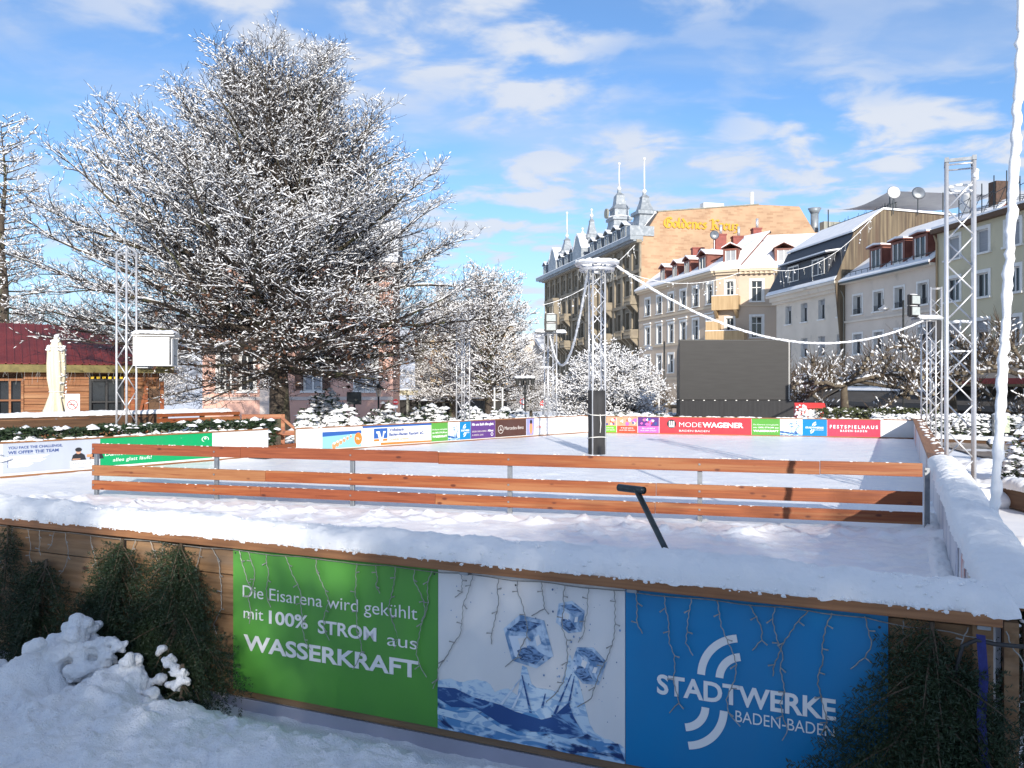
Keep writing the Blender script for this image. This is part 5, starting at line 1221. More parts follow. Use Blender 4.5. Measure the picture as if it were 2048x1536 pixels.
def shrubs():
    g = 'snow laden shrubs behind the left barrier'
    labs = ['tall snow topped rhododendron left of the dark info board', 'low snowy shrub right beside the oak trunk', 'snowy shrub behind the beach panel', 'broad snowy shrub behind the bank panel', 'dark snowy shrub left of the slim mast by the small green panel', 'snowy shrub right of the slim lattice mast', 'bright sunlit snowy shrub behind the car panel', 'bright snowy shrub between the car panel and the lamp mast']
    dat = [(650, 783, 29.5, .85, .80, .55), (612, 828, 25.5, .55, .5, .4), (690, 825, 26.6, .9, .7, .4), (762, 815, 29, 1.15, .9, .6), (858, 806, 32, 1.2, .9, .7), (945, 813, 33.5, .9, .8, .6), (1000, 816, 35, .85, .7, .6), (1035, 822, 35.5, .6, .6, .5)]
    for i, (u, v, Y, sx, sy, _) in enumerate(dat):
        z = rz(v, Y); shrub('snowy_shrub', labs[i], (rx(u, Y), Y, -.05), sx, sy, z + .05, 2600, 230, 60 + i, .075, group=g)
    shrub('olive_shrub', 'olive green shrub with little snow at the foot of the lamp mast', (rx(1075, 35), 35, -.05), .6, .5, 1.25, 1800, 60, 71, .07, LEAFOLIVE)
    shrub('snowy_hedge', 'low snowy hedge left of the video wall behind the far barrier', (rx(1290, 38), 38, -.05), 2.3, .6, 1.15, 4200, 260, 72, .07, LEAFOLIVE, box=True, cat='hedge')
    shrub('olive_hedge', 'olive green hedge with snow specks right of the red food cart', (rx(1750, 38.5), 38.5, -.05), 2.6, .7, 1.38, 6000, 120, 73, .08, LEAFOLIVE, rot=R(-6), box=True, snow_r=(.04, .09), cat='hedge')
    shrub('snowy_hedge', 'thickly snow covered hedge outside the right barrier behind the masts', (rx(1985, 37.0), 37.0, -.05), 5.0, .9, 1.12, 9000, 1100, 74, .07, rot=R(-4), box=True, snow_r=(.06, .15), cat='hedge')
    shrub('snowy_shrub', 'snow covered dark shrub at the right edge beside the crusted rope', (rx(2075, 19), 19, 0), .85, .8, 1.35, 3000, 240, 75, .06, snow_r=(.05, .12))
    shrub('fir_plant', 'dark low fir plant with snow outside the near right barrier', (4.75, 7.4, -.05), .7, .8, .8, 3800, 90, 76, .05, FIR, snow_r=(.03, .07), long=3)
    # fir garland on the near left barrier
    f = F_LEFTNEAR; c = f.w(f.L * .62, .45, .75)
    t = shrub('fir_garland', 'dark fir garland with snow lumps along the near left barrier', (c.x, c.y, .72), f.L * .42, .35, .80, 16000, 150, 80, .05, FIR, rot=f.th, box=True, snow_r=(.05, .13), long=3.2, cat='garland')
    c = f.w(f.L * .2, .45, .75)
    shrub('fir_garland', 'dark fir greenery with white lumps at the left edge behind the grey panel', (c.x, c.y, .72), f.L * .28, .35, .66, 7000, 110, 81, .05, FIR, rot=f.th, box=True, snow_r=(.06, .16), long=3.2, cat='garland')
shrubs()

# ------------------------------------------------------------------ buildings
class House:
    def __init__(s, name, label, p0, p1, cat='building', zbase=-1.3):
        s.f = Frame(p0, p1); s.t = thing(name, label, cat, (s.f.o.x, s.f.o.y, zbase), s.f.th); s.zb = zbase; s.L = s.f.L
    def z(s, v, x):              # height above the house's base for photo row v at local x on the facade
        Y = s.f.w(x).y; return rz(v, Y) - s.zb
    def x(s, u): return s.f.x(u)
def wall(t, m, x0, x1, z0, z1, ops, depth, name='wall', y=0.0, sides=True, back=True):
    """front wall with real openings; ops = (xa, xb, za, zb)"""
    xs = sorted({x0, x1, *[o[0] for o in ops], *[o[1] for o in ops]}); zs = sorted({z0, z1, *[o[2] for o in ops], *[o[3] for o in ops]})
    xs = [x for x in xs if x0 <= x <= x1]; zs = [z for z in zs if z0 <= z <= z1]; mb = MB()
    for i in range(len(xs) - 1):
        for j in range(len(zs) - 1):
            cx, cz = (xs[i] + xs[i + 1]) / 2, (zs[j] + zs[j + 1]) / 2
            if any(o[0] < cx < o[1] and o[2] < cz < o[3] for o in ops): continue
            mb.add([(xs[i], y, zs[j]), (xs[i + 1], y, zs[j]), (xs[i + 1], y, zs[j + 1]), (xs[i], y, zs[j + 1])], [(0, 1, 2, 3)])
    if sides:
        mb.add([(x0, y, z0), (x0, y + depth, z0), (x0, y + depth, z1), (x0, y, z1)], [(0, 1, 2, 3)]); mb.add([(x1, y, z0), (x1, y + depth, z0), (x1, y + depth, z1), (x1, y, z1)], [(3, 2, 1, 0)])
    if back: mb.add([(x0, y + depth, z0), (x1, y + depth, z0), (x1, y + depth, z1), (x0, y + depth, z1)], [(3, 2, 1, 0)])
    return mb.build(name, m, t, recalc=False)
def window(t, x0, x1, z0, z1, style='cross', rec=.22, trim=.14, mt=None, mf=None, mg=None, sill=True, shutter=None, y=0.0, rail=False, hood=False):
    mt = mt or WHITEPAINT; mf = mf or WHITEPAINT; mb = MB(); q = .07
    # surround on the wall face
    if trim:
        mb.box(x0 - trim, x0, y - .04, y + .0, z0, z1 + trim); mb.box(x1, x1 + trim, y - .04, y + .0, z0, z1 + trim); mb.box(x0, x1, y - .04, y, z1, z1 + trim)
    # reveals
    mb.add([(x0, y - .02, z0), (x0, y + rec, z0), (x0, y + rec, z1), (x0, y - .02, z1)], [(0, 1, 2, 3)]); mb.add([(x1, y - .02, z0), (x1, y + rec, z0), (x1, y + rec, z1), (x1, y - .02, z1)], [(3, 2, 1, 0)])
    mb.add([(x0, y - .02, z1), (x0, y + rec, z1), (x1, y + rec, z1), (x1, y - .02, z1)], [(0, 1, 2, 3)]); mb.add([(x0, y - .02, z0), (x0, y + rec, z0), (x1, y + rec, z0), (x1, y - .02, z0)], [(3, 2, 1, 0)])
    a, b = y + rec - .07, y + rec - .01
    mb.box(x0, x0 + q, a, b, z0, z1); mb.box(x1 - q, x1, a, b, z0, z1); mb.box(x0 + q, x1 - q, a, b, z1 - q, z1); mb.box(x0 + q, x1 - q, a, b, z0, z0 + q)
    if style in ('cross', 'double'): mb.box((x0 + x1) / 2 - .045, (x0 + x1) / 2 + .045, a - .01, b - .005, z0 + q, z1 - q)
    if style == 'cross': zc = z0 + (z1 - z0) * .68; mb.box(x0 + q, x1 - q, a - .008, b - .006, zc - .04, zc + .04)
    if sill: mb.box(x0 - trim - .06, x1 + trim + .06, y - .14, y, z0 - .12, z0 - .002)
    if hood: mb.box(x0 - trim - .1, x1 + trim + .1, y - .18, y, z1 + trim + .12, z1 + trim + .26)
    w = mb.build('window', mt, t, recalc=False)
    mb = MB(); mb.add([(x0, y + rec - .03, z0), (x1, y + rec - .03, z0), (x1, y + rec - .03, z1), (x0, y + rec - .03, z1)], [(0, 1, 2, 3)]); mb.build('pane', mg or GLASS, w, recalc=False)
    if shutter is not None:
        s = MB(); zz = z1 - (z1 - z0) * shutter; n = max(2, int((z1 - zz) / .09))
        for i in range(n): s.box(x0 + .03, x1 - .03, y + rec - .13, y + rec - .10, zz + i * (z1 - zz) / n, zz + (i + .9) * (z1 - zz) / n)
        s.build('roller_blind', GLASSGREY, w)
    if rail:
        s = MB(); zr = z0 + .38; s.box(x0, x1, y - .05, y - .02, zr, zr + .035)
        for i in range(9): xx = x0 + (i + .5) * (x1 - x0) / 9; s.box(xx - .015, xx + .015, y - .045, y - .025, z0, zr)
        s.build('rail', BLACK, w)
    if hood:
        s = MB(); s.ball((x1 + trim, y - .1, z1 + trim + .30), .12, 1, (1.3, .9, .6), .15); s.build('snow', SNOWFAR, w, True)
    return w
def stain(name, c, c2, sc=.35, **k): return mat(name, c, .85, c2=c2, nscale=sc, bump=.06, bscale=14, lo=.40, hi=.68, **k)
PLW = stain('white_plaster', (.68, .61, .52), (.58, .52, .44), c3=(.40, .37, .32), n3=.8, lo3=.62, hi3=.8)
PLW2 = stain('warm_white_plaster', (.66, .58, .50), (.57, .50, .43), c3=(.36, .33, .29), n3=.7, lo3=.62, hi3=.8)
PLGREEN = stain('pale_green_plaster', (.56, .51, .36), (.49, .45, .32), c3=(.30, .28, .20), n3=.6, lo3=.62, hi3=.85)
PLBEIGE = stain('beige_plaster', (.55, .44, .335), (.49, .39, .30)); PLPINK = stain('pink_plaster', (.62, .38, .30), (.55, .33, .26), c3=(.42, .27, .22), n3=.8, lo3=.6, hi3=.8)
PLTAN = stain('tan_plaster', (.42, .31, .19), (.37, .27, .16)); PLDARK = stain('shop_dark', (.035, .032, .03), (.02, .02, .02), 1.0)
STONE = stain('sandstone', (.20, .175, .135), (.13, .115, .09), .8, c3=(.12, .10, .07), n3=1.4, lo3=.58, hi3=.75)
STONE2 = stain('sandstone_light', (.27, .23, .17), (.20, .17, .13), 1.2)
SLATE = mat('dark_slate', (.018, .022, .032), .5, c2=(.03, .035, .048), nscale=5, stretch=(2, 2, 6), bump=.4, bscale=6)
ZINC = mat('zinc_sheet', (.27, .30, .33), .5, .3, c2=(.20, .23, .26), nscale=1.2, c3=(.36, .39, .42), n3=2.5)
REDSHEET = mat('red_brown_sheet', (.22, .075, .05), .55, c2=(.16, .05, .035), nscale=2); REDCHIM = mat('red_chimney', (.26, .045, .03), .6, c2=(.19, .03, .022), nscale=3)
RUSTWALL = mat('weathered_panels', (.19, .15, .095), .8, c2=(.075, .055, .038), nscale=1.1, stretch=(4, 4, .16), lo=.36, hi=.62, bump=.3, bscale=5, c3=(.09, .06, .04), n3=.6, lo3=.5, hi3=.62)
CONC = mat('grey_concrete', (.30, .30, .26), .85, c2=(.22, .22, .19), nscale=1, stretch=(2, 2, .3)); BALC = mat('balcony_panel', (.50, .36, .20), .7, c2=(.40, .27, .14), nscale=1.5, stretch=(4, 4, .3), bump=.25, bscale=6)
AWN = mat('awning_cloth', (.085, .078, .072), .8, c2=(.06, .055, .05), nscale=1, stretch=(.3, 2, 2)); AWN2 = mat('awning_grey', (.20, .18, .165), .8, c2=(.15, .135, .125), nscale=1)
def brick():
    m = bpy.data.materials.new('yellow_brick'); m.use_nodes = True; nt = m.node_tree; N, L = nt.nodes, nt.links; b = N['Principled BSDF']; b.inputs['Roughness'].default_value = .85
    tc = N.new('ShaderNodeTexCoord'); sx = N.new('ShaderNodeSeparateXYZ'); L.new(tc.outputs['Object'], sx.inputs[0]); mp = N.new('ShaderNodeCombineXYZ'); L.new(sx.outputs[1], mp.inputs[0]); L.new(sx.outputs[2], mp.inputs[1])
    bt = N.new('ShaderNodeTexBrick'); L.new(mp.outputs[0], bt.inputs['Vector']); bt.inputs['Scale'].default_value = 1.0; bt.inputs['Brick Width'].default_value = .9; bt.inputs['Row Height'].default_value = .26; bt.inputs['Mortar Size'].default_value = .012
    bt.inputs['Color1'].default_value = (.43, .285, .18, 1); bt.inputs['Color2'].default_value = (.25, .13, .07, 1); bt.inputs['Mortar'].default_value = (.44, .29, .18, 1); bt.inputs['Bias'].default_value = -.55
    n = N.new('ShaderNodeTexNoise'); n.inputs['Scale'].default_value = .5; n.inputs['Detail'].default_value = 6; L.new(tc.outputs['Object'], n.inputs['Vector'])
    mx = N.new('ShaderNodeMix'); mx.data_type = 'RGBA'; mx.blend_type = 'MULTIPLY'; mx.inputs['Factor'].default_value = .55; L.new(bt.outputs['Color'], mx.inputs[6]); mr = N.new('ShaderNodeMapRange'); mr.inputs[1].default_value = .3; mr.inputs[2].default_value = .7; mr.inputs[3].default_value = .72; mr.inputs[4].default_value = 1.15; L.new(n.outputs['Fac'], mr.inputs[0]); L.new(mr.outputs[0], mx.inputs[7])
    L.new(mx.outputs[2], b.inputs['Base Color']); return m
BRICK = brick()
def snow_slab(t, quads, th=.14, name='snow', m=None, nv=Vector((0, 0, 1))):
    mb = MB()
    for q in quads:
        q = [Vector(p) for p in q]; up = nv * th
        n = len(q); mb.add([p + nv * .01 for p in q] + [p + up for p in q], [tuple(range(n))[::-1], tuple(range(n, 2 * n))] + [(i, (i + 1) % n, (i + 1) % n + n, i + n) for i in range(n)])
    return mb.build(name, m or SNOWFAR, t)
def xform(objs, M):
    for o in objs:
        if o.type == 'MESH': o.data.transform(M)
        xform(o.children, M)
def dormer(t, x, w, z0, h, y0, slope, mside, mroof_snow=True, roof='pitch', mw=None, blind=False, name='dormer'):
    """small roof window standing on a slope that rises `slope` per metre of y; front at y0"""
    d = MB(); yb0, yb1 = y0, y0 + h / slope + .3
    d.add([(x - w / 2, yb0, z0), (x - w / 2, yb0, z0 + h), (x - w / 2, yb1, z0 + h)], [(0, 1, 2)]); d.add([(x + w / 2, yb0, z0), (x + w / 2, yb0, z0 + h), (x + w / 2, yb1, z0 + h)], [(2, 1, 0)])
    d.box(x - w / 2, x - w * .36, yb0 - .02, yb0 + .08, z0, z0 + h); d.box(x + w * .36, x + w / 2, yb0 - .02, yb0 + .08, z0, z0 + h); d.box(x - w * .36, x + w * .36, yb0 - .02, yb0 + .08, z0 + h * .88, z0 + h)
    o = d.build(name, mside, t, recalc=False)
    f = MB(); a = w * .36
    f.box(x - a, x - a + .09, yb0 - .03, yb0 + .06, z0, z0 + h * .88); f.box(x + a - .09, x + a, yb0 - .03, yb0 + .06, z0, z0 + h * .88); f.box(x - .04, x + .04, yb0 - .028, yb0 + .06, z0, z0 + h * .88); f.box(x - a, x + a, yb0 - .05, yb0 + .06, z0 - .02, z0 + .1)
    f.build('frame', mw or WHITEPAINT, o)
    g = MB(); g.add([(x - a, yb0 + .03, z0), (x + a, yb0 + .03, z0), (x + a, yb0 + .03, z0 + h * .88), (x - a, yb0 + .03, z0 + h * .88)], [(0, 1, 2, 3)]); g.build('pane', GLASSGREY if blind else GLASS, o, recalc=False)
    q = w / 2 + .18; zz = z0 + h
    r = MB(); pr = [(x - q, zz), (x, zz + (w * .30 if roof == 'pitch' else .10)), (x + q, zz), (x + q, zz + .07), (x, zz + (w * .30 if roof == 'pitch' else .10) + .08), (x - q, zz + .07)]
    r.prism(pr, yb0 - .25, yb1 + (.3 if roof == 'pitch' else 0)); r.build('roof', mside, o)
    s = MB(); pr = [(x - q, zz + .075), (x, zz + (w * .30 if roof == 'pitch' else .10) + .085), (x + q, zz + .075), (x + q * .95, zz + .19), (x, zz + (w * .30 if roof == 'pitch' else .12) + .22), (x - q * .95, zz + .19)]
    s.prism(pr, yb0 - .22, yb1 + .3); s.build('snow', SNOWFAR, o)
    return o

def right_row():
    P = lambda u: Vector((36.6 * ((u - CU) / FPX) / ((u - CU) / FPX + .13), 36.6 / ((u - CU) / FPX + .13)))
    # pale green house
    h = House('town_house', 'pale green town house with wide white window frames at the right edge', P(1874), Vector((30.9, 43.6))); t = h.t; ops = []
    e = 14.0; rows = ((12.05, 13.5, 1), (9.25, 10.75, 0), (6.15, 7.75, 2)); cols = ((1893, 1919), (1951, 1977), (2012, 2040), (2085, 2118))
    for a, b in cols:
        for z0, z1, k in rows: ops.append((h.x(a), h.x(b), z0, z1))
    wall(t, PLGREEN, 0, h.L, 3.6, e, ops, 12)
    for i, o in enumerate(ops):
        k = rows[i % 3][2]; window(t, *o, style='double' if k != 1 else 'plain', trim=.22, rec=.25, mg=GLASSGREY if k == 1 else GLASS, shutter=.45 if k == 2 else None)
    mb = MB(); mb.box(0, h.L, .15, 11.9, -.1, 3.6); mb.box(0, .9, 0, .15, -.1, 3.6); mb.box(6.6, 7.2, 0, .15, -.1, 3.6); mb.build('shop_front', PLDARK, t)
    mb = MB(); mb.box(-.12, h.L, -.45, .2, e - .02, e + .28); mb.build('eaves', WOODDARK, t)
    mb = MB(); mb.prismx([(-.4, e + .29), (5, e + 1.9), (12, e + .2)], 0, h.L); mb.build('roof', SLATE, t); snow_slab(t, [[(0, -.45, e + .29), (h.L, -.45, e + .29), (h.L, 4.9, e + 1.9), (0, 4.9, e + 1.9)]], .12)
    mb = MB(); mb.tube([(-.02, -.2, e - .1), (.10, -.10, e - .6), (.12, -.10, 0)], .07, 8); mb.build('downpipe', PLTAN, t, True)
    mb = MB(); mb.box(8.2, 9.6, 4.0, 5.2, e + .8, e + 3.3); mb.box(8.1, 9.7, 3.9, 5.3, e + 3.3, e + 3.5); mb.build('chimney', mat('sooty_brick', (.10, .06, .045), .9, c2=(.06, .04, .03), nscale=6), t)
    mb = MB(); mb.box(-1.6, -.8, 5.0, 6.0, e + .0, e + 4.0); mb.build('chimney', MATS['sooty_brick'], t)
    mb = MB(); rd = random.Random(3)
    for i in range(7): x = .6 + i * 1.15; mb.tube([(x, 1.2, e + .5), (x, 1.2, e + rd.uniform(2.4, 3.5))], .035, 5); mb.tube([(x, 1.2, e + .7), (x + 1.15, 1.2, e + 2.2)], .025, 4); mb.tube([(x, 1.2, e + 1.9), (x + 1.15, 1.2, e + 2.1)], .025, 4); mb.tube([(x, 1.2, e + 1.3), (x + 1.15, 2.4, e + 1.4)], .02, 4)
    mb.build('roof_scaffold', DARKSTEEL, t)
    mb = MB(); mb.prismx([(-2.6, 4.0), (0, 5.3), (0, 5.38), (-2.6, 4.08)], 1.0, h.L); mb.build('awning', AWN2, t); mb = MB(); mb.box(1.0, h.L, -2.68, -2.6, 3.75, 4.08); mb.build('awning_edge', mat('awning_red', (.25, .04, .035), .8), t)
    mb = MB(); mb.prismx([(-3.6, 2.45), (-.2, 3.3), (-.2, 3.36), (-3.6, 2.52)], -.5, h.L - 2); mb.box(-.5, h.L - 2, -3.66, -3.6, 2.2, 2.5); mb.build('awning', AWN, t)
    # white house with three dormers
    h = House('town_house', 'white town house with three red cheeked dormers on a snowy roof', P(1690), P(1874)); t = h.t; ops = []; e = 11.9
    cols = ((1707, 1724), (1748, 1766), (1790, 1808), (1836, 1856))
    for a, b in cols:
        for z0, z1 in ((9.35, 10.85), (6.15, 7.75)): ops.append((h.x(a), h.x(b), z0, z1))
    wall(t, PLW2, 0, h.L, 3.7, e, ops, 11)
    for i, o in enumerate(ops): window(t, *o, style='double', trim=.16, rec=.32, rail=(i % 2 == 0), shutter=.3 if i % 2 else None)
    ZS = mat('shop_cream', (.50, .45, .36), .8)
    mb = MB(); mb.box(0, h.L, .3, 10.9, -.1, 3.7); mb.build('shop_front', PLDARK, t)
    
    for xa, xb in ((0, 1.2), (h.x(1742) - .3, h.x(1742) + .3), (h.x(1770), h.x(1770) + 1.0), (h.x(1812), h.x(1812) + .6)): mb = MB(); mb.box(xa, xb, 0, .3, -.1, 3.7); mb.build('shop_pier', ZS, t)
    for u0, u1 in ((1703, 1738), (1746, 1768)): mb = MB(); xa, xb = h.x(u0), h.x(u1); c = (xa + xb) / 2; r = (xb - xa) / 2; mb.prism([(c + r * math.cos(a), 2.9 + r * .75 * math.sin(a)) for a in np.linspace(0, PI, 14)], .2, .26); mb.build('arch_window', GLASS, t)
    mb = MB(); mb.box(0, h.L, -.55, .1, e, e + .16); mb.box(0, h.L, -.12, .0, 8.75, 8.92); mb.build('eaves', PLW, t)
    D = 5.5; zr = 16.5; sl = (zr - e - .2) / D
    mb = MB(); mb.add([(0, -.6, e + .17), (h.L, -.6, e + .17), (h.L, D, zr), (0, D, zr), (h.L, 11, e + .2), (0, 11, e + .2)], [(0, 1, 2, 3), (3, 2, 4, 5), (1, 4, 2), (0, 3, 5)]); mb.build('roof', REDSHEET, t, recalc=False)
    snow_slab(t, [[(0.03, -.62, e + .17), (h.L, -.62, e + .17), (h.L, D, zr), (0.03, D, zr)]], .16)
    mb = MB(); mb.box(0, h.L, -.66, -.62, e + .05, e + .2); mb.tube([(0, -.2, e + .9), (h.L, -.2, e + .9)], .03, 5)
    for i in range(14): mb.bar((i * h.L / 14 + .3, -.2, e + .45), (i * h.L / 14 + .3, -.2, e + .92), .03, .03)
    mb.build('gutter', DARKSTEEL, t)
    for u in (1753, 1797, 1842): x = h.x(u) ; dormer(t, x, 1.75, e + .72, 1.65, -.05, sl, REDSHEET, roof='flat', blind=False)
    mb = MB(); disc_y = D - .2; mb.lathe([(.75, 0), (.6, .1), (0, .18)], (0, 0, 0), 18); q = mb.build('satellite_dish', WHITEPAINT, t, True); q.data.transform(Matrix.Translation((h.x(1838), 3.6, zr + .1)) @ Matrix.Rotation(R(95), 4, 'X'))
    mb = MB(); mb.prismx([(-2.2, 2.35), (-.1, 3.4), (-.1, 3.46), (-2.2, 2.42)], .4, h.L - .3); mb.box(.4, h.L - .3, -2.26, -2.2, 2.1, 2.42); mb.build('awning', AWN, t); snow_slab(t, [[(.4, -.7, 3.22), (h.L - .3, -.7, 3.22), (h.L - .3, -.1, 3.5), (.4, -.1, 3.5)]], .06)
    # white house with dark mansard
    h = House('town_house', 'white town house with dark slate mansard and weathered brown gable wall', P(1553), P(1690)); t = h.t; ops = []; e = 12.2
    for a, b in ((1571, 1583), (1602, 1615), (1637, 1650), (1674, 1687)):
        for z0, z1 in ((9.4, 11.1), (6.2, 7.9)): ops.append((h.x(a), h.x(b), z0, z1))
    wall(t, PLW, 0, h.L, 3.7, e, ops, 14)
    for i, o in enumerate(ops): window(t, *o, style='double', trim=0, rec=.36, shutter=(.25, .55)[i % 2])
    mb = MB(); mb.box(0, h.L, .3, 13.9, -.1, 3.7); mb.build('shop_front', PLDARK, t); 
    for xa, xb in ((0, .8), (h.L - 5, h.L - 3.5)): mb = MB(); mb.box(xa, xb, 0, .3, -.1, 3.7); mb.build('shop_pier', ZS, t)
    mb = MB(); mb.box(-.3, h.L, -.35, .0, e - .75, e - .5); mb.box(-.3, h.L, -.6, .05, e - .5, e - .12); mb.box(-.4, h.L + .02, -.95, .1, e - .12, e + .08); mb.build('cornice', PLW, t)
    mb = MB(); mb.add([(-.4, -.9, e + .09), (h.L, -.9, e + .09), (h.L, .75, 16.3), (.9, .75, 16.3), (1.6, 6, e + .1)], [(0, 1, 2, 3), (0, 3, 4)]); mb.build('mansard', SLATE, t, recalc=False)
    mb = MB(); mb.prismx([(-.88, e + .1), (.75, 16.25), (3.3, 18.2), (8, 17.9), (14, 17.6), (14, 3), (0, 3)], h.L - .12, h.L + .02); mb.build('gable_wall', RUSTWALL, t)
    mb = MB(); mb.prismx([(.7, 16.2), (3.3, 18.1), (14, 17.5), (14, 16), (2, 15)], .9, h.L - .13); mb.build('attic', SLATE, t)
    snow_slab(t, [[(.9, .62, 16.3), (h.L + .1, .62, 16.3), (h.L + .1, 3.35, 18.24), (2.4, 3.35, 18.24)], [(2.4, 3.36, 18.24), (h.L + .1, 3.36, 18.24), (h.L + .1, 14, 17.64), (2.4, 14, 17.64)]], .16); snow_slab(t, [[(-.4, -.95, e + .1), (h.L, -.95, e + .1), (h.L, -.62, e + .55), (-.2, -.62, e + .55)]], .10)
    xa, xb = h.x(1582), h.x(1668); mb = MB(); mb.box(xa, xb, -.55, .8, e + .75, e + 2.55); mb.build('shed_dormer', SLATE, t); mb = MB(); mb.prismx([(-.95, e + 2.55), (.9, e + 2.85), (.9, e + 2.95), (-.95, e + 2.65)], xa - .4, xb + .4); mb.build('dormer_roof', SLATE, t); snow_slab(t, [[(xa - .4, -.98, e + 2.66), (xb + .4, -.98, e + 2.66), (xb + .4, .9, e + 2.96), (xa - .4, .9, e + 2.96)]], .13)
    for k, (a, b) in enumerate(((1588, 1609), (1637, 1661))): window(t, h.x(a), h.x(b), e + .95, e + 2.35, 'double', rec=.06, trim=.05, y=-.57, mg=GLASSGREY if k == 0 else GLASS, sill=False)
    mb = MB(); mb.tube([(h.L - .1, -.9, e - .1), (h.L - .02, -.3, e - .9), (h.L, -.12, e - 1.3), (h.L, -.12, 0)], .06, 8); mb.build('downpipe', CONC, t, True)
    mb = MB(); mb.prismx([(-2.4, 2.3), (-.1, 3.5), (-.1, 3.56), (-2.4, 2.37)], .4, h.L - .1); mb.box(.4, h.L - .1, -2.46, -2.4, 2.05, 2.37); mb.build('awning', AWN, t)
    mb = MB(); mb.box(h.L - 8, h.L - .2, -1.2, -.1, 3.62, 3.72); mb.build('canopy_edge', CONC, t)
    # roof terrace with tarpaulin
    mb = MB(); rd = random.Random(1); z = 17.9
    for i in range(16): x = h.L - .2 - i * .75; mb.tube([(x, 4.6 + (i % 3) * .05, z), (x, 4.6, z + 1.05)], .03, 4)
    mb.tube([(h.L - 11.6, 4.6, z + 1.0), (h.L, 4.6, z + 1.0)], .03, 4); mb.tube([(h.L - 11.6, 4.6, z + .55), (h.L, 4.6, z + .55)], .02, 4)
    for i in range(60): x = h.L - rd.uniform(.3, 11); mb.tube([(x, 4.7, z), (x + rd.uniform(-.3, .3), 4.8, z + rd.uniform(.5, 1.5))], .02, 3)
    mb.build('railing', DARKSTEEL, t)
    for (x, y, zt) in ((h.L - 11.5, 4.6, 20.6), (h.L - .4, 4.2, 19.9), (h.L - .4, 9, 19.9), (h.L - .3, 13.5, 19.8)): mb = MB(); mb.tube([(x, y, z - .2), (x, y, zt)], .05, 6); mb.build('terrace_pole', DARKSTEEL, t)
    TARP = mat('grey_tarpaulin', (.50, .51, .53), .6, c2=(.42, .43, .46), nscale=1)
    mb = MB(); g = []
    for i in range(9):
        for j in range(5):
            s, q = i / 8, j / 4; a = Vector((h.L - 11.5, 4.6, 20.6)).lerp(Vector((h.L - .4, 4.2, 19.9)), s); b = Vector((h.L - 7.5, 13, 19.9)).lerp(Vector((h.L - .3, 13.5, 19.8)), s); p = a.lerp(b, q); p.z -= .55 * math.sin(PI * s) * (1 - .5 * q); g.append(p)
    mb.add(g, [(i * 5 + j, (i + 1) * 5 + j, (i + 1) * 5 + j + 1, i * 5 + j + 1) for i in range(8) for j in range(4)]); mb.build('tarpaulin', TARP, t, True)
    for (yy, m) in ((4.1, WHITEPAINT), (6.3, STEEL)):
        mb = MB(); mb.lathe([(.55, 0), (.45, .08), (0, .14)], (0, 0, 0), 18); q = mb.build('satellite_dish', m, t, True); q.data.transform(Matrix.Translation((h.L + .35, yy, 19.6)) @ Matrix.Rotation(R(80), 4, 'Y') @ Matrix.Rotation(R(10), 4, 'X')); mb = MB(); mb.tube([(h.L + .25, yy, 17.8), (h.L + .25, yy, 19.7)], .04, 5); mb.build('dish_pole', DARKSTEEL, t)
right_row()

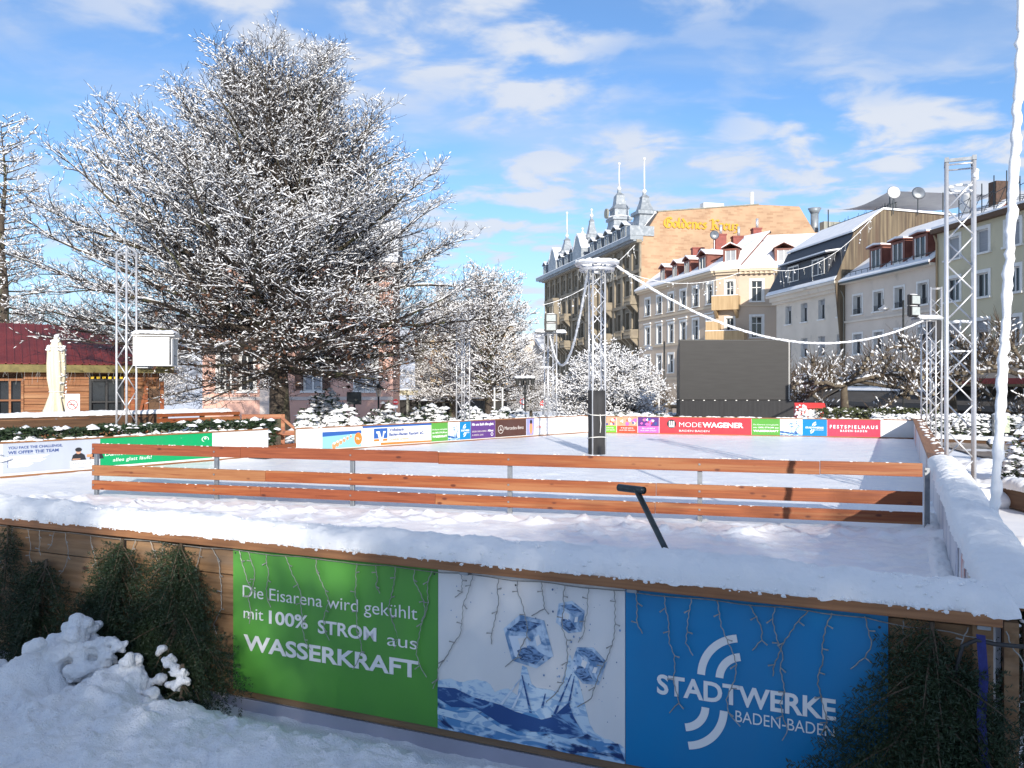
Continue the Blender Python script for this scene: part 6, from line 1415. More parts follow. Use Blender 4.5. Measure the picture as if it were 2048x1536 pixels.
def beige_house():
    C1, C2 = Vector((rx(1432, 95.5), 95.5)), Vector((rx(1478, 94.3), 94.3)); A = Vector((rx(1278, 117), 117)); B = C2 + Vector((.975, -.22)) * 10; zb = -1.3
    t = thing('town_house', 'beige corner house with snowy hipped roof, red chimneys and balconies', 'building', (C1.x, C1.y, zb)); root = Vector((C1.x, C1.y))
    def side(f, fn):
        before = set(t.children); fn(f); M = Matrix.Translation((f.o.x - root.x, f.o.y - root.y, 0)) @ Matrix.Rotation(f.th, 4, 'Z'); xform([c for c in t.children if c not in before], M)
    e = 16.4; rows = ((12.9, 15.15), (9.0, 11.35), (5.2, 7.5))
    FL_, FC_, FR_ = Frame(A, C1), Frame(C1, C2), Frame(C2, B)
    def left(f):
        ops = [(f.x(a), f.x(b), z0, z1) for a, b in ((1291, 1300), (1314, 1323), (1337, 1347), (1361, 1372), (1386, 1397), (1414, 1426)) for z0, z1 in rows]
        wall(t, PLBEIGE, 0, f.L, 0, e, ops, 9, back=False)
        for i, o in enumerate(ops): window(t, *o, style='cross', trim=.26, rec=.35, hood=(i % 3 == 1), rail=(i % 3 == 0))
        mb = MB(); mb.box(0, f.L, -.12, 0, 12.35, 12.6); mb.box(0, f.L, -.14, 0, 8.6, 8.85); mb.box(0, f.L, -.12, 0, 4.3, 4.6); mb.box(0, f.L, -.35, 0, e - .45, e - .2); mb.box(0, f.L, -.6, .1, e - .2, e + .05); mb.build('cornice', mat('beige_trim', (.56, .46, .34), .8), t)
        for u, s in ((1322, 1.5), (1346, 1.5), (1370, 1.6), (1401, 2.0)): dormer(t, f.x(u), s, e + .55, 1.75, .25, .80, REDSHEET)
    def mid(f):
        xa, xb = f.x(1452), f.x(1467); ops = [(xa, xb, 12.7, 15.2), (xa, xb, 8.6, 11.1)]
        wall(t, PLBEIGE, 0, f.L, 0, e, ops, .5, sides=False, back=False)
        for o in ops: window(t, *o, style='cross', trim=.22, rec=.3, sill=False)
        mb = MB(); mb.box(0, f.L, -.35, 0, e - .45, e - .2); mb.box(0, f.L, -.6, .1, e - .2, e + .05); mb.build('cornice', MATS['beige_trim'], t)
        for (x0, x1, z0, z1, dp) in ((-.2, f.L + .15, 12.2, 13.5, 1.2), (-.8, f.L + .9, 8.55, 9.6, 1.6), (-.8, .6, 9.65, 10.7, 1.4)):
            mb = MB(); mb.box(x0, x1, -dp, -dp + .08, z0, z1); mb.box(x0, x0 + .08, -dp + .08, 0, z0, z1); mb.box(x1 - .08, x1, -dp + .08, 0, z0, z1); mb.box(x0, x1, -dp, 0, z0 - .25, z0 - .002); mb.prismx([(-dp, z0 - .25), (0, z0 - .25), (0, z0 - 1.1)], x0 + .2, x0 + .5); mb.prismx([(-dp, z0 - .25), (0, z0 - .25), (0, z0 - 1.1)], x1 - .5, x1 - .2); mb.build('balcony', BALC, t)
            snow_slab(t, [[(x0, -dp - .03, z1), (x1, -dp - .03, z1), (x1, -dp + .12, z1), (x0, -dp + .12, z1)]], .08)
        dormer(t, f.x(1460), 1.7, e + .6, 1.9, .3, .80, REDSHEET, blind=True)
    def right(f):
        xa, xb = f.x(1503), f.x(1524); ops = [(xa, xb, 12.9, 15.15), (xa, xb, 8.9, 11.2), (xa, xb, 5.2, 7.5)]
        wall(t, PLBEIGE, 0, f.L, 0, e, ops, 9, back=False)
        for i, o in enumerate(ops): window(t, *o, style='cross', trim=.26, rec=.3)
        mb = MB(); mb.box(0, f.L, -.12, 0, 12.35, 12.5); mb.box(0, f.L, -.35, 0, e - .45, e - .2); mb.box(0, f.L, -.6, .1, e - .2, e + .05)
        for i in range(18): mb.box(i * .55, i * .55 + .25, -.5, -.36, e - .5, e - .22)
        mb.build('cornice', MATS['beige_trim'], t); dormer(t, f.x(1568), 1.9, e + .6, 1.7, .3, .80, REDSHEET, blind=True)
    side(FL_, left); side(FC_, mid); side(FR_, right)
    # roof with snow
    def pt(f, x, y, z): p = f.w(x, y); return Vector((p.x - root.x, p.y - root.y, z))
    zr = 20.9; D = 5.6
    E = [pt(FL_, -.3, -.6, e + .06), pt(FL_, FL_.L - .1, -.65, e + .06), pt(FC_, FC_.L + .1, -.65, e + .06), pt(FR_, FR_.L, -.6, e + .06)]; Rg = [pt(FL_, 0, D, zr), pt(FL_, FL_.L + 1.0, D + .6, zr), pt(FR_, .8, D, zr), pt(FR_, FR_.L, D, zr)]
    mb = MB(); mb.add(E + Rg, [(0, 1, 5, 4), (1, 2, 6, 5), (2, 3, 7, 6)]); mb.build('roof', REDSHEET, t, recalc=False)
    snow_slab(t, [[E[0], E[1], Rg[1], Rg[0]], [E[1], E[2], Rg[2], Rg[1]], [E[2], E[3], Rg[3], Rg[2]]], .2)
    mb = MB(); mb.add([Rg[0], Rg[1], Rg[2], Rg[3], pt(FR_, FR_.L, 9, e), pt(FL_, 0, 9, e)], [(0, 1, 2, 3, 4, 5)]); mb.build('rear_roof', SLATE, t)
    mb = MB(); mb.tube(Rg, .14, 6); mb.build('ridge', SLATE, t)
    for (u, Y, w, vt, vb) in ((1397, 104, 1.4, 497, 530), (1442, 101, 1.3, 470, 515), (1478, 100.5, 1.35, 474, 505), (1515, 98.5, .95, 458, 505)):
        X = rx(u, Y) - root.x; y = Y - root.y; z0, z1 = rz(vb, Y) - zb, rz(vt, Y) - zb
        mb = MB(); mb.box(X - w / 2, X + w / 2, y, y + 1.1, z0 - .8, z1); mb.box(X - w / 2 - .07, X + w / 2 + .07, y - .07, y + 1.17, z1, z1 + .15); mb.build('chimney', REDCHIM, t)
        if w != 1.4: mb = MB(); mb.tube([(X + .1, y + .5, z1 + .15), (X + .1, y + .5, z1 + 1.3)], .16, 8); mb.build('flue', ALU, t, True)
    X, y, z = rx(1429, 100) - root.x, 100 - root.y, rz(470, 100) - zb
    mb = MB(); mb.lathe([(.55, 0), (.45, .1), (0, .16)], (0, 0, 0), 16); q = mb.build('satellite_dish', STEEL, t, True); q.data.transform(Matrix.Translation((X, y, z)) @ Matrix.Rotation(R(85), 4, 'X')); mb = MB(); mb.tube([(X, y + .1, z - 2.6), (X, y + .1, z)], .05, 6); mb.build('dish_pole', STEEL, t)
beige_house()

BLACKLETTER = {'G': (1.15, [[(1.0, 1.35), (.75, 1.6), (.35, 1.5), (.05, 1.05), (.05, .45), (.35, .05), (.75, 0), (1.0, .3), (1.0, .75), (.65, .9)], [(.42, 1.35), (.42, .25)], [(.65, 1.3), (.65, .95)]]),
    'o': (.72, [[(.05, .8), (.05, .2), (.3, 0), (.55, .22), (.55, .78), (.3, 1), (.05, .8)]]), 'l': (.38, [[(.05, 1.6), (.05, .15), (.25, 0)]]), 'd': (.72, [[(.4, 1.0), (.05, .8), (.05, .2), (.3, 0), (.55, .22), (.55, .85), (.12, 1.5)]]),
    'e': (.66, [[(.5, .2), (.3, 0), (.05, .2), (.05, .8), (.28, 1), (.5, .8), (.1, .5)]]), 'n': (.74, [[(.02, .92), (.1, 1), (.1, 0)], [(.1, .82), (.38, 1), (.56, .82), (.56, .0)]]), 's': (.64, [[(.52, .86), (.28, 1), (.06, .8), (.5, .35), (.28, 0), (.02, .16)]]),
    'r': (.58, [[(.02, .92), (.1, 1), (.1, 0)], [(.1, .8), (.32, 1), (.5, .86)]]), 'u': (.74, [[(.06, 1), (.06, .2), (.28, 0), (.54, .2)], [(.54, 1), (.54, 0), (.62, .06)]]), 'z': (.6, [[(.04, .88), (.3, 1), (.48, .8), (.18, .5), (.5, .28), (.4, -.22), (.04, -.38)]]),
    'K': (1.15, [[(-.05, 1.45), (.2, 1.62), (.28, 1.5), (.28, .1), (.05, 0)], [(.28, .8), (.62, 1.4), (.9, 1.55), (1.05, 1.35)], [(.3, .82), (.6, .75), (.75, .3), (1.05, .05)], [(.02, .02), (.5, .0)]]), ' ': (.45, [])}
def hotel():
    A, B = Vector((rx(1092, 164), 164)), Vector((rx(1283, 117), 117)); h = House('grand_hotel', 'grand sandstone hotel with grey spires and a tall yellow brick end wall', A, B); t = h.t; L = h.L; zb = 1.3
    rows = [(20.4, 22.3, 1.0), (15.6, 18.5, 1.25), (11.0, 13.9, 1.25), (6.4, 9.3, 1.25)]; n = 14; ops = []; e = 23.5
    for i in range(n):
        x = L * (i + .5) / n
        for z0, z1, w in rows: ops.append((x - w / 2, x + w / 2, z0, z1))
    wall(t, STONE, 0, L, 4.6, e, ops, 14, sides=False, back=False)
    for i, o in enumerate(ops): window(t, *o, style='cross', trim=.20, rec=.45, mt=STONE2, mf=WOODDARK, sill=(i % 4 != 0))
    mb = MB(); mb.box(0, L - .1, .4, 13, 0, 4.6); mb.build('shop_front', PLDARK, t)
    mb = MB()
    for i in range(n + 1): mb.box(max(0, L * i / n - .45), min(L, L * i / n + .45), -.28, 0, 0, e - .3)
    mb.build('pilasters', STONE2, t)
    mb = MB()
    for z in (5.0, 9.9, 14.6, 19.2): mb.box(0, L, -.36, .0, z, z + .45)
    mb.box(0, L + .25, -.8, 0, e - .3, e + .1); mb.build('string_course', STONE2, t)
    mb = MB(); mb.box(-1.2, L + .15, -1.7, .2, e + .1, e + .65); mb.box(-.8, L + .1, -1.2, .2, e - .1, e + .1); mb.box(L - 1.2, L + .2, -1.75, 1.8, e + .66, e + 2.0); mb.build('cornice', ZINC, t); snow_slab(t, [[(-1.2, -1.72, e + .66), (L - 1.3, -1.72, e + .66), (L - 1.3, -1.2, e + .66), (-1.2, -1.2, e + .66)]], .12)
    rd = random.Random(7)
    for i in (1, 3, 4, 6, 7, 9, 10, 12, 13):
        x = L * (i + .5) / n
        for z in ((14.75, 10.1) if i % 3 else (10.1,)):
            mb = MB(); mb.box(x - 1.3, x + 1.3, -1.5, -.3, z, z + .3); mb.box(x - 1.3, x + 1.3, -1.5, -1.38, z + 1.05, z + 1.2); mb.box(x - 1.3, x - 1.18, -1.38, -.3, z + .3, z + 1.2); mb.box(x + 1.18, x + 1.3, -1.38, -.3, z + .3, z + 1.2)
            for k in range(10): mb.lathe([(.05, .3), (.10, .5), (.05, .85), (.07, 1.05)], (x - 1.15 + k * .255, -1.44, z), 6)
            for s in (-.9, .9): mb.prismx([(-1.4, z), (-.29, z), (-.29, z - 1.1)], x + s - .18, x + s + .18)
            mb.build('balcony', STONE2, t)
    for i in (2, 8):          # projecting bays
        x = L * (i + .5) / n; mb = MB(); mb.box(x - 1.5, x + 1.5, -1.4, -.37, 9.7, 18.8); mb.box(x - 1.75, x + 1.75, -1.7, -.37, 18.8, 19.3); mb.prismx([(-1.4, 9.7), (-.37, 9.7), (-.37, 8.0)], x - 1.2, x + 1.2); mb.build('bay', STONE2, t)
        for z0, z1 in ((10.8, 13.6), (15.2, 18.0)):
            for dx in (-.75, .75): window(t, x + dx - .42, x + dx + .42, z0, z1, 'plain', rec=.06, trim=.1, y=-1.42, mt=STONE, sill=False)
    # brick end wall
    pr = [(0, 0), (0, e + .2), (2.57, 27.6), (17.8, 29.3), (17.8, 0)]
    mb = MB(); mb.prismx(pr, L - .35, L); mb.build('brick_wall', BRICK, t)
    mb = MB(); vs = [(L, 17.8, 0), (L, 17.8, 29.3), (L + 1.6, 23.3, 29.0), (L + 2.2, 25.4, 25.3), (L + 4.8, 36, 25.0), (L + 4.8, 36, 0)]; mb.add(vs + [(x - .4, y + .1, z) for x, y, z in vs], [tuple(range(6)), tuple(range(6, 12))[::-1]] + [(i, (i + 1) % 6, (i + 1) % 6 + 6, i + 6) for i in range(6)]); mb.build('brick_wall', BRICK, t)
    mb = MB(); mb.box(L - 1.5, L - .4, 25.8, 36, 25.1, 26.6); o = mb.build('parapet', CONC, t); o.data.transform(Matrix.Translation((4.2, 0, 0)))
    mb = MB(); mb.tube([(L + .9, 26.2, 24.5), (L + .9, 26.2, 28.2)], .55, 12); mb.tube([(L + .9, 26.2, 28.2), (L + .9, 26.2, 29.0)], [.55, .95], 12); mb.build('roof_vent', ZINC, t, True)
    mb = MB(); mb.tube([(L - .8, 17.2, 29), (L - .8, 17.2, 31.2)], .28, 8); mb.box(L - 1.6, L - .4, 9.5, 12.6, 28.6, 29.3); mb.build('roof_vent', WHITEPAINT, t)
    mb = MB(); mb.prismx([(2.4, 27.55), (17.8, 29.3), (17.8, 29.45), (2.3, 27.7)], L - .5, L + .12); mb.build('coping', CONC, t)
    # gilded blackletter name, broad pen strokes
    x0, x1, zl, zh = 3.3, 14.6, 25.45, 26.85; s = 'Goldenes Kreuz'; tot = sum(BLACKLETTER[c][0] for c in s); k = (x1 - x0) / tot; mb = MB(); cx = x0; cnt = 0; ky = (zh - zl) / 1.6; na = R(40); nx_, nz_ = .115 * math.cos(na), .115 * math.sin(na)
    for ch in s:
        w, st = BLACKLETTER[ch]
        for pl in st:
            for a, b in zip(pl[:-1], pl[1:]):
                cnt += 1; dx, dz = b[0] - a[0], b[1] - a[1]; ln = math.hypot(dx, dz); px, pz = -dz / ln * .035, dx / ln * .035
                q = []
                for p in (a, b):
                    for sx in (-1, 1):
                        for sz in (-1, 1): q.append((p[0] + sx * nx_ + sz * px, p[1] + sx * nz_ + sz * pz))
                q = sorted(set(q)); lo, up = [], []
                cr = lambda o, a_, b_: (a_[0] - o[0]) * (b_[1] - o[1]) - (a_[1] - o[1]) * (b_[0] - o[0])
                for p in q:
                    while len(lo) >= 2 and cr(lo[-2], lo[-1], p) <= 0: lo.pop()
                    lo.append(p)
                for p in q[::-1]:
                    while len(up) >= 2 and cr(up[-2], up[-1], p) <= 0: up.pop()
                    up.append(p)
                hull = lo[:-1] + up[:-1]; zz = .12 + .0006 * cnt
                mb.prismx([(cx + p[0] * k, zl + p[1] * ky) for p in hull], L + .02, L + .02 + zz)
        cx += w * k
    mb.build('gilded_lettering', mat('gold_paint', (.58, .33, .03), .35, .2), t)
    # mansard, dormers
    mb = MB(); mb.prismx([(-.9, e + .66), (2.2, 27.4), (12, 28.0), (12, e)], 0, L - .36); mb.build('mansard', SLATE, t)
    snow_slab(t, [[(0, 2.1, 27.42), (L - .4, 2.1, 27.42), (L - .4, 11.8, 28.05), (0, 11.8, 28.05)]], .3); snow_slab(t, [[(L - 3.2, .35, 25.25), (L - .3, .35, 25.25), (L - .3, 2.15, 27.42), (L - 3.2, 2.15, 27.42)]], .12)
    for i in (0, 1, 3, 4, 5, 8, 9, 10, 11, 12): dormer(t, L * (i + .5) / n, 1.9, e + .9, 1.9, -.75, 1.2, ZINC, mw=ZINC)
    def spire(x, z0, z1, zp, w, clock=False, lab='spire'):
        mb = MB(); H = z1 - z0; c = (x, 1.2, 0)
        if clock: prof = [(w, z0), (w * .95, z0 + H * .42), (w * 1.12, z0 + H * .43), (w * 1.12, z0 + H * .48), (w * .8, z0 + H * .5), (w * .78, z0 + H * .62), (w * .9, z0 + H * .64), (w * .55, z0 + H * .72), (w * .45, z0 + H * .88), (w * .18, z0 + H * .94), (w * .14, z1)]
        else: prof = [(w, z0), (w * .72, z0 + H * .42), (w * .95, z0 + H * .44), (w * .95, z0 + H * .52), (w * .62, z0 + H * .55), (w * .40, z0 + H * .74), (w * .30, z0 + H * .86), (w * .36, z0 + H * .88), (w * .14, z0 + H * .94), (w * .12, z1)]
        mb.lathe(prof, c, 4, PI / 4); o = mb.build(lab, ZINC, t)
        mb = MB(); mb.ball((x, 1.2, z1 + .15), .32, 2); mb.tube([(x, 1.2, z1 + .3), (x, 1.2, zp)], [.13, .07], 8); mb.ball((x, 1.2, zp + .1), .22, 2); mb.build('finial', WHITEPAINT, o, True)
        if clock:
            mb = MB(); zc = z0 + H * .56; mb.tube([(x - .2, -.9, zc), (x - .2, -.62, zc)], .75, 18); mb.build('clock_face', CONC, o)
            mb = MB(); mb.ball((x, 1.2, z0 + H * .49), w * 1.0, 2, (1, 1, .1)); mb.build('snow', SNOWFAR, o, True)
    spire(L - 1.9, 24.8, 30.6, 35.2, 2.2); spire(L - 11.8, 24.8, 33.2, 37.0, 2.0, True); spire(L - 38.5, 24.8, 30.6, 34.8, 2.2); spire(L - 24.7, 25, 31.6, 32.6, 1.6); spire(L - 29.5, 25, 29.5, 30.3, 1.2); spire(L - 15.5, 24.8, 29.4, 30.2, 1.5)
    for i in (6.5, 2.2):
        x = L * i / n; mb = MB(); mb.prism([(x - 2.4, e + .7), (x + 2.4, e + .7), (x + 2.4, e + 2.6), (x + 1.6, e + 3.3), (x + 1.0, e + 4.4), (x, e + 5.0), (x - 1.0, e + 4.4), (x - 1.6, e + 3.3), (x - 2.4, e + 2.6)], -1.0, 2.4); g = mb.build('curved_gable', ZINC, t); mb = MB(); mb.prism([(x - 2.5, e + 2.65), (x - 1.6, e + 3.38), (x - 1.0, e + 4.45), (x, e + 5.05), (x + 1.0, e + 4.45), (x + 1.6, e + 3.38), (x + 2.5, e + 2.65), (x + 2.3, e + 3.0), (x + 1.0, e + 4.85), (x, e + 5.4), (x - 1.0, e + 4.85), (x - 2.3, e + 3.0)], -1.05, 2.3); mb.build('snow', SNOWFAR, g)
hotel()

def left_houses():
    h = House('pink_house', 'pink villa with white windows and brown shutters behind the big oak', Vector((rx(405, 49.5), 49.5)), Vector((rx(786, 50.5), 50.5)), zbase=-1.25); t = h.t; ops = []; e = 10.6
    for a, b in ((437, 462), (480, 508), (608, 643), (712, 752)): ops += [(h.x(a), h.x(b), 3.3, 5.6), (h.x(a), h.x(b), 7.2, 9.4)]
    low = [(h.x(a), h.x(b), 1.0, 1.55) for a, b in ((445, 463), (498, 520), (600, 625), (700, 745))]
    wall(t, PLPINK, 0, h.L, 0, e, ops + low, 10)
    for o in ops: window(t, *o, style='cross', trim=.16, rec=.2, mg=GLASSGREY if o[0] > h.x(600) else GLASS)
    for o in low: window(t, *o, style='plain', trim=.14, rec=.2)
    for (a, b) in ((591, 607), (645, 661), (464, 478)):
        for z in (3.3, 7.2):
            mb = MB(); xa, xb = h.x(a), h.x(b)
            for i in range(22): mb.box(xa + .05, xb - .05, -.07, -.045, z + .05 + i * .1, z + .13 + i * .1)
            mb.box(xa, xa + .06, -.09, -.04, z, z + 2.3); mb.box(xb - .06, xb, -.09, -.04, z, z + 2.3); mb.build('shutter', mat('shutter_brown', (.09, .045, .03), .6) if 'shutter_brown' not in MATS else MATS['shutter_brown'], t)
    mb = MB(); mb.box(0, h.L, -.06, 0, 2.75, 2.95); mb.box(-.2, h.L + .2, -.4, .2, e, e + .3); mb.box(h.x(520), h.x(548), -.08, 0, 0, e); mb.build('trim', mat('pink_trim', (.52, .46, .42), .8), t)
    x0, x1 = h.x(759), h.x(784); c = (x0 + x1) / 2; mb = MB(); mb.prism([(x0, 0), (x1, 0), (x1, 1.9)] + [(c + (x1 - x0) / 2 * math.cos(a), 1.9 + .7 * math.sin(a)) for a in np.linspace(.2, PI - .2, 9)] + [(x0, 1.9)], -.05, .0); mb.build('door', WOODDARK, t)
    mb = MB(); mb.prismx([(-.5, e + .3), (5, e + 3.6), (10.4, e + .3)], -.3, h.L + .3); mb.build('roof', SLATE, t); snow_slab(t, [[(-.3, -.55, e + .3), (h.L + .3, -.55, e + .3), (h.L + .3, 5, e + 3.62), (-.3, 5, e + 3.62)]], .2)
    h = House('shop_pavilion', 'low flat roofed shop pavilion with snow on its edge right of the pink villa', Vector((rx(785, 66), 66)), Vector((rx(905, 64), 64)), zbase=-1.3); t = h.t
    mb = MB(); mb.box(0, h.L, .4, 6, 0, 2.5); mb.build('shop_front', PLDARK, t); mb = MB(); mb.box(-.5, h.L + .5, -.6, 6, 2.9, 3.25); mb.build('roof_edge', mat('cream_edge', (.46, .42, .28), .8), t); snow_slab(t, [[(-.5, -.6, 3.26), (h.L * .3, -.6, 3.26), (h.L * .3, 6, 3.26), (-.5, 6, 3.26)]], .12)
    for i in range(5): mb = MB(); x = .2 + i * h.L / 5; mb.box(x, x + .15, 0, .15, 0, 2.9); mb.build('column', CONC, t)
    h = House('town_house', 'tan town house over a dark shop floor between frosted trees', Vector((rx(860, 83), 83)), Vector((rx(1031, 85), 85))); t = h.t; ops = []
    for a, b in ((905, 917), (940, 952), (988, 1001), (1015, 1021)):
        for z0, z1 in ((4.2, 6.1), (7.0, 8.8)): ops.append((h.x(a), h.x(b), z0, z1))
    wall(t, PLTAN, 0, h.L, 3.6, 9.6, ops, 12)
    for o in ops: window(t, *o, style='double', trim=.2, rec=.2)
    mb = MB(); mb.box(0, h.L, .3, 11.8, 0, 3.6); mb.build('shop_front', PLDARK, t); mb = MB(); mb.box(0, h.L + .3, -.6, 0, 3.3, 3.62); mb.build('canopy', PLDARK, t)
    text('hotel am markt', INKWHITE, t, h.x(1000), 3.0, 1.6, .35, y=-.62) if False else None
    mb = MB(); mb.prismx([(-.4, 9.6), (6, 12.0), (12.4, 9.6)], -.2, h.L + .2); mb.build('roof', SLATE, t); snow_slab(t, [[(-.2, -.45, 9.6), (h.L + .2, -.45, 9.6), (h.L + .2, 6, 12.02), (-.2, 6, 12.02)]], .25)
    Y = 170; h = House('gabled_house', 'distant white gabled house under the snowy hill', Vector((rx(1038, Y), Y)), Vector((rx(1086, Y + 4), Y + 4))); t = h.t; L = h.L; ops = [(L * .25, L * .4, 5, 7), (L * .6, L * .75, 5, 7)]
    wall(t, mat('pale_gable', (.62, .55, .48), .85), 0, L, 0, 9.5, ops, 14); mb = MB(); mb.prism([(0, 9.5), (L, 9.5), (L / 2, 13.3)], 0, .2); mb.build('gable', MATS['pale_gable'], t)
    for o in ops: window(t, *o, style='double')
    mb = MB(); mb.prism([(-.5, 9.3), (L / 2, 13.5), (L + .5, 9.3), (L + .5, 9.8), (L / 2, 14.0), (-.5, 9.8)], -.4, 14); mb.build('roof', SNOWFAR, t)
    h = House('street_arcade', 'dark shaded shop arcade at the end of the street below the gabled house', Vector((rx(1028, 118), 118)), Vector((rx(1096, 122), 122))); t = h.t
    mb = MB(); mb.box(0, h.L, 0, 6, 0, 6.0); mb.build('front', mat('dark_front', (.06, .055, .055), .8, c2=(.10, .09, .085), nscale=.5), t); mb = MB(); mb.box(-.2, h.L + .2, -.3, 6, 6.0, 6.3); mb.build('roof', SNOWFAR, t)  # dark front, mottled at random between two greys
left_houses()

def hills():
    HM = mat('wooded_hill', (.62, .64, .68), .9, c2=(.16, .17, .19), nscale=.09, stretch=(1, .3, 1.2), lo=.42, hi=.62, detail=10)
    for (Y, amp, base, seed, x0, x1) in ((420, 10, 22, 1, -700, 500), (900, 40, 75, 2, -1500, 1200)):
        xs = np.linspace(x0, x1, 160); yy = np.linspace(0, 1, 14); X, T = np.meshgrid(xs, yy); Zr = base + amp * fbm(X / 180, X * 0 + seed * 3, seed, 4)
        Z = -3 + (Zr + 3) * np.sin(T * PI / 2) ** 1.2 + 1.2 * fbm(X / 8, T * 20, seed, 3) * T; Yy = Y + T * 160
        V = np.stack([X, Yy, Z], -1).reshape(-1, 3); i, j = np.meshgrid(np.arange(159), np.arange(13)); a = (j * 160 + i).ravel()
        tag(link('hill', np_mesh('hill', V, np.stack([a, a + 1, a + 161, a + 160], 1), HM, True)), kind='structure')
hills()

# ------------------------------------------------------------------ street furniture
def furniture():
    IRON = mat('cast_iron', (.03, .032, .03), .5, .4, c2=(.05, .052, .05), nscale=12); SILVER = mat('lamp_silver', (.55, .55, .55), .25, .8)
    def spiral(label, u, v, Y, s, zb, mir=1):
        t = thing('spiral_lamp', label, 'street lamp', (rx(u, Y), Y, zb)); zt = rz(v, Y) - zb
        mb = MB(); mb.tube([(mir * s, 0, 0), (mir * s, 0, zt - s)], .06, 8); pts = [(mir * s, 0, zt - s * .8)]
        for i in range(26): a = i / 25 * 1.62 * PI; r = s * (1 - .45 * i / 25); pts.append((mir * r * math.cos(a), 0, zt - s * .8 + r * math.sin(a)))
        mb.tube(pts, .055, 8); mb.build('pole', IRON, t, True)
        mb = MB(); mb.lathe([(.05, .28), (.12, .16), (.30, .06), (.34, 0), (.2, -.1), (0, -.12)], (pts[18][0], 0, zt - s * 1.75), 16); mb.build('lamp', SILVER, t, True)
        mb = MB(); mb.tube([pts[17], (pts[18][0], 0, zt - s * 1.6)], .02, 6); mb.build('hanger', IRON, t)
    spiral('curled street lamp before the beige house', 1310, 664, 62, .68, -1.3)
    spiral('curled street lamp with silver shade before the white houses', 1783, 577, 52, .72, -1.3)
    Y = 45.0; t = thing('lantern_post', 'four armed old lantern post with snow on its lanterns near the lamp mast', 'street lamp', (rx(1050, Y), Y, -.6)); zt = rz(770, Y) + .6
    mb = MB(); mb.lathe([(.16, 0), (.14, .6), (.07, .8), (.05, zt)], (0, 0, 0), 12); mb.build('post', IRON, t, True)
    for k, a in enumerate((0, PI / 2, PI, 3 * PI / 2)):
        c, s = math.cos(a + .3), math.sin(a + .3); r = .42; mb = MB(); mb.tube([(0, 0, zt - .5), (c * r * .6, s * r * .6, zt - .45), (c * r, s * r, zt - .15), (c * r, s * r, zt)], .02, 6); arm = mb.build('arm', IRON, t)
        mb = MB(); mb.lathe([(.07, 0), (.13, .28), (.15, .30), (.05, .42), (.02, .48)], (c * r, s * r, zt), 6); mb.build('lantern', IRON, arm); mb = MB(); mb.ball((c * r, s * r, zt + .42), .16, 2, (1, 1, .55), .1); mb.build('snow', SNOWFAR, arm, True)
    Y = 31.5; t = thing('lantern_post', 'single black lantern on a post before the pink villa door', 'street lamp', (rx(757, Y), Y, 0)); zt = rz(793, Y)
    mb = MB(); mb.tube([(0, 0, 0), (0, 0, zt)], .035, 8); mb.build('post', IRON, t, True); mb = MB(); mb.lathe([(.07, 0), (.14, .30), (.14, .31)], (0, 0, zt), 6); mb.build('lantern', mat('lantern_glass', (.55, .46, .38), .2), t); mb = MB(); mb.lathe([(.18, .312), (.07, .42), (.02, .5)], (0, 0, zt), 6); mb.build('lantern_roof', IRON, t)
    Y = 30.5; t = thing('info_board', 'square dark grey info board on a post among the snowy shrubs', 'sign board', (rx(708, Y), Y, 0)); mb = MB(); mb.box(-.26, .26, 0, .05, rz(809, Y), rz(784, Y)); mb.build('board', mat('info_grey', (.09, .10, .10), .5, c2=(.12, .13, .13), nscale=4), t); mb = MB(); mb.box(-.03, .03, .052, .1, 0, rz(790, Y)); mb.build('post', IRON, t)
    def road_sign(label, u, v, Y, r, kind):
        t = thing('road_sign', label, 'road sign', (rx(u, Y), Y, zground(0, np.array(Y)).item())); z = rz(v, Y) - t.location.z
        mb = MB(); mb.tube([(0, .03, 0), (0, .03, z + r)], .03, 8); mb.build('post', STEEL, t, True)
        mb = MB(); mb.tube([(0, -.0, z), (0, .02, z)], r, 24); mb.build('disc', INKRED, t); disc('face', 0, z, r * .72, r * .72, INKWHITE, t, -.002) if kind else poly('bar', [(-r * .7, z - r * .16), (r * .7, z - r * .16), (r * .7, z + r * .16), (-r * .7, z + r * .16)], INKWHITE, t, -.002)
        mb = MB(); mb.box(-r * .8, r * .8, 0, .02, z - r * 2.1, z - r * 1.2); mb.build('plate', INKWHITE, t)
    road_sign('red ringed road sign on a pole left of the lamp mast', 1046, 803, 46, .17, 1); road_sign('red no entry sign left of the dark hotel', 1086, 807, 48, .17, 0); road_sign('red road sign by the pavilion right of the pink villa', 791, 804, 47, .16, 0)
    road_sign('small red ringed road sign before the cherry tree', 1298, 800, 46, .12, 1)
    for u, lb in ((989, 'white slim pole left of its twin before the tan house'), (1005, 'white slim pole right of its twin before the tan house')):
        mb = MB(); z = -.8; mb.tube([(0, 0, 0), (0, 0, rz(775, 47) - z)], .045, 8); o = mb.build('flagpole', WHITEPAINT, None, True); o.location = (rx(u, 47), 47, z); tag(o, lb, 'pole', 'slim white poles')
    mb = MB(); mb.tube([(0, 0, 0), (0, 0, rz(745, 50) + 1)], .04, 8); o = mb.build('flagpole', WHITEPAINT, None, True); o.location = (rx(1318, 50), 50, -1); tag(o, 'white pole left of the video wall', 'pole')
    # red and white food cart
    Y = 40.5; t = thing('food_cart', 'red and white striped food cart right of the video wall', 'food cart', (rx(1620, Y), Y, -.2), R(-8)); w = .62
    z1 = rz(806, Y) + .2
    mb = MB(); mb.box(-w, w, 0, 1.1, .35, z1 - .25); mb.build('body', INKRED, t, bevel=.03)
    mb = MB()
    for i in range(5): x = -w + .02 + i * .17; mb.add([(x, -.012, .4), (x + .09, -.012, .4), (x + .16, -.012, z1 - .3), (x + .07, -.012, z1 - .3)], [(0, 1, 2, 3)])
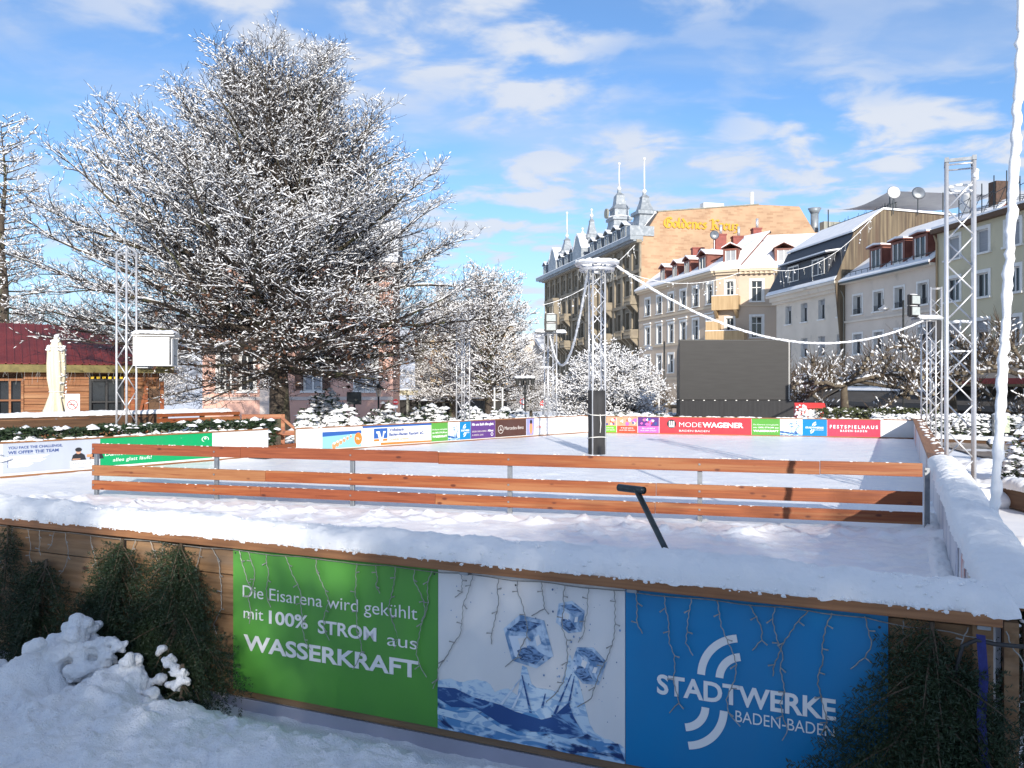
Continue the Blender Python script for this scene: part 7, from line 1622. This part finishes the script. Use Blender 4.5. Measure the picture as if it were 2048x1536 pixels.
    mb.build('stripes', INKWHITE, t, recalc=False); mb = MB(); mb.box(-.08, w * .72, -.05, -.02, .5, z1 - .33); mb.build('menu_board', PWHITE, t); mb = MB(); mb.prismx([(-.15, z1 - .25), (1.2, z1 - .25), (1.0, z1), (.1, z1)], -w - .08, w + .08); mb.build('roof', INKRED, t, bevel=.03)
    for x in (-w * .6, w * .6): mb = MB(); mb.tube([(x, -.05, .3), (x, .08, .3)], .3, 16); mb.build('wheel', BLACK, t)
    mb = MB(); rd = random.Random(4)
    for i in range(60): mb.ball((-w + rd.uniform(-.1, .45), -.1, rd.uniform(.5, z1 - .1)), rd.uniform(.03, .09), 1, (1, .7, .8), .3, rd)
    mb.build('snow', SNOWFAR, t, True)
    # right side bits
    Y = 35.8; t = thing('utility_box', 'grey metal utility box in the snowy hedge at the right', 'utility box', (rx(1997, Y), Y, 0), R(-8)); z = rz(831, Y); mb = MB(); mb.box(-.16, .16, 0, .3, 0, z); mb.build('cabinet', STEEL, t, bevel=.01); mb = MB(); mb.box(.17, .45, .02, .3, .4, z - .02); mb.build('side_box', mat('pale_green_box', (.40, .46, .34), .6), t); snow_strip('snow', t, .66, 0, .3, z, .10, 3, .02, .03).location.x = -.17
    f = Frame(ray(1868, 0, 36).to_2d(), ray(2120, 0, 33).to_2d()); t = thing('low_wall', 'low kerb wall with a snow roll before the right hedge', 'wall', (f.o.x, f.o.y, 0), f.th); mb = MB(); mb.box(0, f.L, 0, .3, 0, .16); mb.build('kerb', WOODDARK, t); snow_strip('snow', t, f.L, 0, .3, .15, .16, 5, .05, .05)
    t = thing('snowy_log', 'short snowy log lying against the low kerb wall', 'log', ray(1985, 893, 32)); t.location.z = .1; mb = MB(); mb.tube([(.3, .8, .10), (-.35, -.6, .06)], .09, 10); mb.build('log', BARK, t, True); mb = MB(); mb.tube([(.32, .78, .17), (-.34, -.58, .13)], .075, 8); mb.build('snow', SNOWFAR, t, True)
    f = Frame(ray(2000, 0, 17.2).to_2d(), ray(2140, 0, 15).to_2d()); t = thing('planter', 'wooden planter edge with thick snow at the right edge', 'planter', (f.o.x, f.o.y, 0), f.th); mb = MB(); mb.box(0, f.L, 0, .4, 0, .38); mb.build('box', WOODDARK, t); snow_strip('snow', t, f.L, 0, .4, .37, .20, 6, .05, .03)
    f = Frame(ray(2028, 0, 26).to_2d(), ray(2160, 0, 25).to_2d()); t = thing('notice_stand', 'dark wooden stand with a snow cap at the right edge before the hedge', 'stand', (f.o.x, f.o.y, 0), f.th); mb = MB(); mb.box(.1, f.L, 0, .5, 0, rz(868, 26)); mb.build('stand', WOODDARK, t); snow_strip('snow', t, f.L, -.05, .5, rz(868, 26), .14, 7, .05, .04)
    # trodden snow mounds outside the right barrier
    balls = []; rd = random.Random(9)
    for i in range(90): u, v = rd.uniform(1925, 2010), rd.uniform(930, 1010); Y = 2.45 * FPX / (v - CV); balls.append(((rx(u, Y), Y, rd.uniform(-.1, .12)), rd.uniform(.2, .5), (1, 1, .5)))
    for i in range(40): Y = rd.uniform(6.5, 13); balls.append(((.456 * Y + .436 + rd.uniform(.7, 1.6), Y, rd.uniform(-.1, .15)), rd.uniform(.2, .4), (1, 1, .5)))
    tag(snow_union('snow_heap', balls, .06, SNOWFAR, None, .04, 3, 2), 'heap of shovelled snow on the paving outside the right barrier', 'snow heap')
furniture()

# ------------------------------------------------------------------ unseen trees added behind the camera to shade the front barrier
def behind():
    S = gen_tree(77, 12.0, lambda z, az: np.interp(z, [0, 3, 7, 10, 13], [1.8, 2.8, 3.0, 2.4, .6]), 2.4, 90, .26, lambda q: R(6 + 50 * q), sec_sp=.32, ter_sp=.22, twig_sp=.17)
    g = 'frosted trees behind the viewpoint'
    t = make_tree('frosted_tree', 'tall frosted tree in the row behind the viewpoint', (.6, -17, 0), S, lambda P, lv: np.full(len(P), .62), min_r=.006, snow_r=(.02, .045), seed=9, group=g); t.scale = (.72,) * 3
    rd = random.Random(6)
    for x, y, s in ((-.8, -16.2, .75), (2.5, -19.5, .80), (-6.8, -18, .78), (-.4, -21, .86), (-3.2, -20.5, .85), (-9.5, -19, .80), (-4.6, -18, .80), (-14.5, -18, .72), (-2.2, -18.5, .80), (-7, -24, .93), (-1.8, -24, .95), (-4.5, -27, 1.02), (-9.5, -28, 1.02), (3.9, -23, .92),
                    (5.2, -17.5, .82), (7.8, -18.5, .84), (10.6, -18, .84), (14, -18, .82), (6.4, -23.5, .97), (9.2, -24, .98), (12.4, -24, .97), (5.6, -29, 1.10), (8.5, -30, 1.12), (11.5, -30, 1.1)):
        copy_thing(t, (x, y, 0), rd.uniform(0, 6), s)
behind()
